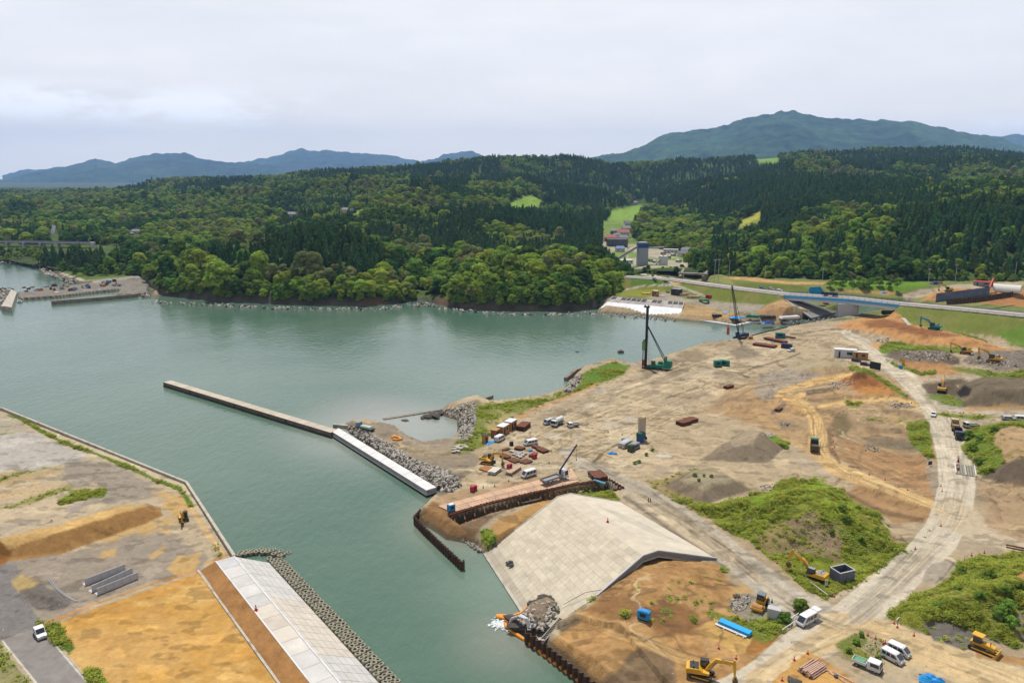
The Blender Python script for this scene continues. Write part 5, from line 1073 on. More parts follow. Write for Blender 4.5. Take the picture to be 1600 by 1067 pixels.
# --- lagoon: thin old sea wall, broken pieces, rocks
tag(ribbon('sea_wall', [P(600, 655, .25), P(640, 648.5, .3), P(690, 640, .4), P(700, 637, .4)], 1.6, 1.5, m_concd, zb=-2), 'low broken old sea wall closing off the lagoon', 'sea wall')
tag(ribbon('sea_wall', [P(706, 637.5, 1.6), P(735, 629, 1.8)], 1.6, 3, m_concd, zb=-2), 'tall grey wall block standing in the middle of the broken sea wall', 'sea wall')
tag(ribbon('sea_wall', [P(736, 629.5, 1.2), P(771, 617.5, 1.2)], 1.4, 3, m_concd, zb=-2), 'outer dark length of the broken sea wall pointing out to sea', 'sea wall')
tag(ribbon('sea_wall', [P(886, 590, 1.6), P(902, 577, 2.2), P(932, 570, 2.6), P(960, 563, 2.6)], 1.5, 4, m_concd, zb=-1.5), 'old concrete sea wall around the grassy point below the pile driver', 'sea wall')
tag(ribbon('sea_wall', [P(520, 663, 1.2), P(545, 665, 1.2), P(560, 661, 1.2)], 1.2, 3, m_conc, zb=-2), 'short pale wall at the root of the breakwater', 'sea wall')
def rock_mesh(seed, m, sx=1.0):
    r = random.Random(seed); bm = bmesh.new(); bmesh.ops.create_icosphere(bm, subdivisions=1, radius=.5)
    for v in bm.verts: v.co = v.co * r.uniform(.72, 1.2); v.co.z *= .75; v.co.x *= sx
    me = bpy.data.meshes.new('rock'); bm.to_mesh(me); bm.free(); me.materials.append(m); return me
RK = [rock_mesh(k, m_rock, 1 + .15 * k) for k in range(4)]; RKD = [rock_mesh(20 + k, m_rockd, 1 + .15 * k) for k in range(3)]
ROCKS = proto_coll('rock_kinds', [bpy.data.objects.new('rock%02d' % i, m) for i, m in enumerate(RK + RKD)])
def single_rock(px, py, s, label, z=0.0, dark=True, flat=.6):
    o = link('rock', (RKD if dark else RK)[rnd.randint(0, 2)]); p = P(px, py, z); o.location = p; o.scale = (s, s * .8, s * flat); o.rotation_euler = (0, 0, rnd.uniform(0, 3)); tag(o, label, 'rock', None)
single_rock(970, 549.5, 4.2, 'dark rock standing alone in the bay left of the pile driver', .3)
single_rock(667, 651, 5.2, 'long dark wreck-like rock in the lagoon', .4, flat=.45); single_rock(678, 648.5, 6.0, 'largest dark broken lump beside the lagoon wall', .7, flat=.5); single_rock(688, 645, 5, 'dark broken lump against the lagoon wall', .5, flat=.4)
single_rock(660, 653, 2.5, 'small dark lump at the left end of the lagoon wreck', .2); single_rock(632, 657, 4, 'flat brown rock just above the lagoon water', 0, flat=.2)
single_rock(902, 550, 2, 'tiny rock awash far left of the lone dark rock', 0)
def boom(name, line, r, label, m=None, z=.2, step=1.0):
    pts = dense([P(a, b, z) for a, b in line], step); pts = [p + Vector((0, 0, .06 * math.sin(i * 2.1))) for i, p in enumerate(pts)]
    b = MB(); b.tube(pts, [r * (1 if i % 3 else .72) for i in range(len(pts))], 7); o = b.build(name, m or m_orange, smooth=True); tag(o, label, 'float boom'); return o
boom('silt_boom', [(576, 661), (590, 664), (600, 668), (612, 672), (624, 674), (632, 681), (642, 688), (652, 692), (661, 694.5)], .55, 'orange floating boom curving along the lagoon shore', z=.8)
boom('silt_boom', [(613, 684), (616, 681), (624, 684), (627, 686), (620, 687), (614, 686.5)], .5, 'small heap of orange boom lying coiled on the spit', z=3.2)
boom('silt_boom', [(795, 970), (790, 962), (776, 961), (777, 963.5), (788, 966), (800, 963), (815, 958), (823, 950)], .45, 'orange boom looped round the rock heap in the water')
boom('silt_boom', [(789, 970), (791, 978), (802, 988), (822, 1000), (848, 1021), (880, 1045), (925, 1078), (960, 1105)], .42, 'long orange boom lying along the foot of the brown sheet piles')
# --- inner basin: sheet piles, steel deck, trench with props
sheet_pile('sheet_pile_wall', [P(672, 781, 2.2), P(657, 795, 2.2), P(647, 806, 2.2), P(662, 822, 2.2), P(722, 878, 2.2), P(725, 874, 2.2)], 2.2, -2.5, m_rustd, 'dark steel sheet pile wall bent round the inner basin', 1.3, .5)
sheet_pile('sheet_pile_wall', [P(818, 985, 2.4), P(850, 1006, 2.4), P(890, 1037, 2.4), P(930, 1068, 2.4), P(975, 1102, 2.4)], 2.6, -2.5, m_rustd, 'brown steel sheet pile wall at bottom centre behind the orange boom', 1.5, .55)
sheet_pile('sheet_pile_wall', [P(1155, 529, 3.4), P(1190, 520, 3.4), P(1231, 510.5, 3.4)], 3.6, -1, m_rustd, 'dark sheet pile wall beside the crawler crane', 2.0, .5)
sheet_pile('sheet_pile_wall', [P(1096, 540, 2.6), P(1118, 534.5, 2.6)], 2.8, -1, m_rustd, 'short dark sheet pile length on the shore left of the crawler crane', 2.0, .5)
tr = [(700, 803), (762, 785), (834, 768), (890, 757), (950, 747)]
sheet_pile('trench_wall', [P(a, b, 3.4) for a, b in tr], 3.5, -.8, m_rust, 'rusty sheet pile wall on the far side of the narrow trench', 1.0, .26)
for zz_ in (3.3, 1.6): ribbon('waler', [P(a, b, 3.4) + Vector((.2, -.35, zz_ - 3.4)) for a, b in tr], .3, .35, m_rust, parent=bpy.data.objects['trench_wall'])
sheet_pile('trench_wall', [P(951, 747, 3.4), P(974, 761, 3.4), P(945, 768, 3.4)], 3.5, -.8, m_rust, 'rusty sheet pile end wall of the trench beside the muddy road', 1.4, .45)
for k, (a, b, lab) in enumerate((((704, 812), (760, 794), 'white timber waling at the lower end of the trench'), ((745, 801), (846, 778), 'long white timber waling in the middle of the trench'), ((905, 768), (938, 757), 'white timber waling at the upper end of the trench'))):
    tag(MB().beam(P(*a, 1.4), P(*b, 1.4), .5, .35).build('waling_beam', m_cream), lab, 'beam')
for k, t in enumerate(np.linspace(.03, .97, 16)):
    x = np.interp(t, np.linspace(0, 1, 5), [q[0] for q in tr]); y = np.interp(t, np.linspace(0, 1, 5), [q[1] for q in tr])
    tag(MB().beam(P(x, y, 1.9), P(x + 4, y + 16 - 5 * t, 1.9), .3, .3).build('prop_beam', m_rust), 'rusty steel prop beam spanning the trench below the steel deck', 'beam', 'props across the trench')
fence('trench_rail', [P(710, 797, 3.2), P(834, 764, 3.2), P(945, 744, 3.2)], 4, 1.1, 'thin grey safety rail along the trench edge', 'safety rail', m_grey, m_grey, (1, .5), .07, .035)
A_, B_, C_, D_ = P(690, 795, 3.25), P(718, 797, 3.25), P(905, 750, 3.25), P(868, 743, 3.25)
q = [P(684, 790, 3.2), P(706, 800, 3.2), P(885, 757, 3.2), P(872, 742, 3.2)]
e = empty('steel_deck', q[0], 0, 'long deck of reddish-beige steel road plates beside the trench', 'steel deck')
patch('plate_deck', [p - q[0] for p in q][0:1] + [p - q[0] for p in q][3:4] + [p - q[0] for p in q][2:3] + [p - q[0] for p in q][1:2], 12, 2, lambda i, j: tint(S(214, 176, 146), .86, 1.08, rnd), e, th=.05)
q2 = [P(872, 742, 3.2), P(885, 757, 3.2), P(905, 752, 3.2), P(893, 731, 3.2)]
patch('plate_deck', [p - q[0] for p in q2], 3, 3, lambda i, j: tint(S(214, 180, 150), .88, 1.06, rnd), e, th=.05)
for (a, b) in (((737, 829), (757, 811)), ((720, 840), (750, 818)), ((724, 843), (772, 806))):
    tag(MB().tube([P(a[0], a[1], .6), P((a[0] + b[0]) / 2, (a[1] + b[1]) / 2, 1.6), P(b[0], b[1], 2.9)], .14, 6).build('hose', mat('pale_blue_hose', S(160, 176, 216), .6)), 'pale blue hose running down the earth bank to the inner basin', 'hose', 'hoses down the bank')
# --- central concrete ramp
a, b, c, d = P(759, 864, .25), P(872, 776, 5), P(1005, 869, 5), P(850, 1004, .25)
ef, ff, gf, hf = P(891, 771, 5), P(1029, 861, 5), P(969, 784, 3.1), P(1120, 873, 3.1)
e = empty('concrete_revetment', b, 0, 'large beige concrete panelled revetment sloping to the water in the centre', 'revetment')
r2 = random.Random(3)
def tone_c(i, j):
    if i < 0: return S(204, 194, 178)
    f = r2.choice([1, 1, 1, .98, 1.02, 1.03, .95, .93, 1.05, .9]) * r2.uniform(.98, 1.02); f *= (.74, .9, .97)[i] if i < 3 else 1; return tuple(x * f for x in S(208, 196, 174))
cells = []; used_ = set(); nu, nv_ = 16, 28
for j in range(nv_):
    for i in range(nu):
        if (i, j) in used_: continue
        wv = 2 if (i + j) % 2 and i > 2 and r2.random() < .6 else 1; wu = 1
        if j + wv > nv_: wv = 1
        for dj in range(wv): used_.add((i, j + dj))
        cells.append((i, j, wu, wv))
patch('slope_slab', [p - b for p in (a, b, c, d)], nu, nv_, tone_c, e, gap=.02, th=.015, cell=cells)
patch('crest_slab', [p - b for p in (b, ef, ff, c)], 1, 9, lambda i, j: tint(S(212, 200, 180), .96, 1.03, r2), e, gap=.015, th=.015)
patch('back_slab', [p - b for p in (ef, gf, hf, ff)], 2, 10, lambda i, j: tint(S(216, 205, 186), .96, 1.03, r2), e, gap=.015, th=.015)
ribbon('edge_kerb', [p - b + Vector((0, 0, .28)) for p in (d, c, ff, hf)], .35, 1.8, m_cgrey, parent=e)
ribbon('edge_kerb', [p - b + Vector((0, 0, .14)) for p in (a, b, ef, gf)], .3, 1.2, m_conc, parent=e)
ribbon('toe_beam', [p - b + Vector((0, 0, .1)) for p in (a, d)], .7, 1.6, m_conc, parent=e, side=-1)
lad = [P(852, 1000, .9), P(880, 968, 1.9)]
e2 = empty('steel_stairs', lad[0], 0, 'dark rung steps laid up the lower right corner of the concrete revetment', 'steps')
b_ = MB(); dd = lad[1] - lad[0]; sd_ = Vector((dd.y, -dd.x, 0)).normalized() * -.9
b_.beam(Vector((0, 0, .1)), dd + Vector((0, 0, .1)), .2, .2); b_.beam(sd_ + Vector((0, 0, .1)), dd + sd_ + Vector((0, 0, .1)), .2, .2); b_.build('stringer', m_conc, e2)
for k in range(14): MB().box(lerp(Vector(), dd, (k + .5) / 14) + sd_ / 2 + Vector((0, 0, .2)), (.28, .8, .16), math.atan2(dd.y, dd.x)).build('step', m_dark, e2)
tag(MB().tube([P(879, 945, 1.9), P(895, 936, 2.7), P(915, 925, 3.4), P(940, 921, 4.0)], .05, 5).build('cable', m_dark), 'thin dark cable lying across the concrete revetment', 'cable')
# net bags of stone
def net_bag(px, py, z, s, label, grp=None):
    o = link('stone_bag', RKD[rnd.randint(0, 2)]); o.location = P(px, py, z); o.scale = (s * 1.15, s, s * .72); o.rotation_euler = (0, 0, rnd.uniform(0, 3)); tag(o, label, 'stone bag', grp)
for k in range(9):
    for j in range(2): t = k / 8; net_bag(746 + 21 * t + 3 * j, 832 + 22 * t - 4 * j, .5 + j * .7, 1.9, 'black mesh bag of stones in the stacked row left of the concrete revetment', 'stone bags beside the revetment')
for px, py in ((793, 879), (798, 877), (799, 882)): net_bag(px, py, 1.3, 1.2, 'black stone bag lying in the clump on the lower revetment', 'stone bags on the revetment')
for px, py in ((830, 943), (838, 941), (846, 937), (852, 933), (859, 934), (863, 938)): net_bag(px, py, 1.0, 2.3, 'big black stone bag on the rim of the rock heap in the water', 'stone bags round the rock heap')
for px, py in ((808, 972), (800, 966), (826, 962), (838, 960), (846, 965), (836, 972), (845, 980), (828, 978), (815, 978), (806, 978)): net_bag(px, py, 1.0 + rnd.random() * .5, 2.6, 'dark stone bag in the pile beside the white hoses', 'stone bags beside the white hoses')
heap = [P(a_, b_, .2) for a_, b_ in ((800, 972), (826, 946), (858, 934), (880, 946), (872, 962), (850, 992), (838, 988), (815, 976))]; cx_ = sum(heap, Vector()) / 8
hv = []; 
bmh = MB(); hv = [Vector((p.x, p.y, -1.5)) for p in heap] + [lerp(p, cx_, .25) + Vector((0, 0, 1.4)) for p in heap] + [lerp(p, cx_, .6) + Vector((0, 0, 1.9)) for p in heap] + [cx_ + Vector((0, 0, 1.9))]
bmh.add(hv, [(r_ * 8 + k, r_ * 8 + (k + 1) % 8, r_ * 8 + 8 + (k + 1) % 8, r_ * 8 + 8 + k) for r_ in range(2) for k in range(8)] + [(16 + k, 16 + (k + 1) % 8, 24) for k in range(8)])
tag(bmh.build('rubble_heap', mat('heap_soil', S(128, 112, 92), .95, var=.4, scale=.7, bump=.8, bscale=2, dirt=S(160, 120, 74)), smooth=True), 'grey-brown rubble heap at the waterside corner of the concrete revetment', 'rubble heap')
for k in range(3):
    o_ = k * 2.2; tag(MB().tube([P(795 + o_, 974, .4), P(800 + o_, 965, 2.2), P(810 + o_, 962 - k, 3.6), P(820 + o_, 966, 3.2), P(824 + o_, 975, 2.0), P(825 + o_, 984, 1.2)], .17, 7).build('discharge_hose', m_white), 'thick white discharge hose arching from the rock heap into the water', 'hose', 'white hoses over the rock heap')
fm = MB()
for k in range(420): p = P(781 + rnd.gauss(0, 7), 974 + rnd.gauss(0, 3.5), rnd.uniform(.02, .16)); fm.box(p, (rnd.uniform(.1, .5), rnd.uniform(.1, .4), .03), rnd.uniform(0, 3))
tag(fm.build('water_foam', mat('foam', S(232, 238, 240), .9, var=.1)), 'white foam where the hoses discharge into the water', 'foam', kind='stuff')
# --- far shore: white revetment, concrete edge
a, b, c, d = P(936, 483, .3), P(958, 463.5, 6.2), P(1069, 472, 6.2), P(1062, 497, .3)
e = empty('white_revetment', a, 0, 'bright white concrete slope on the far shore with dark grid panels above', 'revetment')
mid = [lerp(b, c, 0), lerp(b, c, 1)]
a2, d2 = lerp(a, b, .58), lerp(d, c, .58)
patch('white_slope', [p - a for p in (a, a2, d2, d)], 2, 12, lambda i, j: tint(S(240, 240, 244), .97, 1.02, rnd), e, gap=.03)
gridt = lambda i, j: S(200, 200, 202) if i < 0 else (S(84, 82, 84) if (i == 1 and j % 3 != 1) or (rnd.random() < .12) else tint(S(178, 170, 166), .9, 1.1, rnd))
patch('grid_panels', [p - a for p in (a2, b, c, d2)], 2, 14, gridt, e, gap=.28, th=.03)
for t in np.linspace(0, 1, 8): MB().beam(lerp(a2, d2, t) - a + Vector((0, 0, .2)), lerp(b, c, t) - a + Vector((0, 0, .2)), .6, .4).build('rib', m_conc, e)
tag(ribbon('shore_kerb', [P(1062, 496, 1.2), P(1100, 501, 1.2), P(1150, 508.5, 1.2), P(1175, 503, 1.2), P(1240, 503, 1.2)], 3.0, 3, m_concw, zb=-1), 'pale concrete edge strip along the far shore', 'kerb')
# --- bridge
A0, A1 = HWY[B0], HWY[B1]; mid_ = HWY[B0 + 1]
E0, Em, E1_ = HWY_E[B0], HWY_E[B0 + 1], HWY_E[B1]
e = empty('road_bridge', E0, 0, 'long road bridge with a light blue girder edge and one wide concrete pier', 'bridge')
def off(p, d_, s, z): n_ = Vector((-d_.y, d_.x, 0)); q_ = p + n_ * s; return Vector((q_.x, q_.y, z))
pts = [E0, Em, E1_]; drs = [(Em - E0).normalized(), (E1_ - E0).normalized(), (E1_ - Em).normalized()]
def strip(nm, s0, s1, z0, z1, m):
    V_ = []; 
    for p, d_ in zip(pts, drs): V_ += [off(p, d_, s0, z0) - E0, off(p, d_, s1, z0) - E0, off(p, d_, s1, z1) - E0, off(p, d_, s0, z1) - E0]
    MB().add(V_, [(i * 4 + k, i * 4 + (k + 1) % 4, i * 4 + 4 + (k + 1) % 4, i * 4 + 4 + k) for i in range(2) for k in range(4)] + [(3, 2, 1, 0), (8, 9, 10, 11)]).build(nm, m, e)
strip('deck', -.2, 14.2, HZ - .45, HZ + .02, mat('bridge_road', S(172, 164, 160), .9)); strip('girder', .15, 13.6, HZ - 3.2, HZ - .46, mat('girder_paint', S(214, 224, 238), .6, var=.06)); strip('blue_fascia', -.45, -.2, HZ - 1.5, HZ + .25, m_bfas); strip('blue_fascia', 14.2, 14.45, HZ - 1.0, HZ + .25, m_bfas)
pc = lerp(E0, E1_, .56); pd = drs[1]
def pier_pts(p, l, w): return None
pb = MB(); c0 = off(pc, pd, 7, 5) - E0; rzp = math.atan2(pd.y, pd.x)
prof = [(math.cos(t) * (1 if abs(math.cos(t)) < .999 else 1), math.sin(t)) for t in np.linspace(0, 2 * math.pi, 25)[:-1]]
V_ = []
for z in (-14, -HZ + HZ - 3.0): 
    for x_, y_ in prof: q_ = Vector((x_ * 1.9, math.copysign(min(abs(y_) * 1.6, 1), y_) * 6.4, 0)); q_.rotate(Matrix.Rotation(rzp + R(-62), 3, 'Z')); V_.append((c0.x + q_.x, c0.y + q_.y, z if z == -14 else -3.02))
pb.add(V_, [(k, (k + 1) % 24, 24 + (k + 1) % 24, 24 + k) for k in range(24)] + [tuple(range(24, 48))]).build('pier', m_cgrey, e)
for p, d_, s in ((E0, drs[0], -1), (E1_, drs[2], 1)): c_ = off(p, d_, 7, 0) - E0 - d_ * (-1.2 * s); MB().box((c_.x, c_.y, -3.6), (2.4, 15, 7.2), math.atan2(d_.y, d_.x)).build('abutment', m_cgrey, e)
# paved slope under the left end
sa = off(E0, drs[0], -2, HZ - 2.6) + drs[0] * 1; sb = off(E0, drs[0], 15, HZ - 2.6) + drs[0] * 1
pa, pb_ = P(1268, 497, 1.6), P(1306, 488, 1.6)
e3 = empty('bridge_slope', sa, 0, 'grey paved slope with pale borders under the left end of the bridge', 'paved slope')
patch('paving', [p - sa for p in (sa, sb, pb_, pa)], 1, 10, lambda i, j: tint(S(150, 148, 146), .9, 1.06, rnd), e3, gap=.02)
MB().beam(Vector((0, 0, .1)), pa - sa + Vector((0, 0, .1)), 1.0, .6).build('border', m_conc, e3); MB().beam(sb - sa + Vector((0, 0, .1)), pb_ - sa + Vector((0, 0, .1)), 1.0, .6).build('border', m_conc, e3)
# the carriageway
def hstrip(nm, i0, i1, s0, s1, dz, m, lab):
    V_ = []
    for i in range(i0, i1 + 1): d_ = (HWY_E[min(i + 1, 10)] - HWY_E[max(i - 1, 0)]).normalized(); V_ += [off(HWY_E[i], d_, s0, HZ + dz), off(HWY_E[i], d_, s1, HZ + dz), off(HWY_E[i], d_, s1, HZ + dz - .5), off(HWY_E[i], d_, s0, HZ + dz - .5)]
    n_ = i1 - i0; tag(MB().add(V_, [(i * 4 + k, i * 4 + (k + 1) % 4, i * 4 + 4 + (k + 1) % 4, i * 4 + 4 + k) for i in range(n_) for k in range(4)]).build(nm, m), lab, 'road', kind='structure')
m_hw = mat('highway_asphalt', S(172, 163, 160), .9, var=.1, scale=.2, dirt=S(190, 178, 164)); m_ln = mat('lane_paint', S(228, 226, 220), .8)
for i0, i1 in ((0, B0), (B1, 10)):
    hstrip('road', i0, i1, -.6, 14.4, .03, m_hw, 'grey highway on the embankment leading to the bridge')
    for s0 in (1.4, 12.5): hstrip('road_marking', i0, i1, s0, s0 + .22, .036, m_ln, 'white edge line of the highway')
# guard rails
def hoff(i, s): 
    d_ = (HWY_E[min(i + 1, 10)] - HWY_E[max(i - 1, 0)]).normalized(); return off(HWY_E[i], d_, s, HZ)
fence('guard_rail', [hoff(i, .3) for i in range(0, B0 + 1)], 4.2, 1.0, 'guard rail on the near edge of the highway left of the bridge', 'guard rail', m_grey, m_grey, (.9, .55), .16, .09)
fence('bridge_rail', [hoff(i, .1) for i in (B0, B0 + 1, B1)], 3.4, 1.25, 'dark railing on the near edge of the bridge', 'railing', m_dark, m_dark, (.95, .5), .14, .07)
fence('bridge_rail', [hoff(i, 13.9) for i in (B0, B0 + 1, B1)], 3.4, 1.25, 'dark railing on the far edge of the bridge', 'railing', m_dark, m_dark, (.95, .5), .14, .07)
fence('guard_rail', [hoff(i, .3) for i in range(B1, 10)], 4.2, 1.0, 'guard rail on the near edge of the highway right of the bridge', 'guard rail', m_grey, m_grey, (.9, .55), .16, .09)
fence('guard_rail', [hoff(i, 13.7) for i in range(B1, 10)], 4.2, 1.0, 'guard rail on the far edge of the highway right of the bridge', 'guard rail', m_grey, m_grey, (.9, .55), .16, .09)
for i0, i1, lab in ((0, B0, 'left of the bridge'), (B1, 9, 'right of the bridge')):
    tag(ribbon('road_kerb', [hoff(i, -.9) + Vector((0, 0, .14)) for i in range(i0, i1 + 1)], .8, .5, m_conc), 'pale kerb along the near edge of the highway ' + lab, 'kerb')
# drain lines on the embankment faces
def on_ground(line, dz=.12): out = []; [out.append(G(x, y) + Vector((0, 0, dz))) for x, y in line]; return out
tag(ribbon('slope_drain', on_ground([(1080, 452), (1110, 462), (1150, 466), (1182, 468)]), .7, .4, m_conc), 'pale drain channel across the grass embankment left of the bridge', 'drain')
tag(ribbon('slope_drain', on_ground([(1462, 494), (1500, 499), (1550, 505), (1600, 512)]), .7, .4, m_conc), 'pale drain channel across the grass embankment right of the bridge', 'drain')
tag(ribbon('slope_drain', on_ground([(1404, 487), (1408, 497), (1418, 508)]), 2.0, .5, m_conc), 'pale edge strip down the embankment below the right end of the bridge', 'drain')
tag(ribbon('slope_drain', on_ground([(1490, 522), (1530, 527), (1540, 530)]), 1.2, .4, m_conc), 'short pale drain at the foot of the embankment beside the soil heap', 'drain')
# retaining wall and red crane boom site beyond the highway are with the machines; underpass wall on the old line
e = empty('railway_underpass', P(1062, 432, 10), 0, 'grey concrete underpass where the old line crosses the highway', 'underpass'); o0 = P(1062, 432, 10)
MB().beam(P(1062, 438, 9) - o0, P(1068, 426, 9) - o0, 2, 7).build('abutment', m_concd, e); MB().beam(P(1098, 438, 9) - o0, P(1106, 428, 9) - o0, 2, 7).build('abutment', m_concd, e); MB().beam(P(1060, 427, 13) - o0, P(1106, 429, 13) - o0, 5, 1.4).build('deck', m_concd, e)
# --- far harbour
tag(ribbon('harbour_wall', [P(80, 470.5, 2.6), P(150, 465, 2.6), P(216, 459, 2.6)], 2.2, 5, m_concd, zb=-2), 'grey outer wall of the small harbour at far left', 'harbour wall')
tag(MB().slab([P(2, 478, 3.2), P(18, 480, 3.2), P(26, 457, 3.2), P(18, 452, 3.2)], -2).build('mole', m_conc), 'short pale concrete mole at the left edge of the photo', 'mole')
# ================================================================== vehicles and machines
def head(at, to, z=3.0):
    a, b = P(*at, z), P(*to, z); d = b - a; return math.atan2(d.y, d.x)
m_tyre = mat('tyre', S(30, 30, 32), .85, var=.2); m_rim = mat('rim', S(170, 172, 176), .4, metal=.3); m_lamp = mat('headlamp', S(240, 240, 236), .2, spec=.8); m_tail = mat('tail_lamp', S(190, 24, 20), .3); m_silver = mat('silver_paint', S(190, 192, 196), .35, spec=.6)
_wh = {}
def wheel(e, x, y, r, w, hub=True):
    k = (round(r, 2), round(w, 2))
    if k not in _wh: _wh[k] = (MB().cyl((0, -w / 2, 0), (0, w / 2, 0), r, n=14).mesh('wheel', m_tyre, bevel=.03), MB().cyl((0, -w / 2 - .02, 0), (0, w / 2 + .02, 0), r * .58, n=10).mesh('rim', m_rim))
    o = link('wheel', _wh[k][0], e); o.location = (x, y, r)
    if hub: link('rim', _wh[k][1], o)
def van(at, to, label, L=4.7, W_=1.7, Ht=2.0, paint=None, nose=.35, grp=None, cat='van', name='van', roofrack=False, hatch=False, long=True, z=None, kind='van'):
    p = G(*at); 
    if z is not None: p = P(*at, z)
    e = empty(name, p, head(at, to, p.z), label, cat, grp); paint = paint or m_white; hl, h = L / 2, Ht
    if kind == 'van': prof = [(-hl, .32), (hl - .05, .3), (hl, .62), (hl - nose * .5, .98), (hl - nose - .75, h - .12), (hl - nose - 1.0, h), (-hl + .25, h), (-hl + .03, h - .25)]; wz0, wz1 = .98, h - .28; ws = (hl - nose * .5 - .05, .99, hl - nose - .72, h - .16); side = (-hl + .35, hl - nose - .85, hl - nose - .35)
    else: prof = [(-hl, .35), (hl - .05, .3), (hl, .55), (hl - .1, .82), (hl - 1.1, .95), (hl - 1.75, h - .03), (hl - 2.2, h), (-hl + .75, h - .03), (-hl + .1, .98)]; wz0, wz1 = .95, h - .17; ws = (hl - 1.12, .96, hl - 1.72, h - .07); side = (-hl + .75, hl - 1.95, hl - 1.4)
    body = MB().prism(prof, -W_ / 2, W_ / 2, .09).build('body', paint, e)
    g = MB(); n = 3 if L > 4 else 2; x0, x1, x2 = side; 
    for k in range(n):
        a = x0 + (x1 - x0) * k / n + .06; b = x0 + (x1 - x0) * (k + 1) / n - .06; bb = b if k < n - 1 else x2 - .05
        MB().prism([(a, wz0), (bb, wz0), (b, wz1), (a + .05, wz1)], -W_ / 2 - .012, W_ / 2 + .012).build('side_window', m_glass, e)
    dx, dz = ws[2] - ws[0], ws[3] - ws[1]; l = math.hypot(dx, dz); nx_, nz = dz / l * .03, -dx / l * .03
    MB().prism([(ws[0] - nx_, ws[1] - nz), (ws[0] + nx_, ws[1] + nz), (ws[2] + nx_, ws[3] + nz), (ws[2] - nx_, ws[3] - nz)], -W_ / 2 + .12, W_ / 2 - .12).build('windscreen', m_glass, e)
    if hatch:
        MB().box((-hl + .02, 0, 1.25), (.06, W_ - .2, 1.3)).build('cargo_shade_panel', m_dark, e); MB().box((-hl - .55, 0, h + .05), (1.25, W_ - .08, .08), ry=.12).build('tailgate', paint, e)  # dark panel on the closed rear stands for shade in the load space
    else: MB().prism([(-hl - .0, 1.05), (-hl + .05, 1.05), (-hl + (.16 if kind == 'van' else .5), wz1), (-hl + (.1 if kind == 'van' else .44), wz1)], -W_ / 2 + .16, W_ / 2 - .16).build('rear_window', m_glass, e)
    for s in (-1, 1):
        for x in (-hl + .9, hl - .8): wheel(e, x, s * (W_ / 2 - .1), .32, .22)
        MB().box((hl - .04, s * (W_ / 2 - .28), .72), (.12, .34, .2)).build('headlight', m_lamp, e); MB().box((-hl + .01, s * (W_ / 2 - .12), .9), (.08, .14, .4)).build('tail_light', m_tail, e)
    MB().box((0, 0, .34), (L + .06, W_ - .1, .18)).build('bumper', m_grey, e)
    return e
def cab(e, x, W_, h0, h, l, paint):
    MB().prism([(x - l, h0), (x, h0), (x + .03, h0 + .7), (x - .2, h), (x - l + .05, h)], -W_ / 2, W_ / 2, .07).build('cab', paint, e)
    MB().prism([(x + .02, h0 + .78), (x + .05, h0 + .78), (x - .15, h - .14), (x - .18, h - .14)], -W_ / 2 + .12, W_ / 2 - .12).build('windscreen', m_glass, e)
    MB().prism([(x - l * .75, h0 + .75), (x - .18, h0 + .75), (x - .3, h - .18), (x - l * .75, h - .18)], -W_ / 2 - .012, W_ / 2 + .012).build('side_window', m_glass, e)
    for s in (-1, 1): MB().box((x + .03, s * (W_ / 2 - .25), h0 + .25), (.06, .3, .18)).build('headlight', m_lamp, e); MB().box((x + .1, s * (W_ / 2 + .16), h - .5), (.08, .2, .4)).build('mirror', m_dark, e)
    MB().box((x + .02, 0, h0 + .02), (.2, W_ - .05, .3)).build('bumper', m_dark, e)
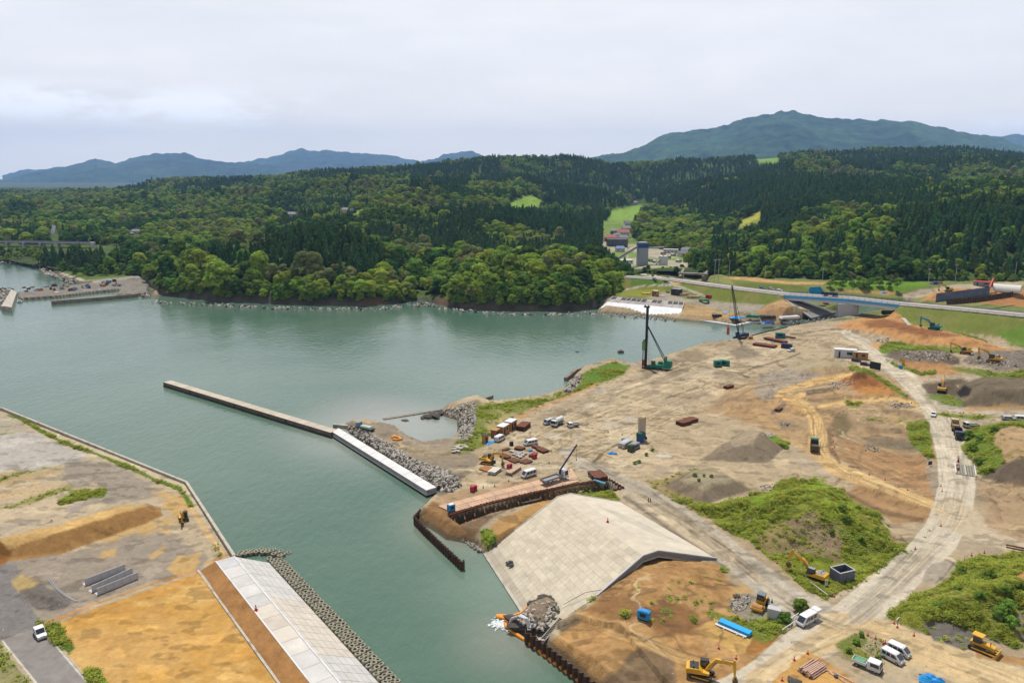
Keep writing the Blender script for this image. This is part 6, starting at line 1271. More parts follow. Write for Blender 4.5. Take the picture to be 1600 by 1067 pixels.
def truck(at, to, label, L=8.0, W_=2.4, paint=None, bed='flat', bedcol=None, axles=(2.4, -1.6, -2.9), cabl=1.9, cabh=2.9, grp=None, name='truck', crane=False, z=None, wr=.5, load=None, crew=False):
    p = G(*at) if z is None else P(*at, z); e = empty(name, p, head(at, to, p.z), label, 'truck', grp); paint = paint or m_white; bedcol = bedcol or m_grey; hl = L / 2
    s_ = wr / .5
    MB().box((-.2, 0, .95 * s_), (L - .6, .9, .28)).build('chassis', m_dark, e)
    cab(e, hl, W_, .6 * s_, cabh, cabl, paint)
    for x in axles:
        for s in (-1, 1): wheel(e, x, s * (W_ / 2 - .17), wr, .3)
    bx0, bx1 = -hl, hl - cabl - (.9 if crane else .15); zc = 1.15 * s_; bl = bx1 - bx0; bc = (bx0 + bx1) / 2
    b = MB().box((bc, 0, zc + .08), (bl, W_, .16)); hs = {'flat': .4, 'dump': 1.15, 'tank': 0, 'low': .3}[bed]
    if hs:
        for s in (-1, 1): b.box((bc, s * (W_ / 2 - .04), zc + .16 + hs / 2), (bl, .08, hs))
        b.box((bx1 - .04, 0, zc + .16 + hs * .62), (.08, W_ - .16, hs * 1.24)); b.box((bx0 + .04, 0, zc + .16 + hs / 2), (.08, W_ - .16, hs))
        if bed == 'dump':
            for k in range(5):
                for s in (-1, 1): b.box((bx0 + bl * (k + .5) / 5, s * (W_ / 2 + .04), zc + .16 + hs / 2), (.12, .09, hs))
            b.box((bx1 + .3, 0, zc + .16 + hs * 1.22), (.7, W_ - .3, .07))
    b.build('bed', bedcol, e)
    if bed == 'tank': MB().cyl((bx0 + .1, 0, zc + .95), (bx1 - .1, 0, zc + .95), .85, n=16).build('tank', paint, e)
    if load: MB().box((bc, 0, zc + .16 + hs * .45), (bl - .3, W_ - .3, hs * .9), taper=.8).build('load', load, e)
    if crane:
        x = bx1 + .45; MB().cyl((x, 0, 1.2), (x, 0, 3.0), .28, n=10).build('crane_column', m_dark, e)
        MB().beam((x, 0, 2.9), (x + crane[0], 0, 2.9 + crane[1]), .34, .4).beam((x, 0, 2.95), (x + crane[0] * 1.02, 0, 2.95 + crane[1] * 1.02), .22, .28).build('crane_boom', m_navy, e)
        MB().cyl((x + crane[0], 0, 2.9 + crane[1]), (x + crane[0], 0, 2.9 + crane[1] - 4.5), .03, n=5).box((x + crane[0], 0, 2.9 + crane[1] - 4.6), (.25, .2, .4)).build('hook_line', m_dark, e)
        for s in (-1, 1): MB().box((x, s * 1.3, .65), (.25, .25, 1.1)).build('outrigger', m_grey, e)
    for s in (-1, 1): MB().box((-hl - .02, s * (W_ / 2 - .3), .95 * s_), (.06, .4, .16)).build('tail_light', m_tail, e)
    return e
def excavator(at, to, label, paint=None, s=1.0, boom=(52, 12, -100, -60), track=None, z=None, grp=None, name='excavator', long=1.0, deck=None, turn=0):
    """boom = angle of lower boom, upper boom, stick, bucket (degrees above the horizontal, looking forward)"""
    p = G(*at) if z is None else P(*at, z); e = empty(name, p, head(at, to, p.z), label, 'excavator', grp); e.scale = (s, s, s); paint = paint or m_yel
    tr = R(turn if track is None else track)
    for sy in (-1, 1):
        prof = [(-1.9, .12), (-1.6, 0), (1.6, 0), (1.9, .12), (2.15, .5), (1.85, .85), (-1.85, .85), (-2.15, .5)]
        o = MB().prism(prof, sy * 1.1 - .3, sy * 1.1 + .3, .04).build('track', m_dark, e); o.rotation_euler = (0, 0, tr)
        f = MB().prism([(-1.5, .3), (1.5, .3), (1.6, .55), (-1.6, .55)], sy * 1.1 - .32, sy * 1.1 + .32); fo = f.build('track_frame', paint, o)
    MB().box((0, 0, .75), (1.6, 1.7, .5)).cyl((0, 0, .8), (0, 0, 1.12), .75, n=14).build('undercarriage', m_dark, e)
    MB().prism([(-2.55, 1.15), (-.4, 1.08), (1.3, 1.08), (1.3, 1.5), (.2, 1.6), (-.5, 2.1), (-2.3, 2.15), (-2.6, 1.9)], -1.3, 1.3, .06).build('upper_body', paint, e)
    MB().prism([(-2.9, 1.2), (-2.3, 1.12), (-2.3, 2.12), (-2.75, 2.0)], -1.28, 1.28, .08).build('counterweight', paint, e)
    MB().box((-1.35, 0, 2.17), (1.6, 2.1, .08)).box((-1.5, -.9, 2.3), (.3, .3, .3)).build('engine_cover', deck or m_dark, e)
    MB().cyl((-1.6, .55, 2.1), (-1.6, .55, 2.75), .07, n=7).build('exhaust', m_dark, e)
    c = MB().prism([(-.35, 1.2), (1.35, 1.2), (1.45, 1.9), (1.15, 2.95), (-.35, 2.95)], .32, 1.28, .05).build('cab', m_dark, e)
    MB().prism([(-.25, 1.85), (1.37, 1.85), (1.1, 2.85), (-.25, 2.85)], .30, 1.30).build('window', m_glass, c); MB().box((.4, .8, 2.99), (1.5, .96, .07)).build('cab_roof', m_dark if deck is None else deck, c)
    a0, a1, a2, a3 = [R(x) for x in boom]; P0 = Vector((.75, -.1, 1.6)); P1 = P0 + Vector((math.cos(a0), 0, math.sin(a0))) * 2.7 * long; P2 = P1 + Vector((math.cos(a1), 0, math.sin(a1))) * 3.1 * long; P3 = P2 + Vector((math.cos(a2), 0, math.sin(a2))) * 2.8 * long
    def arm(b_, pts, hs, w):
        n = len(pts); V_ = []
        for i, q in enumerate(pts):
            t = (pts[min(i + 1, n - 1)] - pts[max(i - 1, 0)]).normalized(); up = Vector((-t.z, 0, t.x))
            for sy in (-1, 1): V_ += [q + up * hs[i] + Vector((0, sy * w, 0)), q - up * hs[i] + Vector((0, sy * w, 0))]
        F_ = [(3, 2, 0, 1) , tuple(4 * (n - 1) + k for k in (0, 2, 3, 1))]
        for i in range(n - 1):
            k = 4 * i; F_ += [(k, k + 4, k + 5, k + 1), (k + 2, k + 3, k + 7, k + 6), (k, k + 2, k + 6, k + 4), (k + 1, k + 5, k + 7, k + 3)]
        return b_.add(V_, F_)
    arm(MB(), [P0, lerp(P0, P1, .55), P1, lerp(P1, P2, .4), P2], [.22, .36, .42, .33, .18], .24).build('boom', paint, e)
    d2 = (P3 - P2).normalized(); arm(MB(), [P2 - d2 * .55 + Vector((0, 0, .1)), P2 + d2 * .3, P3], [.16, .3, .15], .18).build('stick', paint, e)
    up2 = Vector((-(P2 - P1).z, 0, (P2 - P1).x)).normalized(); cb = MB(); cb.cyl(P0 + Vector((.5, .35, -.2)), lerp(P0, P1, .95) + Vector((0, .35, -.1)), .08, n=7).cyl(P0 + Vector((.5, -.35, -.2)), lerp(P0, P1, .95) + Vector((0, -.35, -.1)), .08, n=7)
    cb.cyl(lerp(P1, P2, .25) + up2 * .5, P2 - d2 * .5 + Vector((0, 0, .1)), .09, n=7).build('hydraulic_ram', m_grey, e)
    b3 = Vector((math.cos(a3), 0, math.sin(a3))); n3 = Vector((-b3.z, 0, b3.x)); bk = MB(); prof = [P3 + n3 * .25, P3 + b3 * .75 + n3 * .45, P3 + b3 * 1.15 + n3 * .1, P3 + b3 * 1.25 - n3 * .35, P3 + b3 * .9 - n3 * .62, P3 + b3 * .2 - n3 * .3]
    bk.prism([(q.x, q.z) for q in prof], -.6, .4, .03).build('bucket', mat('bucket_steel', S(120, 96, 62), .7, var=.3, metal=.2), e)
    return e
# --- excavators
excavator((287, 812), (284, 836), 'small yellow excavator facing the camera beside the sand berm on the left platform', s=.82, boom=(60, 5, -95, -120), turn=10)
excavator((763, 724), (790, 729), 'yellow excavator with its arm bent down beside the steel plates in the yard', s=.98, boom=(58, 6, -96, -60), turn=6)
excavator((1272, 905), (1238, 893), 'yellow excavator with its arm stretched towards the road beside the open steel tank', s=.98, boom=(46, 24, -74, -100), turn=5, deck=m_grey)
excavator((1096, 1056), (1143, 1063), 'yellow excavator with black engine deck at the bottom edge of the photo', s=.98, boom=(50, -2, -86, -80), turn=-12)
excavator((1459, 515), (1436, 512), 'teal excavator working on top of the orange-brown soil heap', paint=m_teal, s=1.3, boom=(50, 14, -90, -100), turn=0)
excavator((1508, 553), (1488, 551), 'yellow excavator on the dark rubble, partly hidden behind its neighbour', s=1.15, boom=(40, 14, -95, -100), grp=None)
excavator((1552, 566), (1525, 562), 'yellow excavator with its arm raised in front, standing on the grey rubble', s=1.25, boom=(56, 10, -100, -80))
excavator((1471, 612), (1475, 596), 'yellow excavator seen from behind, digging into the dark spoil bank', s=1.15, boom=(54, 20, -70, -80))
excavator((1482, 456), (1466, 455), 'small yellow-brown excavator on the terrace above the highway', s=1.2, boom=(56, 6, -96, -90), z=10.5)
excavator((1373, 480), (1392, 481), 'yellow machine half hidden under the right end of the bridge', s=1.0, boom=(20, -10, -60, -60))
# --- long red articulated machine beyond the highway
p = G(1540, 466); e = empty('red_crusher', p, head((1540, 466), (1570, 452)), 'red long-armed demolition machine behind the highway at upper right', 'excavator')
MB().prism([(-3, 0), (3, 0), (3.4, .8), (-3.4, .8)], -1.6, 1.6, .1).build('track', m_red, e); MB().box((-.4, 0, 1.8), (5, 2.8, 1.9)).build('upper_body', m_red, e)
MB().beam((1, 0, 2.4), (17, 0, 12.5), .8, 1.1).build('boom', m_red, e); MB().beam((17, 0, 12.5), (17.6, 0, 1.2), .7, .9).build('stick', m_red, e); MB().box((17.6, 0, .6), (2.0, 1.2, 1.4)).build('bucket', m_red, e); MB().box((-.5, 1, 3.1), (1.6, 1.2, .9)).build('cab', m_glass, e)
p = G(1474, 468); tag(MB().box(p + Vector((0, 0, .9)), (8, 2.6, 1.6), head((1474, 468), (1484, 470)), taper=.85).box(p + Vector((2, 0, 2)), (2, 2, .9)).build('red_machine', m_red), 'low red machine beside the dark sheet piles above the highway', 'machine')
e = empty('panel_wall', P(1465, 465, 10), 0, 'dark blue-grey retaining wall of panels above the highway', 'retaining wall'); a_, b_ = P(1462, 470, 10), P(1546, 459, 10); o0 = P(1465, 465, 10)
patch('panels', [a_ - o0, b_ - o0, b_ - o0 + Vector((1, 2, 4.5)), a_ - o0 + Vector((1, 2, 4.5))], 14, 2, lambda i, j: tint(S(112, 118, 136), .85, 1.1, rnd), e, gap=.1)
sheet_pile('sheet_pile_wall', [P(1480, 471, 10.5), P(1530, 467, 10.5), P(1582, 459, 10.5)], 12.0, 8, m_rustd, 'dark sheet piles in front of the panel wall above the highway', 2.2, .5)
p = G(1572, 458); e = empty('sheet_tent', p, head((1560, 458), (1585, 460)), 'white sheeted arched frame behind the red machine', 'tent'); MB().prism([(r_ * math.cos(t), r_ * math.sin(t)) for r_, t in [(5, x) for x in np.linspace(0, math.pi, 12)]], -9, 9).build('cover', mat('white_sheet', S(224, 222, 214), .7, bump=.4, bscale=1), e)
MB().cyl((0, 9.1, 2.2), (0, 9.4, 2.2), 1.8, n=14).build('opening', m_tan, e); e.rotation_euler[2] += 1.57
# --- pile driver
p = P(1016, 576, 2.6); e = empty('pile_driver', p, head((1016, 576), (1035, 578)), 'tall green pile driver with a dark lattice leader mast on the shore', 'pile driver')
for sy in (-1, 1): MB().prism([(-3.0, 0), (4.5, 0), (4.9, .55), (4.5, 1.1), (-3.0, 1.1), (-3.4, .55)], sy * 2.1 - .45, sy * 2.1 + .45, .05).build('track', m_dark, e)
MB().prism([(-1.5, 1.2), (9.5, 1.2), (9.5, 2.2), (4, 2.6), (-.5, 2.2)], -1.7, 1.7, .08).build('base_frame', m_green, e); MB().box((8.2, 0, 2.9), (3.4, 3.2, 2.3)).build('engine_house', m_green, e); MB().box((8.4, 0, 4.35), (2.6, 2.4, .5)).build('winch_deck', m_green, e)
MB().box((1.6, -1.0, 3.2), (1.8, 1.2, 2)).build('cab', m_glass, e); MB().box((4.6, .6, 3.1), (2.0, 1.6, 1.4)).build('winch', m_green, e)
lead = MB(); hh = 28.5
for dx, dy in ((-.42, -.42), (.42, -.42), (.42, .42), (-.42, .42)): lead.box((-2.3 + dx, dy, hh / 2), (.17, .17, hh))
for k in range(28):
    z0 = k * hh / 28; z1 = z0 + hh / 28
    for a1_, b1_ in (((-.42, -.42), (.42, -.42)), ((.42, -.42), (.42, .42)), ((.42, .42), (-.42, .42)), ((-.42, .42), (-.42, -.42))): lead.beam((-2.3 + a1_[0], a1_[1], z0), (-2.3 + b1_[0], b1_[1], z1), .1, .1)
lead.cyl((-2.3, 0, 0), (-2.3, 0, hh), .34, n=8).build('leader_mast', m_dark, e)
MB().box((-2.6, 0, hh + .3), (2.6, 1.0, .6)).box((-3.4, 0, hh + .8), (.6, .6, .6)).box((-2, 0, hh + .8), (.5, .6, .5)).build('mast_head', m_dark, e)
for sy in (-1, 1): MB().cyl((7.2, sy * 1.4, 4.0), (-1.9, sy * .3, 20), .2, n=7).build('back_stay', mat('dark_green_steel', S(36, 62, 58), .6), e)
MB().box((7.0, 0, 5.2), (.7, 3.0, 2.6)).build('stay_bracket', m_green, e); MB().box((-3.4, 0, 10.6), (1.5, 1.1, 4.2)).cyl((-3.4, 0, 12.6), (-3.4, 0, 13.6), .5, n=8).build('hammer', mat('pale_green_paint', S(120, 160, 110), .6), e)
MB().cyl((-3.7, 0, 0), (-3.7, 0, 9), .2, n=8).build('auger', m_dark, e); MB().box((-3.6, .4, 2.4), (.9, .8, 3.0)).build('guide', m_red, e)
for x_ in (-3.3, -1.0, -.2): MB().cyl((x_, .2, 3), (-2.4, .1, 27.5), .05, n=4).build('cable', m_grey, e)
# --- crawler crane with lattice boom
p = P(1156, 529, 3.0); e = empty('crawler_crane', p, head((1156, 529), (1170, 527)), 'dark blue crawler crane with a tall thin lattice boom by the river mouth', 'crane')
for sy in (-1, 1): MB().prism([(-2.8, 0), (2.8, 0), (3.1, .5), (2.8, 1), (-2.8, 1), (-3.1, .5)], sy * 1.9 - .4, sy * 1.9 + .4, .05).build('track', m_dark, e)
MB().prism([(-1.8, 1.2), (4.6, 1.2), (4.8, 2.6), (1, 3.0), (-1.6, 2.6)], -1.6, 1.6, .08).build('upper_body', m_navy, e); MB().box((-.9, 1.2, 2.6), (1.8, 1, 1.9)).build('cab', m_glass, e); MB().box((4.6, 0, 2), (1.2, 3.2, 1.6)).build('counterweight', m_navy, e)
lb = MB(); B0_, B1_ = Vector((-1.2, 0, 1.8)), Vector((-8.5, 0, 29.5)); n = 22
for k in range(n):
    a_, b_ = lerp(B0_, B1_, k / n), lerp(B0_, B1_, (k + 1) / n); w_ = .55 if 2 < k < n - 3 else .35
    c4 = [Vector((0, w_, .2)), Vector((.45, w_, .2)), Vector((.45, -w_, .2)), Vector((0, -w_, .2))]
    for i in range(4): lb.beam(a_ + c4[i], b_ + c4[i], .13, .13); lb.beam(a_ + c4[i], b_ + c4[(i + 1) % 4], .08, .08)
lb.build('lattice_boom', m_dark, e); MB().beam((2.5, .5, 2.8), (1.0, .5, 8), .2, .2).beam((2.5, -.5, 2.8), (1.0, -.5, 8), .2, .2).beam((1, -.5, 8), (1, .5, 8), .2, .2).build('gantry', m_dark, e)
MB().cyl((1, 0, 8), B1_, .05, n=4).cyl((1, .4, 8), B1_ + Vector((0, .3, 0)), .05, n=4).build('pendant_rope', m_dark, e); MB().cyl(B1_, (-9.2, 0, 7), .05, n=4).build('hoist_rope', m_dark, e); MB().box((-9.2, 0, 5), (1.2, 1.0, 3.8)).box((-9.2, 0, 7.2), (.7, .6, .9)).build('vibro_hammer', mat('orange_machine', S(206, 96, 50), .6), e)
# --- roller, bulldozer
def roller(at, to, label):
    p = G(*at); e = empty('road_roller', p, head(at, to, p.z), label, 'roller')
    o = MB().cyl((1.9, -1.05, .75), (1.9, 1.05, .75), .75, n=20).build('drum', m_tan, e); MB().box((1.9, -1.15, .8), (2.0, .12, .4)).box((1.9, 1.15, .8), (2.0, .12, .4)).box((2.85, 0, .8), (.14, 2.4, .5)).box((.95, 0, .8), (.3, 2.4, .5)).build('drum_frame', m_yel, e)
    MB().prism([(-2.6, .7), (.2, .7), (.2, 1.5), (-.8, 1.7), (-2.4, 1.6), (-2.6, 1.2)], -.85, .85, .06).build('engine_hood', m_yel, e)
    for s in (-1, 1): wheel(e, -1.5, s * .95, .75, .5)
    c = MB().box((-.35, 0, 2.2), (1.3, 1.5, 1.3), taper=.92).build('cab', m_glass, e); MB().box((-.35, 0, 2.9), (1.6, 1.7, .1)).build('cab_roof', mat('grey_roof', S(120, 130, 138), .5), c)
    for x, y in ((.25, .7), (.25, -.7), (-.95, .7), (-.95, -.7)): MB().box((x, y, 2.2), (.09, .09, 1.36)).build('cab_post', m_dark, c)
    return e
roller((1188, 948), (1176, 964), 'yellow road roller with a smooth front drum and grey-roofed cab')
p = G(1533, 1015); e = empty('bulldozer', p, head((1533, 1015), (1560, 1026)), 'yellow bulldozer with a canopy cab below the green hill at lower right', 'bulldozer')
for sy in (-1, 1): o = MB().prism([(-1.9, .15), (-1.4, 0), (1.5, 0), (1.9, .2), (2.0, .6), (1.5, .95), (-1.5, .95), (-2.0, .6)], sy * .95 - .28, sy * .95 + .28, .04).build('track', m_dark, e); MB().prism([(-1.4, .3), (1.4, .3), (1.4, .6), (-1.4, .6)], sy * .95 - .3, sy * .95 + .3).build('track_frame', m_yel, o)
MB().prism([(-1.9, .7), (2.2, .7), (2.3, 1.5), (.3, 1.75), (-.1, 1.5), (-1.9, 1.4)], -.6, .6, .06).build('engine_hood', m_yel, e); c = MB().box((-.75, 0, 2.1), (1.4, 1.3, 1.4), taper=.9).build('cab', m_glass, e); MB().box((-.7, 0, 2.88), (1.9, 1.7, .14)).build('cab_roof', m_yel, c)
MB().prism([(2.75, .1), (2.95, .05), (2.85, .6), (3.0, 1.15), (2.85, 1.15), (2.65, .6)], -1.5, 1.5).build('blade', m_yel, e)
for sy in (-1, 1): MB().beam((.5, sy * 1.3, .5), (2.8, sy * 1.3, .4), .16, .22).build('push_arm', m_yel, e)
MB().cyl((1.5, -.3, 1.6), (1.5, -.3, 2.4), .07, n=7).build('exhaust', m_dark, e)
# --- dump trucks, trucks
m_beige = mat('beige_paint', S(222, 196, 160), .5); m_olive = mat('bed_steel', S(92, 84, 70), .8, var=.25)
truck((1272, 702), (1272, 684), 'beige dump truck with an empty dark bed driving away along the sandy haul road', L=8.2, paint=m_green, bed='dump', bedcol=m_olive, axles=(2.7, -1.5, -2.8), name='dump_truck')
truck((1492, 670), (1489, 655), 'beige dump truck parked behind the dark blue truck on the pale road', L=8.0, paint=m_beige, bed='dump', bedcol=mat('bed_tan', S(176, 156, 120), .7), name='dump_truck')
truck((1497, 683), (1501, 697), 'dark blue truck facing the camera at the roadside hedge', L=7.6, paint=mat('blue_truck', S(58, 62, 110), .4), bed='dump', bedcol=m_dark, name='dump_truck')
truck((1296, 463), (1310, 464), 'dark blue dump truck crossing the bridge in front of the blue sheet', L=10, W_=2.5, paint=mat('blue_truck', S(58, 62, 110), .4), bed='dump', bedcol=m_navy, name='dump_truck', z=HZ + .03)
truck((866, 752), (884, 746), 'white flatbed truck with a raised dark blue loading crane on the steel deck', L=9.2, bed='flat', bedcol=m_grey, crane=(6.6, 6.2), axles=(3.1, -1.6, -2.9), name='crane_truck', z=3.3)
truck((1354, 1043), (1372, 1050), 'white crew-cab pickup truck with a green tarp in its open bed', L=4.9, W_=1.75, bed='low', bedcol=m_white, axles=(1.6, -1.5), cabl=2.3, cabh=2.0, wr=.33, name='pickup_truck', load=mat('green_tarp', S(104, 168, 122), .7, bump=.4))
truck((1517, 668), (1508, 668), 'small white truck with a grey box bed beside the roadside hedge', L=5.0, W_=1.9, bed='low', bedcol=m_grey, axles=(1.6, -1.5), cabl=1.5, cabh=2.1, wr=.36, name='pickup_truck')
truck((896, 667), (888, 668), 'small white pickup truck standing right of the tanker in the yard', L=4.2, W_=1.7, bed='low', bedcol=m_grey, axles=(1.3, -1.2), cabl=1.5, cabh=1.9, wr=.32, name='pickup_truck')
truck((871, 664), (865, 667), 'white tank truck parked beside the silver van in the yard', L=6.2, W_=2.1, bed='tank', axles=(2.0, -1.8), cabl=1.5, cabh=2.4, wr=.42, name='tank_truck')
truck((1179, 487), (1187, 488), 'white truck with a long flat bed on the far shore', L=9, bed='flat', axles=(3, -2, -3), name='flatbed_truck', z=3.5)
# --- vans and cars
van((63, 993), (69, 1003), 'white minivan driving on the asphalt road at lower left', L=4.0, W_=1.65, Ht=1.75, kind='car', cat='car', name='car')
van((781, 688), (789, 684), 'white van standing beside the site huts and the blue tarp', L=4.8, Ht=2.0)
van((829, 694.5), (816, 697), 'white estate van parked beyond the stacks of material', L=4.8, Ht=1.85)
van((857, 662), (851, 664), 'silver van at the left of the white tank truck', L=4.6, Ht=1.9, paint=m_silver)
van((826, 744), (813, 748), 'white minibus van parked at the upper end of the steel deck', L=5.0, Ht=2.1)
van((1260, 973), (1249, 979), 'white van with its tailgate open at the road junction', L=4.9, Ht=2.1, hatch=True)
van((1394, 1031), (1411, 1040), 'nearer of the two white vans parked side by side', L=4.1, W_=1.6, Ht=1.9)
van((1404, 1021), (1421, 1029), 'farther of the two white vans parked side by side', L=4.1, W_=1.6, Ht=1.9)
van((1458, 650), (1457, 660), 'small white car driving up the pale gravel road', L=3.9, W_=1.6, Ht=1.55, kind='car', cat='car', name='car')
van((1576, 656), (1590, 657), 'silver estate car parked left of the white van at the right edge', L=4.8, Ht=1.6, paint=m_silver, kind='car', cat='car', name='car')
van((1597, 657), (1611, 658), 'white van cut off by the right edge of the photo', L=4.8, Ht=1.9)
van((1236, 549), (1228, 550), 'small white car beside the rusty piles near the crawler crane', L=4.2, Ht=1.6, kind='car', cat='car', name='car')
for at, to, lab, pt in (((1041, 442), (1046, 443), 'black car on the highway near the underpass', m_dark), ((1191, 451.5), (1199, 453), 'blue car on the highway left of the bridge', mat('blue_car', S(50, 100, 170), .4)), ((1218, 455), (1226, 456), 'white car on the highway at the left end of the bridge', m_white), ((1205, 452.5), (1212, 453.5), 'silver car on the highway between a blue and a white one', m_silver), ((1023, 437), (1027, 438), 'grey car on the highway under the old line', m_grey)):
    van(at, to, lab, L=4.4, Ht=1.55, kind='car', cat='car', name='car', paint=pt, z=HZ + .05)
van((1352, 571), (1360, 572), 'dark car parked in front of the site huts at upper right', L=4.4, Ht=1.6, kind='car', cat='car', name='car', paint=m_navy)
van((1338, 565), (1346, 566), 'black car half hidden in front of the white site hut', L=4.4, Ht=1.6, kind='car', cat='car', name='car', paint=m_dark)
# ================================================================== huts, plant, stacks, tarps
def hut(at, to, label, L=5, W_=2.3, h=2.5, wall=None, roof=None, door=True):
    p = G(*at); e = empty('site_hut', p, head(at, to, p.z), label, 'hut'); MB().box((0, 0, h / 2), (L, W_, h)).build('wall', wall or m_white, e)
    MB().box((0, 0, h + .07), (L + .3, W_ + .3, .14)).build('roof', roof or m_white, e)
    MB().box((L * .18, -W_ / 2 - .02, h * .58), (L * .25, .06, h * .34)).build('window', m_glass, e); MB().box((-L * .27, -W_ / 2 - .02, h * .42), (.85, .05, h * .8)).build('door', m_grey if wall is None else m_dark, e); return e
hut((786, 677), (796, 671), 'tan wooden site hut with a white roof beside the grassy strip', 4.2, 2.6, 3.0, m_tan)
hut((798, 670), (808, 664), 'right-hand tan site hut with a white roof and a dark open side', 4.2, 2.6, 3.1, m_tan)
hut((774, 682), (782, 677), 'small brown flat-roofed hut at the left end of the hut row', 2.6, 2.2, 2.6, mat('brown_wood', S(150, 104, 66), .8), m_tan)
hut((758, 691), (764, 688), 'small orange-yellow toilet cabin left of the huts', 1.6, 1.6, 2.6, mat('ochre_cabin', S(206, 146, 54), .7), m_dark)
hut((1320, 558), (1335, 559), 'white site cabin at upper right beside the brown one', 10, 4.0, 4.0, mat('cabin_white', S(214, 212, 214), .6), m_white)
hut((1344, 561), (1358, 562), 'brown wooden site cabin with a pale roof at upper right', 6.5, 3.0, 3.6, m_tan, m_cream)
hut((1024, 463), (1033, 464), 'orange-brown hut on the far shore behind the white revetment', 4, 3, 4, m_tan, m_cream)
hut((1057, 461), (1066, 462), 'dark open shed on the far shore behind the white revetment', 7, 4, 4.5, m_dark, m_grey)
hut((1535, 447), (1550, 448), 'red-roofed low shed on the terrace above the highway', 12, 6, 3, m_grey, m_red)
def box_thing(name, at, to, dims, m, label, cat, z=None, top=None, grp=None, ribs=True):
    p = G(*at) if z is None else P(*at, z); e = empty(name, p, head(at, to, p.z), label, cat, grp); L, W_, h = dims
    MB().box((0, 0, h * .54), (L, W_, h * .88)).build('housing', m, e, bevel=.05); MB().box((0, 0, h * .06), (L * .96, W_ * 1.04, h * .1)).build('skid', m_dark, e); MB().box((0, 0, h + .03), (L * .7, W_ * .8, .08)).build('cover', top or m, e)
    MB().box((0, -W_ / 2 - .015, h * .6), (L * .5, .04, h * .4)).build('vent_panel', m_dark, e); return e
m_pink = mat('crimson_paint', S(196, 44, 70), .5); m_cyan = mat('cyan_paint', S(40, 150, 214), .5)
box_thing('generator', (740, 767), (750, 762), (2.0, 1.1, 1.6), m_pink, 'crimson generator standing alone left of the steel deck', 'generator')
box_thing('generator', (796, 732), (804, 728), (1.7, 1.0, 1.5), m_pink, 'crimson generator on the end of a stack of beams near the excavator', 'generator', z=3.6)
box_thing('generator', (835, 716), (840, 714), (1.6, 1.0, 1.5), m_pink, 'crimson generator beside the rusty frames in the middle of the yard', 'generator')
box_thing('generator', (705, 798), (712, 796), (1.9, 1.3, 1.9), m_cyan, 'blue and white generator at the lower tip of the steel deck', 'generator', z=3.3, top=m_white)
box_thing('generator', (1006, 967), (1016, 970), (2.4, 1.3, 1.9), m_cyan, 'bright blue generator on the bare earth slope', 'generator', top=m_blue)
box_thing('generator', (1121, 573), (1128, 573), (3.4, 2.4, 3.0), m_green, 'left green generator near the pile driver', 'generator'); box_thing('generator', (1131, 571), (1139, 572), (5, 2.2, 2.6), m_green, 'right green generator near the pile driver', 'generator')
box_thing('container', (1219, 528), (1226, 528.5), (5.2, 2.4, 2.9), mat('teal_box', S(40, 126, 128), .6), 'teal container beside the rusty piles near the bridge', 'container'); box_thing('container', (1229, 544), (1238, 545), (5.2, 2.4, 2.4), m_navy, 'dark blue container right of the orange tarp', 'container')
box_thing('machine', (1173, 530), (1179, 530.5), (2.4, 1.6, 1.6), mat('amber_paint', S(216, 150, 54), .5), 'small amber power pack beside the crawler crane', 'power pack'); box_thing('generator', (1107, 467), (1113, 468), (4, 2, 2.4), m_pink, 'crimson machine on the far shore below the embankment', 'generator')
box_thing('bin', (800, 655), (806, 655), (1.2, 1.2, 1.0), m_green, 'green box behind the huts', 'box')
tag(MB().box(G(799, 696) + Vector((0, 0, .7)), (1.3, .7, 1.4), .4).build('bin', m_dark, bevel=.1), 'black bin behind the stacked material', 'bin')
# open steel tank
p = G(1315, 905); e = empty('steel_tank', p, head((1300, 905), (1326, 899)), 'open grey steel tank beside the yellow excavator', 'tank'); b_ = MB()
for s in (-1, 1): b_.box((0, s * 1.45, 1.3), (4.2, .12, 2.6)); b_.box((s * 2.04, 0, 1.3), (.12, 2.8, 2.6))
b_.box((0, 0, .1), (4.0, 2.8, .12)); b_.build('wall', mat('tank_steel', S(112, 116, 128), .6, var=.15), e)
for k in range(5):
    for s in (-1, 1): MB().box((-1.8 + k * .9, s * 1.53, 1.25), (.12, .08, 2.4)).build('rib', mat('tank_rib', S(132, 136, 146), .6), e)
for s in (-1, 1): MB().box((0, s * 1.47, 2.62), (4.3, .26, .1)).build('rim', m_silver, e); MB().box((s * 2.05, 0, 2.62), (.26, 2.7, .1)).build('rim', m_silver, e)
MB().box((0, 0, .9), (3.9, 2.7, .05)).build('black_water', m_black, e)
p = G(1209, 966); tag(MB().box((0, 0, 1.15), (2.5, 1.5, 2.3)).box((0, 0, 2.33), (2.6, 1.6, .1)).build('concrete_block', m_cgrey, bevel=.04), 'pale upright concrete box beside the roller', 'concrete box').location = p; bpy.data.objects['concrete_block'].rotation_euler = (0, 0, head((1200, 966), (1216, 970)))
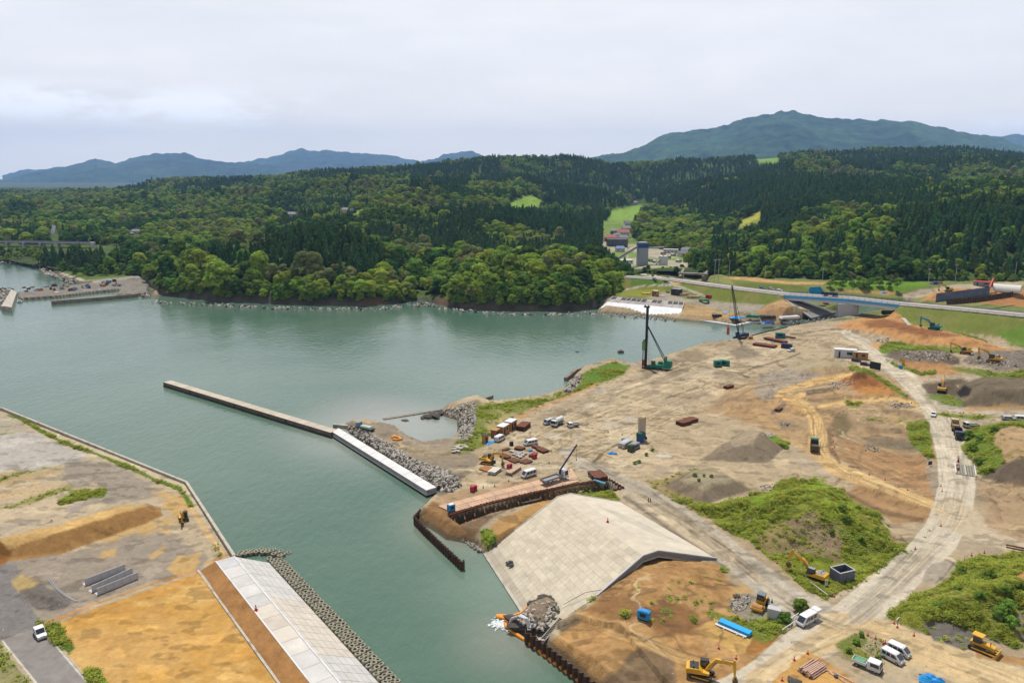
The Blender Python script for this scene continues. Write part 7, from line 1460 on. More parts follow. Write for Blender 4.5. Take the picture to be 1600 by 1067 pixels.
# silo plant
p = G(1003, 690); e = empty('grout_plant', p, head((990, 695), (1006, 690)), 'grout plant with a beige silo tower over blue and green machinery', 'plant')
for x_, y_ in ((-1, -1), (1, -1), (1, 1), (-1, 1)): MB().box((1.5 + x_, 1.6 + y_, 2.2), (.2, .2, 4.4)).build('leg', m_blue if False else mat('blue_steel', S(36, 84, 160), .5), e)
MB().box((1.5, 1.6, 7.3), (2.6, 2.6, 6.2)).build('silo', mat('silo_beige', S(198, 182, 160), .7, var=.1), e, bevel=.15); MB().box((1.5, 1.6, 10.5), (2.2, 2.2, .3)).box((1.1, 1.6, 10.8), (.8, .8, .4)).build('silo_top', mat('silo_cap', S(230, 200, 140), .7), e)
MB().box((1.5, 1.4, 2.3), (2.4, 2.4, 2.8)).build('mixer', mat('blue_steel', S(36, 84, 160), .5), e); MB().box((-1.2, 0, 3.4), (2.6, 2.6, 1.8)).build('upper_cabin', mat('dk_green', S(28, 96, 84), .5), e); MB().box((-1.2, 0, 1.3), (2.4, 2.4, 2.4)).build('pump_unit', mat('blue_steel', S(36, 84, 160), .5), e)
MB().cyl((2.9, .4, 1.0), (3.0, .4, 1.0), .9, n=16).build('hose_reel', m_red, e); e.scale = (.74, .74, .78)
e = box_thing('water_tank', (977, 697), (990, 690), (5.6, 2.4, 1.8), m_cgrey, 'long grey open water tank beside the silo plant', 'tank'); box_thing('water_tank', (990, 701), (1000, 696), (4.6, 2.2, 1.9), m_grey, 'grey settling tank in front of the silo plant', 'tank'); box_thing('generator', (986, 705), (991, 703), (1.9, 1.7, 2.3), mat('olive_box', S(70, 88, 54), .6), 'olive green cabinet in front of the silo plant', 'cabinet')
p = G(975, 688); tag(MB().cyl((-.9, 0, .6), (.9, 0, .6), .55, n=12).build('drum_tank', m_silver), 'silver drum lying behind the grey water tank', 'drum').location = p
for px, py, lab in ((970, 700, 'left wooden crate in front of the grey water tank'), (974, 701.5, 'right wooden crate in front of the grey water tank')): tag(MB().box(G(px, py) + Vector((0, 0, .4)), (.9, .8, .8), .4).build('crate', m_wood), lab, 'crate')
def tarp(at, to, L, W_, h, label, m=None, z=None, seed=1, name='tarp'):
    p = G(*at) if z is None else P(*at, z); r = random.Random(seed); n = 7; V_ = []; F_ = []
    for j in range(n):
        for i in range(n):
            x, y = (i / (n - 1) - .5), (j / (n - 1) - .5); ed = max(abs(x), abs(y)) * 2
            V_.append((x * L * r.uniform(.92, 1.06), y * W_ * r.uniform(.9, 1.08), .06 if ed > .99 else h * r.uniform(.55, 1.1) * (1.05 - ed * .5)))
    for j in range(n - 1):
        for i in range(n - 1): F_.append((j * n + i, j * n + i + 1, (j + 1) * n + i + 1, (j + 1) * n + i))
    F_.append(tuple([i for i in range(n)] + [j * n + n - 1 for j in range(1, n)] + [(n - 1) * n + i for i in range(n - 2, -1, -1)] + [j * n for j in range(n - 2, 0, -1)])[::-1])
    b = MB(); b.add(V_, F_); o = b.build(name, m or m_blue); o.location = p; o.rotation_euler = (0, 0, head(at, to, p.z)); tag(o, label, 'tarp'); return o
tarp((765, 692), (775, 688), 4.2, 2.2, .5, 'blue tarp on the ground beside the white van and the huts', seed=2); tarp((957, 709), (965, 709), 3.0, 1.4, .7, 'blue tarp lying left of the silo plant', seed=3); tarp((829, 705), (834, 704), 1.6, 1.2, .8, 'small blue tarp among the stacked material', seed=4)
tarp((1456, 1064), (1470, 1068), 4, 2.6, 1.2, 'bright blue tarp cut off by the bottom edge', seed=5); tarp((1213, 542), (1222, 543), 7.5, 3, 1.0, 'orange tarp over a heap near the crawler crane', m=mat('orange_tarp', S(240, 168, 70), .6), seed=6)
tarp((1152, 497), (1162, 497), 9, 5, 1.2, 'cyan tarp on the far shore below the lattice boom', z=3.6, seed=7); tarp((1139, 489), (1147, 490), 8, 4, 1.0, 'blue tarp with a white one on the far shore', z=3.8, seed=8); tarp((1168, 492), (1180, 493), 11, 4, .8, 'pale blue tarp on the far shore beside the flatbed truck', m=mat('pale_tarp', S(110, 170, 230), .6), z=3.8, seed=9)
tarp((1199, 505), (1210, 504), 8, 3, 1.5, 'blue tarp bundle at the water edge near the bridge', z=2.6, seed=10, m=mat('deep_blue_tarp', S(20, 100, 210), .5)); tarp((1145, 492), (1150, 492), 4, 3, .6, 'white tarp beside the blue one on the far shore', m=m_white, z=3.7, seed=11)
tarp((1344, 433), (1350, 433), 7, 5, 3.0, 'blue tarp over a heap at the edge of the wood', m=mat('deep_blue_tarp', S(20, 100, 210), .5), z=10.5, seed=12); tarp((1380, 458), (1388, 458), 5, 3, 1.2, 'pale blue tarp on the terrace right of the bridge', z=10.6, seed=13); tarp((1463, 444), (1472, 444), 9, 5, 2.5, 'dark blue tarp below the wood at upper right', m=m_navy, z=10.6, seed=14)
q = [P(1265, 449, 16.5), P(1282, 448, 16.5), P(1289, 458.5, 11.5), P(1272, 458.5, 11.5)]; e = MB().add([tuple(v) for v in q] + [(v.x, v.y + 1.2, v.z - 2.6) for v in q], [(3, 2, 1, 0), (4, 5, 6, 7), (0, 1, 5, 4), (1, 2, 6, 5), (2, 3, 7, 6), (3, 0, 4, 7)]).build('slope_sheet', mat('cyan_sheet', S(40, 176, 240), .6, bump=.3, bscale=1)); tag(e, 'large bright blue sheet covering a slope behind the bridge', 'tarp')
# blue-covered pipe bundle on the ochre patch
p = G(1148, 983); e = empty('covered_bundle', p, head((1125, 972), (1172, 992)), 'bright blue tarp over a long bundle of pale pipes on the ochre patch', 'bundle'); MB().prism([(-3.4, .25), (3.4, .25), (3.3, .8), (-3.2, .85)], -.75, .75, .1).build('tarp', mat('bright_tarp', S(0, 174, 244), .5, bump=.3), e)
for k in range(3): MB().cyl((-3.6, -.9 - k * .2, .22), (3.0, -.9 - k * .2, .22), .09, n=7).build('pipe', m_white, e)
for x_ in (-1.6, 1.2, 2.6): MB().box((x_, -.1, .08), (.2, 3.2, .16)).build('bearer', m_cream, e)
def stack(at, to, L, n, layers, w, h, m, label, cat='beam stack', z=None, jit=.25, name='beam_stack', rnd_=None, part='beam', cyl=False):
    p = G(*at) if z is None else P(*at, z); e = empty(name, p, head(at, to, p.z), label, cat); r = random.Random(len(label) * 7 + int(at[0]))
    for l in range(layers):
        for k in range(n - (l if cyl else 0)):
            ln = L * r.uniform(.88, 1.0); y = (k - (n - 1 - (l if cyl else 0)) / 2) * w * 1.12; x = r.uniform(-jit, jit); zz = .14 + h * (l + .5)
            b = MB()
            if cyl: b.cyl((x - ln / 2, y, zz), (x + ln / 2, y + r.uniform(-.1, .1), zz), w / 2, n=8)
            else: b.box((x, y, zz + h * .38), (ln, w, h * .18)).box((x, y, zz - h * .38), (ln, w, h * .18)).box((x, y, zz), (ln, w * .3, h * .6))
            b.build(part, m, e)
    for t in (-.32, .32): MB().box((t * L, 0, .07), (.25, n * w * 1.2, .14)).build('bearer', m_wood, e)
    return e
stack((818, 669), (828, 661), 6.5, 6, 3, .5, .5, m_rust, 'rusty steel piles stacked at the right end of the hut row')
stack((934, 745), (944, 754), 6.0, 7, 2, .55, .45, m_rust, 'rusty sheet piles stacked at the upper end of the steel deck beside the blue bags', z=3.3)
stack((1068, 663), (1076, 661), 5, 6, 2, .5, .6, m_rust, 'nearer half of the rusty piles stacked beside the sandy track'); stack((1079, 659), (1088, 657), 5, 6, 2, .5, .6, m_rust, 'farther half of the rusty piles stacked beside the sandy track')
stack((1195, 541), (1208, 543), 12, 7, 2, .6, .5, m_rust, 'rusty steel piles lying beside the crawler crane'); stack((1212, 533), (1226, 536), 14, 6, 2, .6, .5, m_rust, 'long rusty steel piles lying in front of the teal container'); stack((1231, 527), (1240, 528.5), 9, 4, 1, .6, .5, m_rust, 'short row of rusty piles right of the teal container')
stack((1138, 606), (1145, 604), 5, 4, 2, .5, .5, m_rust, 'small rusty stack beside the track below the green generators'); stack((1217, 640), (1224, 637), 4, 3, 1, .5, .5, m_rust, 'small rusty heap of beams on the bare ground left of the haul road')
for at, to, L, n, l_, lab in (((790, 715), (800, 719), 3.5, 5, 2, 'rusty frames behind the yellow excavator arm'), ((803, 720), (812, 724), 4, 6, 1, 'flat rusty frame between excavator and sand bags'), ((822, 722), (832, 719), 3.6, 6, 1, 'rusty frame lying nearest the white minibus'), ((848, 705), (857, 709), 4, 6, 2, 'rusty frames at the right end of the material yard'), ((838, 700), (845, 703), 3.4, 4, 2, 'rusty frames beside the small blue tarp'), ((812, 702), (820, 704), 3, 5, 2, 'brown frames at the back of the material yard'), ((790, 703), (797, 701), 3, 3, 1, 'loose rusty beams at the left of the material yard'), ((833, 712), (840, 708), 3.4, 3, 2, 'dark red beams beside the crimson generator')):
    stack(at, to, L, n, l_, .42, .3, m_rust, lab)
stack((760, 733), (772, 737), 3.6, 4, 1, .8, .25, mat('tan_plate', S(176, 116, 70), .8, var=.2), 'flat brown steel plates beside the white plates in front of the excavator', 'plate stack'); stack((773, 738), (780, 733), 4.6, 3, 4, .75, .22, m_cream, 'white-topped plates stacked in front of the excavator', 'plate stack')
stack((802, 737), (813, 730), 6.5, 4, 2, .5, .4, m_wood, 'long stack of pale brown beams carrying a crimson generator', name='timber_stack')
for k, (px, py) in enumerate([(803, 711), (808, 713), (813, 715), (806, 708), (811, 710), (817, 712), (800, 706), (815, 708), (820, 710)]):
    o = link('sandbag_pallet', RK[k % 4]); o.location = G(px, py) + Vector((0, 0, .35)); o.scale = (1.9, 1.6, 1.1); o.rotation_euler = (0, 0, k); tag(o, 'grey-white sandbag bundle in the heap in the middle of the yard', 'sandbag', 'sandbags in the yard')
for k, (px, py) in enumerate([(709, 703), (714, 701), (719, 702), (724, 700), (729, 700), (711, 699), (717, 698), (723, 697), (710, 707), (716, 706)]):
    o = link('concrete_lump', RK[k % 4]); o.location = G(px, py) + Vector((0, 0, .4)); o.scale = (2.2, 1.6, 1.2); o.rotation_euler = (0, 0, k * 1.3); tag(o, 'pale broken concrete lump in the heap at the edge of the spit', 'concrete lump', 'concrete lumps at the spit')
# logs
p = G(1270, 1047); e = empty('log_pile', p, head((1262, 1052), (1290, 1034)), 'pile of peeled pinkish logs on the ochre corner at bottom right', 'log pile'); m_log = mat('peeled_log', S(214, 178, 158), .8, var=.15, scale=3, dirt=S(190, 140, 110))
for l in range(3):
    for k in range(9 - l): r_ = rnd.uniform(-.35, .35); MB().cyl((-2.3 + r_, (k - 4 + l * .5) * .36, .2 + l * .32), (2.3 + r_, (k - 4 + l * .5) * .36 + rnd.uniform(-.15, .15), .2 + l * .32), .17, .14, n=8).build('log', m_log, e)
for k, (a_, b_) in enumerate((((1292, 1046), (1312, 1058)), ((1296, 1050), (1325, 1068)), ((1300, 1048), (1334, 1066)))): tag(MB().cyl(P(*a_, 3.2), P(*b_, 3.2), .15, n=7).build('log', m_log), ['loose peeled log next to the pile', 'middle loose log trailing off the pile', 'longest loose log trailing to the bottom edge'][k], 'log')
net_bag(1306, 1056, 3.3, .9, 'black bag lying over the loose logs'); net_bag(1236, 1063, 3.3, 1.6, 'black bag heap at the bottom edge below the logs', 'bags below the logs'); net_bag(1246, 1065, 3.3, 1.6, 'black bag heap at the bottom edge below the logs', 'bags below the logs')
net_bag(1151, 931, 3.2, 1.7, 'black mesh roll beside the white stone heap'); net_bag(1226, 961, 3.2, 1.5, 'black mesh bags right of the upright concrete box', 'mesh bags by the box'); net_bag(1231, 958, 3.2, 1.3, 'black mesh bags right of the upright concrete box', 'mesh bags by the box')
BB = rock_mesh(41, mat('pale_blue_bag', S(110, 190, 220), .7))
for k in range(5): o = link('woven_bag', BB); o.location = P(930 + k * 3.5, 750 + k * 1.2, 3.6); o.scale = (1.0, .9, .9); o.rotation_euler = (0, 0, k); tag(o, 'light blue bag in the row by the rusty piles on the steel deck', 'bag', 'blue bags on the deck')
# boats and trailer
def boat(at, to, L, label, z=0.0, hull=None):
    p = P(*at, z); e = empty('boat', p, head(at, to, z), label, 'boat'); prof = [(-.5, .0), (-.5, .38), (.2, .4), (.42, .22), (.5, 0), (.42, -.22), (.2, -.4), (-.5, -.38)]; b = MB()
    pts = [(-.5, -.17), (.2, -.2), (.4, -.12), (.5, 0), (.4, .12), (.2, .2), (-.5, .17)]; n = len(pts)
    b.add([(x * L * .94, y * L * .8, -.2) for x, y in pts] + [(x * L, y * L, .9 + (.45 if x > .3 else 0)) for x, y in pts], [(k, (k + 1) % n, n + (k + 1) % n, n + k) for k in range(n)] + [tuple(range(n - 1, -1, -1))]); b.build('hull', hull or m_white, e)
    MB().add([(x * L * .95, y * L * .9, .62) for x, y in pts], [tuple(range(n))]).build('deck', mat('boat_deck', S(150, 190, 190), .7), e); MB().box((-.12 * L, 0, 1.3), (L * .2, L * .2, 1.3), taper=.85).build('cabin', m_white, e); MB().cyl((-.3 * L, 0, .6), (-.3 * L, 0, 3.2), .06, n=5).build('mast', m_white, e); return e
for at, to, L, lab in (((31, 472), (31, 466), 9, 'small white boat moored against the mole at the left edge'), ((93, 460), (106, 459), 14, 'largest white boat in the small harbour'), ((115, 459), (124, 458), 8, 'low white boat just right of the largest one'), ((135, 457), (145, 456), 10, 'white boat with a mast in the middle of the harbour'), ((158, 455), (163, 454.5), 7, 'left of two tiny boats near the slipway'), ((166, 454), (171, 453.5), 7, 'right of two tiny boats near the slipway')): boat(at, to, L, lab)
p = G(571, 672); e = empty('boat_trailer', p, head((560, 668), (584, 674)), 'dark low-bed truck carrying pale gear on the tip of the spit', 'truck'); MB().box((0, 0, .9), (7.5, 2.2, .35)).build('bed', m_dark, e); MB().box((.5, 0, 1.35), (4.8, 1.9, .6), taper=.9).build('load', mat('pale_gear', S(176, 196, 186), .7, var=.25), e); MB().box((-3.1, 0, 1.6), (1.4, 2.1, 1.7), taper=.9).build('cab', mat('blue_cab', S(120, 140, 170), .5), e)
for x_ in (-2.8, 1.8, 2.8):
    for s in (-1, 1): wheel(e, x_, s * .95, .42, .28)
# ================================================================== cones, barriers, posts, signs
cone_m = MB().box((0, 0, .03), (.5, .5, .06)).cyl((0, 0, .06), (0, 0, .85), .2, .05, n=9).mesh('traffic_cone', mat('cone_red', S(214, 50, 34), .6)); cone_b = MB().cyl((0, 0, .38), (0, 0, .6), .145, .098, n=9).mesh('band', m_white)
gcone = MB().box((0, 0, .03), (.5, .5, .06)).cyl((0, 0, .06), (0, 0, .85), .2, .05, n=9).mesh('traffic_cone', m_green)
def cones(ptsl, label, grp, s=1.35, me=None, cat='traffic cone'):
    for x, y in ptsl:
        o = link('traffic_cone', me or cone_m); o.location = G(x, y); o.scale = (s * .72,) * 3; o.rotation_euler = (0, 0, rnd.uniform(0, 3)); tag(o, label, cat, grp if len(ptsl) > 1 else None)
        if me is None: link('band', cone_b, o)
def zz(x, y, z): o = link('traffic_cone', cone_m); o.location = P(x, y, z); o.scale = (1.4,) * 3; link('band', cone_b, o); return o
tag(zz(400, 953, 5.1), 'red traffic cone standing on the crest of the white levee', 'traffic cone'); tag(zz(949.5, 815.5, 5.05), 'red traffic cone standing on the beige concrete revetment', 'traffic cone')
cones([(1214, 880), (1228, 892), (1249, 907)], 'red traffic cone on the roadside beside the excavator with the stretched arm', 'cones by the stretched excavator')
cones([(1303, 932), (1267, 918), (1296, 930)], 'red traffic cone at the white barrier on the grassy corner', 'cones at the grassy corner')
cones([(1356, 993), (1368, 998), (1380, 1006), (1383, 1005)], 'red traffic cone beside the two parked white vans', 'cones beside the vans'); cones([(1391, 960), (1397, 974), (1402, 980), (1428, 993)], 'red traffic cone at the tip of the green hill', 'cones at the green hill')
cones([(1123, 1013), (1150, 1029), (1241, 1031), (1262, 1021)], 'orange-red cone edging the ochre ground beside the junction', 'cones around the ochre ground'); cones([(1222, 1063)], 'red traffic cone at the bottom edge near the black bags', None)
cones([(1302, 671), (1301, 681), (1302, 690), (1304, 699), (1305, 710)], 'red traffic cone in the row along the sandy haul road', 'cones along the haul road'); cones([(1340, 731), (1358, 742), (1383, 750), (1404, 760), (1418, 766)], 'red traffic cone in the lower row along the sandy haul road', 'cones along the lower haul road')
cones([(1500, 646), (1505, 645), (1424, 630), (1418, 622)], 'tiny red cone near the meeting of the pale roads', 'cones at the upper junction'); cones([(1470, 760), (1472, 768), (1430, 858), (1470, 822)], 'red cone at the edge of the main gravel road', 'cones on the main road'); cones([(1518, 868), (1538, 864), (1507, 876)], 'red cone beside the puddle on the main road', 'cones at the puddle')
cones([(755, 762), (773, 760), (795, 752), (861, 706), (858, 724), (800, 745), (950, 676), (972, 680)], 'small green cone standing about the bare yard', 'green cones in the yard', 1.3, gcone); cones([(1206, 941)], 'green cone standing behind the upright concrete box', None, 1.4, gcone)
for at, to, L, lab in (((1280, 919), (1292, 928), 5.5, 'white barrier pipe along the grassy corner'), ((1235, 975), (1212, 990), 6, 'white railing beside the road left of the white van'), ((1240, 963), (1247, 958), 4, 'white railing beside the bush and the white van'), ((1406, 963), (1416, 953), 3.5, 'pale timber baulk at the tip of the green hill')):
    a_, b_ = P(2 * at[0] - to[0], 2 * at[1] - to[1], 3.8), P(*to, 3.8); d_ = (b_ - a_).normalized() * L / 2; m0 = (a_ + b_) / 2; e = empty('barrier', m0 - Vector((0, 0, .8)), 0, lab, 'barrier'); MB().beam(-d_ + Vector((0, 0, .8)), d_ + Vector((0, 0, .8)), .12, .16).build('rail', m_white, e)
    for t in (-.9, 0, .9): MB().box(d_ * t + Vector((0, 0, .4)), (.1, .1, .8)).build('post', m_white, e)
p = G(1290, 918); e = empty('sign_board', p, .5, 'white notice board with a yellow strip on the grassy corner', 'sign'); MB().box((0, 0, 1.2), (.7, .06, 1.5)).build('board', m_white, e); MB().box((.5, .02, 1.3), (.3, .06, 1.7)).build('yellow_strip', mat('lime', S(220, 230, 40), .6), e); MB().box((0, .06, .5), (.08, .08, 1)).build('post', m_grey, e); MB().box((0, -.035, 1.45), (.5, .02, .5)).build('print', m_grey, e)
for k, (x, y) in enumerate(((1013, 783.5), (1016, 784))): p = G(x, y); tag(MB().box(p + Vector((0, 0, .55)), (.22, .22, 1.1)).build('marker_post', m_dark), ['left dark marker post standing in the muddy road', 'right dark marker post standing in the muddy road'][k], 'post')
# truck scale / steel grating on the road
p = G(1508, 735); e = empty('wheel_washer', p, head((1508, 745), (1505, 725)), 'steel grating wheel washer set in the pale road', 'wheel washer'); 
for sx in (-1.25, 1.25): MB().box((0, sx, .12), (9, 2.0, .16)).build('grating', mat('grating_steel', S(150, 146, 120), .7), e)
for sx in (-1.25, 1.25):
    for k in range(6): MB().box((0, sx - .85 + k * .34, .24), (8.6, .1, .1)).build('bar', m_dark if k % 2 else m_grey, e)
MB().box((0, 0, .18), (9.4, .4, .3)).build('divider', m_conc, e); MB().box((0, 2.6, .3), (9, .25, .6)).build('side_wall', m_white, e); MB().box((0, -2.6, .3), (9, .25, .6)).build('side_wall', m_white, e)
for k, (x, y) in enumerate(((1497, 716), (1497, 722), (1496, 728), (1497, 735), (1521, 718), (1523, 720))): tag(MB().box(G(x, y) + Vector((0, 0, .5)), (.9, .3, 1.0), .4, taper=.6).build('road_barrier', m_red if k % 2 else m_white), 'red and white road barrier beside the wheel washer', 'road barrier', 'barriers at the wheel washer')
tag(MB().box(G(1453, 728) + Vector((0, 0, 1)), (1.4, .1, 1.2), .3).build('blue_sign', m_navy), 'dark blue sign board at the left edge of the pale road', 'sign')
tag(MB().box(G(1367, 578) + Vector((0, 0, 2)), (5, .15, 3.4), -.9).build('site_board', m_dark), 'dark site notice board beside the road near the huts', 'sign'); tag(MB().box(G(1411, 571) + Vector((0, 0, 1.5)), (1.3, .15, 3.2), -.3).build('yellow_board', m_yel), 'tall yellow board beside the upper road', 'sign'); tag(MB().box(G(1407, 576) + Vector((0, 0, .8)), (1.4, .9, 1.6)).build('blue_cabinet', m_cyan), 'small blue cabinet under the yellow board', 'cabinet')
e = empty('weigh_rail', G(1595, 862), head((1580, 860), (1610, 866)), 'low rusty steel frame cut off by the right edge', 'frame'); MB().box((0, 0, .5), (6, .3, .3)).box((0, 1.4, .5), (6, .3, .3)).build('rail', m_rust, e); MB().box((1.5, .7, .9), (.3, 1.6, 1.8)).build('upright', m_dark, e)
# poles and lamps
def pole(x, y, h, label, z=None, lamp=0, grp=None):
    p = G(x, y) if z is None else P(x, y, z); e = empty('light_pole' if lamp else 'utility_pole', p, 0, label, 'pole', grp); MB().cyl((0, 0, -.5), (0, 0, h), .2, .13, n=7).build('mast', m_cgrey, e)
    if lamp: MB().box((0, 0, h), (2.4, .5, .9)).build('lamp_head', m_grey, e)
    else: MB().box((0, 0, h - .8), (1.8, .14, .14)).build('crossarm', m_grey, e)
for x, y, h, lab, l, z in ((1116, 441, 17, 'left of the two tall floodlight poles behind the embankment', 1, 10), (1122, 440, 17, 'right of the two tall floodlight poles behind the embankment', 1, 10), (1139, 433, 14, 'utility pole just right of the floodlight poles', 0, 10), (1044, 452, 11, 'utility pole left of the road to the white revetment', 0, 6), (1067, 446, 10, 'utility pole beside the highway junction', 0, 8), (1012, 446, 10, 'utility pole on the grass behind the white revetment', 0, 5), (1195, 436, 11, 'utility pole above the brown terrace', 0, 10.5), (1450, 446, 12, 'lamp pole below the wood, left of the red-roofed shed', 1, 10.5), (1492, 443, 14, 'lamp pole below the wood behind the red-roofed shed', 1, 10.5), (1585, 439, 15, 'tall pole below the wood near the right edge', 0, 10.5), (1285, 438, 10, 'pole below the wood beside the blue sheet', 0, 10.5)): pole(x, y, h, lab, z, l)
# ================================================================== town, houses, batching plant
def house(p, rz, L, W_, h, label, wall=None, roof=None, cat='house', flat=False):
    e = empty('house', p, rz, label, cat); MB().box((0, 0, h / 2 - 1), (L, W_, h + 2)).build('wall', wall or m_cream, e); rm = roof or mat('grey_tile', S(120, 120, 126), .7)
    if flat: MB().box((0, 0, h + .2), (L + .5, W_ + .5, .4)).build('roof', rm, e)
    else:
        o = .7; MB().add([(-L / 2 - o, -W_ / 2 - o, h), (L / 2 + o, -W_ / 2 - o, h), (L / 2 + o, W_ / 2 + o, h), (-L / 2 - o, W_ / 2 + o, h), (-L / 2 + 1.2, 0, h + W_ * .32), (L / 2 - 1.2, 0, h + W_ * .32)], [(0, 1, 5, 4), (2, 3, 4, 5), (1, 2, 5), (3, 0, 4), (3, 2, 1, 0)]).build('roof', rm, e)
    n = max(2, int(L / 3.5))
    for k in range(n):
        for zf in ([h * .3, h * .72] if h > 5 else [h * .5]): MB().box((-L / 2 + L * (k + .5) / n, -W_ / 2 - .03, zf), (1.5, .08, 1.2)).build('window', m_glass, e)
    return e
m_blueroof = mat('blue_tile', S(70, 110, 170), .6); m_redroof = mat('red_tile', S(150, 70, 60), .7); m_dkroof = mat('dark_tile', S(80, 80, 88), .7)
HP = lambda x, y: hill_pix(x, y)
for (x, y, L, W_, h, lab, wl, rf, fl) in ((991, 320, 18, 11, 6, 'white two-storey house alone above the light green field up the valley', None, None, False), (454, 340, 14, 10, 6, 'white house on the wooded hillside left of centre', None, None, False), (540, 333, 12, 9, 5, 'pale house left on the far hillside beside a small field', None, None, False), (548, 334, 12, 9, 5, 'dark house right on the far hillside beside a small field', m_grey, m_dkroof, False), (213, 367, 12, 8, 4, 'small white house among trees on the left hillside', None, None, False),
        (203, 369, 9, 6, 3, 'low tan shed next to the small white house on the left hillside', m_tan, None, False), (380, 329, 10, 8, 4, 'tiny grey house high on the left hillside', m_grey, m_dkroof, False), (328, 369, 9, 6, 4, 'small dark house between trees at left', m_dark, m_grey, False),
        (984, 356, 15, 11, 7, 'dark-roofed house furthest up the valley street', m_cream, m_dkroof, False), (978, 364, 14, 11, 6, 'grey-roofed house in the middle of the valley street', m_cream, None, False), (972, 369, 16, 12, 6, 'red-roofed house in the valley street', m_cream, m_redroof, False), (953, 377, 15, 11, 5, 'second red-roofed house at the left of the valley street', m_tan, m_redroof, False), (963, 384, 24, 14, 8, 'large dark grey hall in front of the red-roofed houses', mat('dark_hall', S(96, 100, 108), .7), m_dkroof, True), (975, 376, 12, 9, 5, 'pale house squeezed behind the dark grey hall', m_cream, None, False),
        (1013, 352, 16, 7, 3, 'long low white building at the edge of the valley wood', m_white, m_blueroof, True), (1075, 398, 12, 9, 5, 'grey-roofed house at the right of the batching plant yard', m_cream, None, False), (1066, 400, 10, 8, 4, 'small pale house beside the grey-roofed one', m_cream, None, False), (1140, 392, 10, 8, 6, 'white house end showing through the trees right of the valley', m_white, m_white, False), (966, 372, 9, 7, 5, 'tiny white house behind the red-roofed ones', m_white, None, False), (988, 362, 9, 7, 5, 'small pale house at the right side of the valley street', m_cream, m_dkroof, False), (958, 366, 9, 7, 5, 'small grey house at the left side of the valley street', m_grey, None, False), (969, 392, 10, 8, 4, 'blue-roofed house below the dark grey hall', m_cream, m_blueroof, False), (992, 371, 10, 7, 4, 'small brown house at the edge of the valley wood', m_tan, m_dkroof, False), (980, 350, 9, 7, 4, 'white house highest up the valley street below the field', m_white, None, False), (1046, 396, 16, 8, 4, 'long pale shed behind the batching plant trucks', m_cream, m_cgrey, True), (979, 411, 12, 8, 3, 'white shed in front of the batching plant', m_white, m_white, True)):
    house(HP(x, y), rnd.uniform(-.3, .3), L, W_, h, lab, wl, rf, flat=fl)
p = HP(1004, 414); e = empty('batching_plant', p, .1, 'tall grey concrete batching tower with a blue top and a sloping conveyor', 'tower'); m_bt = mat('tower_grey', S(166, 172, 180), .6, var=.06)
MB().box((0, 0, 8), (9, 9, 18)).build('tower', m_bt, e); MB().box((0, 0, 19), (9.4, 9.4, 4)).build('blue_top', mat('tower_blue', S(40, 70, 140), .6), e); MB().box((0, 0, 21.6), (8, 8, 1.2)).build('roof', m_bt, e); MB().beam((-4.5, 0, 18), (-24, 6, 5), 2, 2).build('conveyor', m_bt, e); MB().beam((4.5, 0, 16.5), (22, 3, 17), 1.4, 1.2).build('conveyor', m_cgrey, e)
p = HP(1033, 414); e = empty('hopper_plant', p, .2, 'small white hopper plant with a slanting chute right of the tower', 'plant'); MB().box((2, 0, 4), (7, 6, 9)).build('hopper', m_white, e); MB().beam((-6, 0, 0), (2, 0, 9), 1.6, 1.2).build('chute', m_cgrey, e)
for k, (x, y) in enumerate(((1016, 409), (1024, 411), (1044, 404), (1052, 400), (1036, 398), (1060, 410))): truck((x, y), (x + 6, y + 1), ['first', 'second', 'third', 'fourth', 'fifth', 'sixth'][k] + ' small pale truck from the left in the batching plant yard', L=7, z=HP(x, y).z + .1, bed='tank' if k % 2 else 'dump', bedcol=m_grey, name='mixer_truck', wr=.5)
# raised expressway at far left
a_, b_, c_, d_ = HP(-60, 384), HP(40, 384), HP(150, 387), HP(300, 391); zt = zat(381, a_.y)
e = empty('expressway', a_, 0, 'grey expressway wall crossing the left hillside behind the harbour', 'viaduct'); ln = [Vector((p_.x, p_.y - 6, p_.z + 6)) for p_ in (a_, b_, c_)]
b_ = MB(); [b_.beam(p0 - a_, p1 - a_, 9, 1.6) for p0, p1 in zip(ln, ln[1:])]; b_.build('deck', m_cgrey, e); b_ = MB(); [b_.beam(p0 - a_ + Vector((0, -4.6, 1.3)), p1 - a_ + Vector((0, -4.6, 1.3)), .3, 1.4) for p0, p1 in zip(ln, ln[1:])]; b_.build('parapet', mat('violet_grey', S(150, 152, 172), .7), e)
for k in range(9): q_ = lerp(ln[0], ln[2], k / 8) - a_; MB().box(q_ + Vector((0, 0, -6)), (2, 6, 11)).build('pier', m_cgrey, e)
p = HP(84, 372); tag(MB().box(p + Vector((0, 0, 9)), (4.5, .6, 15), .2, rx=-.25, ry=.2).build('white_sheet_slope', m_white), 'white leaning sheet on the hillside above the expressway', 'sheet')
e = empty('embankment_road', HP(270, 392), 0, 'pale retaining edge of a road behind the headland at left', 'road edge'); MB().beam(HP(245, 391) - e.location + Vector((0, 0, 2)), HP(305, 391) - e.location + Vector((0, 0, 2)), 5, 2).build('edge_wall', m_conc, e)
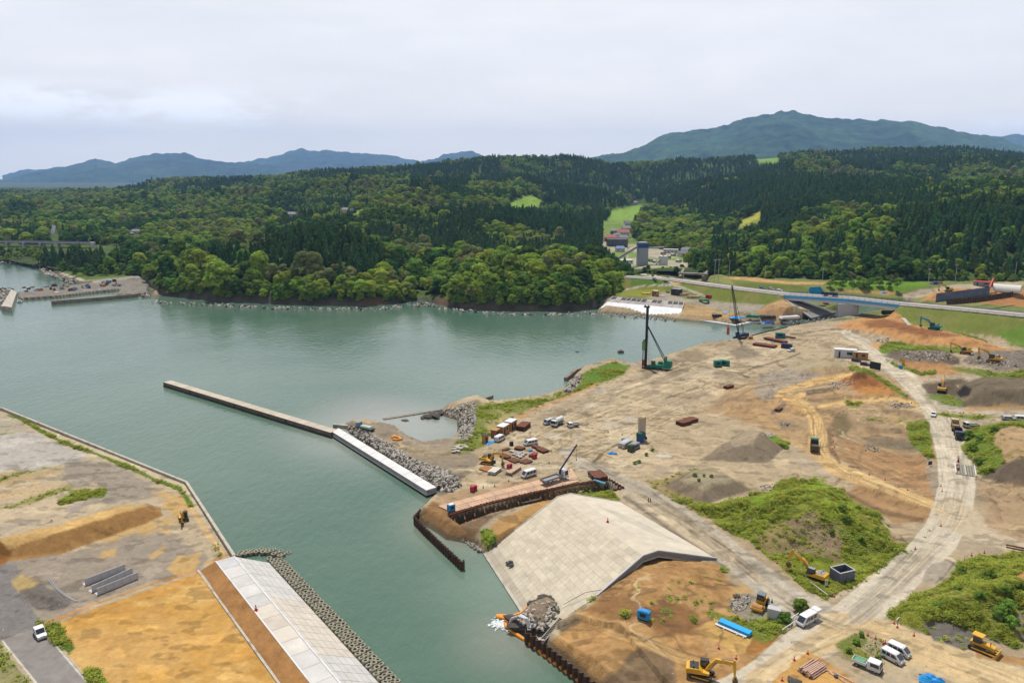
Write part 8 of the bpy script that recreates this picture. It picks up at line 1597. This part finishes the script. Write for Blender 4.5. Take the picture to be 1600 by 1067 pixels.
# fishing gear on the far quay, by the piece
gm = [m_tan, mat('faded_brown', S(120, 96, 80), .9), m_rust, m_grey, m_cgrey, m_cyan]
for k in range(46):
    x = rnd.uniform(28, 190); y = 446 + (190 - x) * .05 + rnd.uniform(-4, 5) - (x > 150) * 3; p = P(x, y, 2.0); L_ = rnd.uniform(1.5, 4); h_ = rnd.uniform(.8, 2)
    b_ = MB().box(p + Vector((0, 0, h_ / 2)), (L_, rnd.uniform(1.2, 3), h_), rnd.uniform(0, 3), taper=rnd.uniform(.6, .95)).box(p + Vector((.3, .2, h_ + .1)), (L_ * .5, .9, .3), rnd.uniform(0, 3)); tag(b_.build('gear_heap', gm[k % 6]), 'heap of fishing gear on the far quay, coloured ' + ['tan', 'brown', 'rust', 'grey', 'pale grey', 'light blue'][k % 6], 'fishing gear', 'fishing gear, ' + ['tan', 'brown', 'rust', 'grey', 'pale grey', 'light blue'][k % 6])
# odd material on the far shore
for k, (x, y, L_, W_, h_, mm, lab) in enumerate(((1120, 494, 6, 3, 1.2, m_dark, 'dark steel frame on the far shore left of the lattice boom'), (1176, 496, 8, 3, 1.5, m_green, 'green frame on the far shore right of the lattice boom'), (1200, 496, 9, 4, 1.2, m_dark, 'dark heap of bars on the far shore near the bridge slope'), (1190, 481, 8, 3, 2, m_navy, 'dark blue vehicle body behind the flatbed truck'), (1090, 463, 5, 3, 1.5, m_blue, 'blue crates on the far shore behind the white revetment'), (1072, 463, 9, 2, 2.2, m_wood, 'row of timber formwork behind the white revetment'), (1083, 467, 9, 2, 2.2, m_wood, 'second row of timber formwork behind the white revetment'), (1010, 461, 6, 3, 1.5, m_yel, 'yellow equipment at the left of the orange-brown hut'), (1034, 465, 4, 3, 1.6, m_white, 'white bags behind the white revetment'), (1100, 470, 7, 3, 1, m_green, 'green netting heap on the far shore'), (1079, 451, 8, 3, 1.8, m_rust, 'rust red machine at the foot of the embankment'), (1232, 497, 12, 4, 1.2, m_white, 'white sheet heap in front of the bridge slope'), (1290, 475, 3, 3, 6, m_red, 'red framework beside the bridge pier'), (1392, 491, 14, .6, 2.5, m_rustd, 'dark sheet pile edge under the right end of the bridge'))):
    p = P(x, y, 3.6 if y > 470 else 5.5); b_ = MB().box(p + Vector((0, 0, h_ / 2)), (L_, W_, h_), rnd.uniform(-.4, .4), taper=.9)
    for j in range(4): b_.box(p + Vector((rnd.uniform(-L_ / 2, L_ / 2), rnd.uniform(-W_ / 2, W_ / 2), h_ * .6)), (L_ * .35, W_ * .4, h_ * .9), rnd.uniform(0, 3))
    tag(b_.build('material_heap', mm), lab, 'material')
# ================================================================== bushes, shrubs near the works; weeds and rubble as stuff
def stand(px, py, key, s, where, grp, z=None):
    p = G(px, py) if z is None else P(px, py, z); return tree_thing(KI[key][rnd.randint(0, len(KI[key]) - 1)], p.x, p.y, p.z, s, rnd.uniform(0, 6), where, grp)
for px, py, s in ((1316, 800, .75), (1322, 815, .7), (1345, 845, .55), (1300, 835, .5), (1190, 800, .5), (1168, 805, .45), (1250, 770, .5), (1340, 800, .6), (1370, 830, .5)): stand(px, py, 'bush', s * .7, 'growing on the green spoil heap', 'bushes on the spoil heap')
for px, py, s in ((1500, 895, .7), (1545, 905, .8), (1570, 930, .8), (1560, 965, .9), (1580, 980, .9), (1530, 935, .6), (1495, 925, .5), (1590, 920, .7), (1465, 950, .5), (1575, 955, 1.0)): stand(px, py, 'bush', s * .75, 'growing on the green hill at lower right', 'bushes on the green hill')
stand(1250, 955, 'bush', .75, 'standing beside the white van with the open tailgate', None); stand(1226, 972, 'bush', .6, 'standing at the white railing left of the van', None)
for px, py, s in ((1338, 1006, .36), (1326, 1019, .3), (1372, 1030, .28), (1346, 994, .3)): stand(px, py, 'bush', s, 'on the rough island beside the white pickup truck', 'bushes on the rough island')
for px, py, s in ((998, 723, .3), (992, 725, .3), (1010, 712, .3), (1020, 705, .3), (1085, 745, .3), (1092, 752, .25), (1100, 745, .22), (1112, 746, .25)): stand(px, py, 'bush', s, 'along the green strip and gravel heap in the middle', 'small bushes in the middle')
for px, py, s in ((1552, 676, .7), (1530, 690, .7), (1520, 705, .7), (1528, 725, .6), (1512, 685, .8)): stand(px, py, 'bush', s, 'in the roadside hedge behind the dark blue truck', 'bushes of the roadside hedge')
for k in range(84):
    px = rnd.uniform(1130, 1600); py = np.interp(px, [1150, 1300, 1450, 1600], [431, 436, 440, 439]) + rnd.uniform(-4, 2); stand(px, py, rnd.choice(['broad', 'bright', 'bush', 'olive', 'bush']), rnd.uniform(.28, .62), 'along the foot of the wood behind the highway', 'low trees behind the highway', z=10)
for k in range(24):
    px = rnd.uniform(980, 1100); py = 427 + rnd.uniform(-5, 3); stand(px, py, rnd.choice(['broad', 'dark', 'bush']), rnd.uniform(.35, .6), 'in the belt in front of the batching plant', 'trees in front of the batching plant', z=6)
for k in range(64):
    px = rnd.uniform(70, 225); py = np.interp(px, [70, 120, 225], [412, 433, 431]) + rnd.uniform(-10, 0); stand(px, py, rnd.choice(['broad', 'dark', 'bright', 'bush', 'cedar']), rnd.uniform(.5, .85), 'on the shore behind the small harbour', 'trees behind the small harbour', z=3)
for k in range(40):
    px = rnd.uniform(-20, 72); py = rnd.uniform(395, 406); stand(px, py, rnd.choice(['broad', 'dark', 'bright', 'cedar', 'olive']), rnd.uniform(.5, .9), 'on the shore at the left edge below the expressway', 'trees below the expressway', z=3.5)
for k in range(40):
    px = rnd.uniform(985, 1045); py = rnd.uniform(430, 446); stand(px, py, 'bush', rnd.uniform(.35, .7), 'on the green bank behind the white revetment', 'bushes behind the white revetment', z=5)
for k in range(44):
    px = rnd.uniform(1290, 1410); py = rnd.uniform(436, 451); stand(px, py, 'bush', rnd.uniform(.6, 1.4), 'on the bright green rise right of the blue sheet', 'bushes right of the blue sheet', z=10.5)
# weeds: little clumps over the grass
def tuft(seed, col, w=.7, h=.3, n=36):
    r = np.random.default_rng(seed); p = np.stack([r.normal(0, w * .4, n), r.normal(0, w * .4, n), r.uniform(.05, h, n)], 1); v, f = quads(p, np.stack([r.normal(size=n) * .38, r.normal(size=n) * .38, r.uniform(.7, 1.4, n)], 1), .13, r, .6)
    return bpy.data.objects.new('tuft%02d' % seed, np_mesh('tuft', v, f, col, smooth=False))
TF = proto_coll('tuft_kinds', [tuft(0, leafmat('weed_green', (.265, .30, .048), trans=.38)), tuft(1, leafmat('weed_bright', (.28, .365, .055), trans=.38)), tuft(2, leafmat('weed_dark', (.17, .225, .04), trans=.38), .7, .8), tuft(3, leafmat('weed_dry', (.42, .36, .16), trans=.4)), tuft(4, leafmat('weed_green', (.265, .30, .048), trans=.38), .9, .9, 50)])
area = np.abs(np.gradient(WX, axis=1) * np.gradient(WY, axis=0))
w_ = GRASSM ** 1.5 * np.clip(fbm(WX, WY, 9, 4, 220) * 3.2 + .62, .08, 1.3) * area * (WZ > .3) * (PY > 470) * (np.hypot(WX, WY) < 480) * np.clip(200 / np.hypot(WX, WY), 0, 1.3) ** 1.6; w_ = w_.ravel() / w_.sum(); N_T = 48000
pick = rng.choice(len(w_), N_T, p=w_); jx = rng.uniform(-.5, .5, N_T) * np.abs(np.gradient(WX, axis=1).ravel()[pick]); jy = rng.uniform(-.5, .5, N_T) * np.abs(np.gradient(WY, axis=0).ravel()[pick])
tx, ty, tz = WX.ravel()[pick] + jx, WY.ravel()[pick] + jy, WZ.ravel()[pick] - .05; big = fbm(tx, ty, 6, 3, 200); sc_ = np.clip(.62 + big * 1.5, .28, 1.3) * rng.uniform(.6, 1.3, N_T)
ki = np.where(big > .12, rng.choice([2, 4, 0], N_T), np.where(big < -.12, rng.choice([3, 1, 0], N_T), rng.choice([0, 1, 4], N_T)))
scatter('weeds', np.stack([tx, ty, tz], 1), np.repeat(sc_[:, None], 3, 1), np.stack([np.zeros(N_T), np.zeros(N_T), rng.uniform(0, 6.28, N_T)], 1), ki, TF, 'rough weeds and grass tufts over the green banks', 'weeds')
# rubble: riprap along the breakwater and lagoon, rubble on the heaps, shore stones
def strew(polys):
    P_, S_ = [], []
    for q, n, s0, s1, gz in polys:
        xs = [a for a, b in q]; ys_ = [b for a, b in q]; m = 0
        X = rng.uniform(min(xs), max(xs), n * 4); Y = rng.uniform(min(ys_), max(ys_), n * 4); ok = sdf(X, Y, q) > 0; X, Y = X[ok][:n], Y[ok][:n]
        for x, y in zip(X, Y):
            p = G(x, y, 3) if gz is None else P(x, y, gz); P_.append((p.x, p.y, max(p.z, -.2) + .05)); S_.append(rng.uniform(s0, s1))
    return P_, S_
PO, SS = strew([([(545, 668), (560, 668), (605, 692), (650, 720), (705, 738), (722, 758), (708, 768), (690, 768), (640, 736), (590, 702), (548, 676)], 1500, .7, 1.6, None), ([(690, 642), (740, 630), (746, 645), (736, 688), (718, 692), (716, 655)], 520, .7, 1.5, None),
    ([(880, 612), (892, 592), (905, 582), (912, 588), (900, 610), (885, 616)], 160, .7, 1.5, None), ([(0, 406), (58, 407), (68, 416), (90, 432), (122, 441), (108, 443), (70, 428), (50, 413), (0, 412)], 420, 1.5, 3, .6), ([(0, 452), (20, 450), (18, 470), (0, 486)], 120, 1.5, 3, .6),
    ([(1400, 552), (1470, 550), (1500, 562), (1430, 568)], 200, .6, 1.3, None), ([(1500, 560), (1590, 552), (1590, 585), (1540, 580)], 160, .6, 1.2, None), ([(1294, 600), (1332, 594), (1338, 601), (1300, 606)], 90, .6, 1.2, None), ([(1390, 630), (1422, 630), (1425, 636), (1395, 638)], 70, .5, 1, None), ([(1350, 694), (1376, 700), (1374, 706), (1352, 704)], 50, .4, .8, None), ([(1138, 936), (1170, 928), (1174, 945), (1150, 958), (1140, 950)], 160, .3, .6, None),
    ([(1187, 758), (1212, 756), (1208, 766), (1190, 766)], 40, .4, .8, None), ([(1168, 812), (1184, 808), (1186, 816), (1172, 818)], 24, .3, .7, None), ([(1195, 682), (1206, 676), (1210, 682), (1198, 688)], 30, .5, 1, None), ([(1368, 530), (1390, 529), (1388, 536), (1372, 537)], 40, .8, 1.6, None), ([(1220, 660), (1236, 662), (1232, 668), (1218, 666)], 24, .5, 1, None),
    ([(720, 842), (745, 850), (758, 862), (748, 862), (730, 850)], 90, .4, .9, .2), ([(1050, 553), (1095, 539), (1145, 533), (1145, 537), (1095, 544), (1055, 558)], 120, .6, 1.3, .5), ([(240, 470), (330, 475), (430, 480), (500, 482), (590, 482), (630, 477), (640, 474), (640, 479), (590, 486), (430, 484), (330, 479), (238, 474)], 200, .8, 2.8, .1), ([(684, 480), (760, 488), (850, 491), (930, 489), (965, 470), (968, 474), (935, 493), (850, 495), (760, 492), (680, 484)], 170, .8, 2.8, .1), ([(640, 472), (680, 474), (682, 479), (640, 480)], 60, .8, 2, .3), ([(216, 458), (230, 456), (236, 466), (222, 466)], 40, 1.5, 3, .4), ([(1230, 503), (1300, 494), (1345, 488), (1345, 492), (1300, 501), (1240, 508)], 120, .6, 1.4, .5), ([(936, 486), (1010, 492), (1062, 500), (1062, 503), (1000, 498), (930, 492)], 140, .6, 1.4, .3),
    ([(806, 972), (828, 948), (858, 937), (876, 948), (868, 962), (850, 985), (820, 976)], 150, .5, 1.2, 1.7), ([(1330, 820), (1290, 810), (1220, 860), (1300, 868)], 120, .2, .5, None), ([(1360, 1000), (1400, 1010), (1380, 1025), (1350, 1015)], 60, .2, .5, None)])
nR = len(PO); scatter('rubble', np.array(PO), np.repeat(np.array(SS)[:, None], 3, 1) * rng.uniform(.7, 1.2, (nR, 3)), rng.uniform(0, 6.28, (nR, 3)), np.where(rng.random(nR) < .8, rng.integers(0, 4, nR), rng.integers(4, 7, nR)), ROCKS, 'grey broken rock lying along the shores and over the heaps', 'rubble')
# pebbles and clods so that no bare ground is perfectly smooth
w2 = (area * (WZ > 1) * (PY > 520) * (GRASSM < .3) * (np.isin(ZONE, [ZN.index(z) for z in ZN if z in ('asphalt_road', 'highway', 'sand_field')]) == 0) * np.clip(fbm(WX, WY, 14, 3, 210) + .12, 0, 1)).ravel(); w2 /= w2.sum(); NP_ = 16000; pk = rng.choice(len(w2), NP_, p=w2)
scatter('stones', np.stack([WX.ravel()[pk] + rng.uniform(-.3, .3, NP_), WY.ravel()[pk] + rng.uniform(-.3, .3, NP_), WZ.ravel()[pk]], 1), np.repeat((rng.gamma(1.5, .06, NP_) + .06)[:, None], 3, 1), rng.uniform(0, 6.28, (NP_, 3)), rng.integers(0, 4, NP_), ROCKS, 'small stones and clods scattered over the bare ground', 'stones')
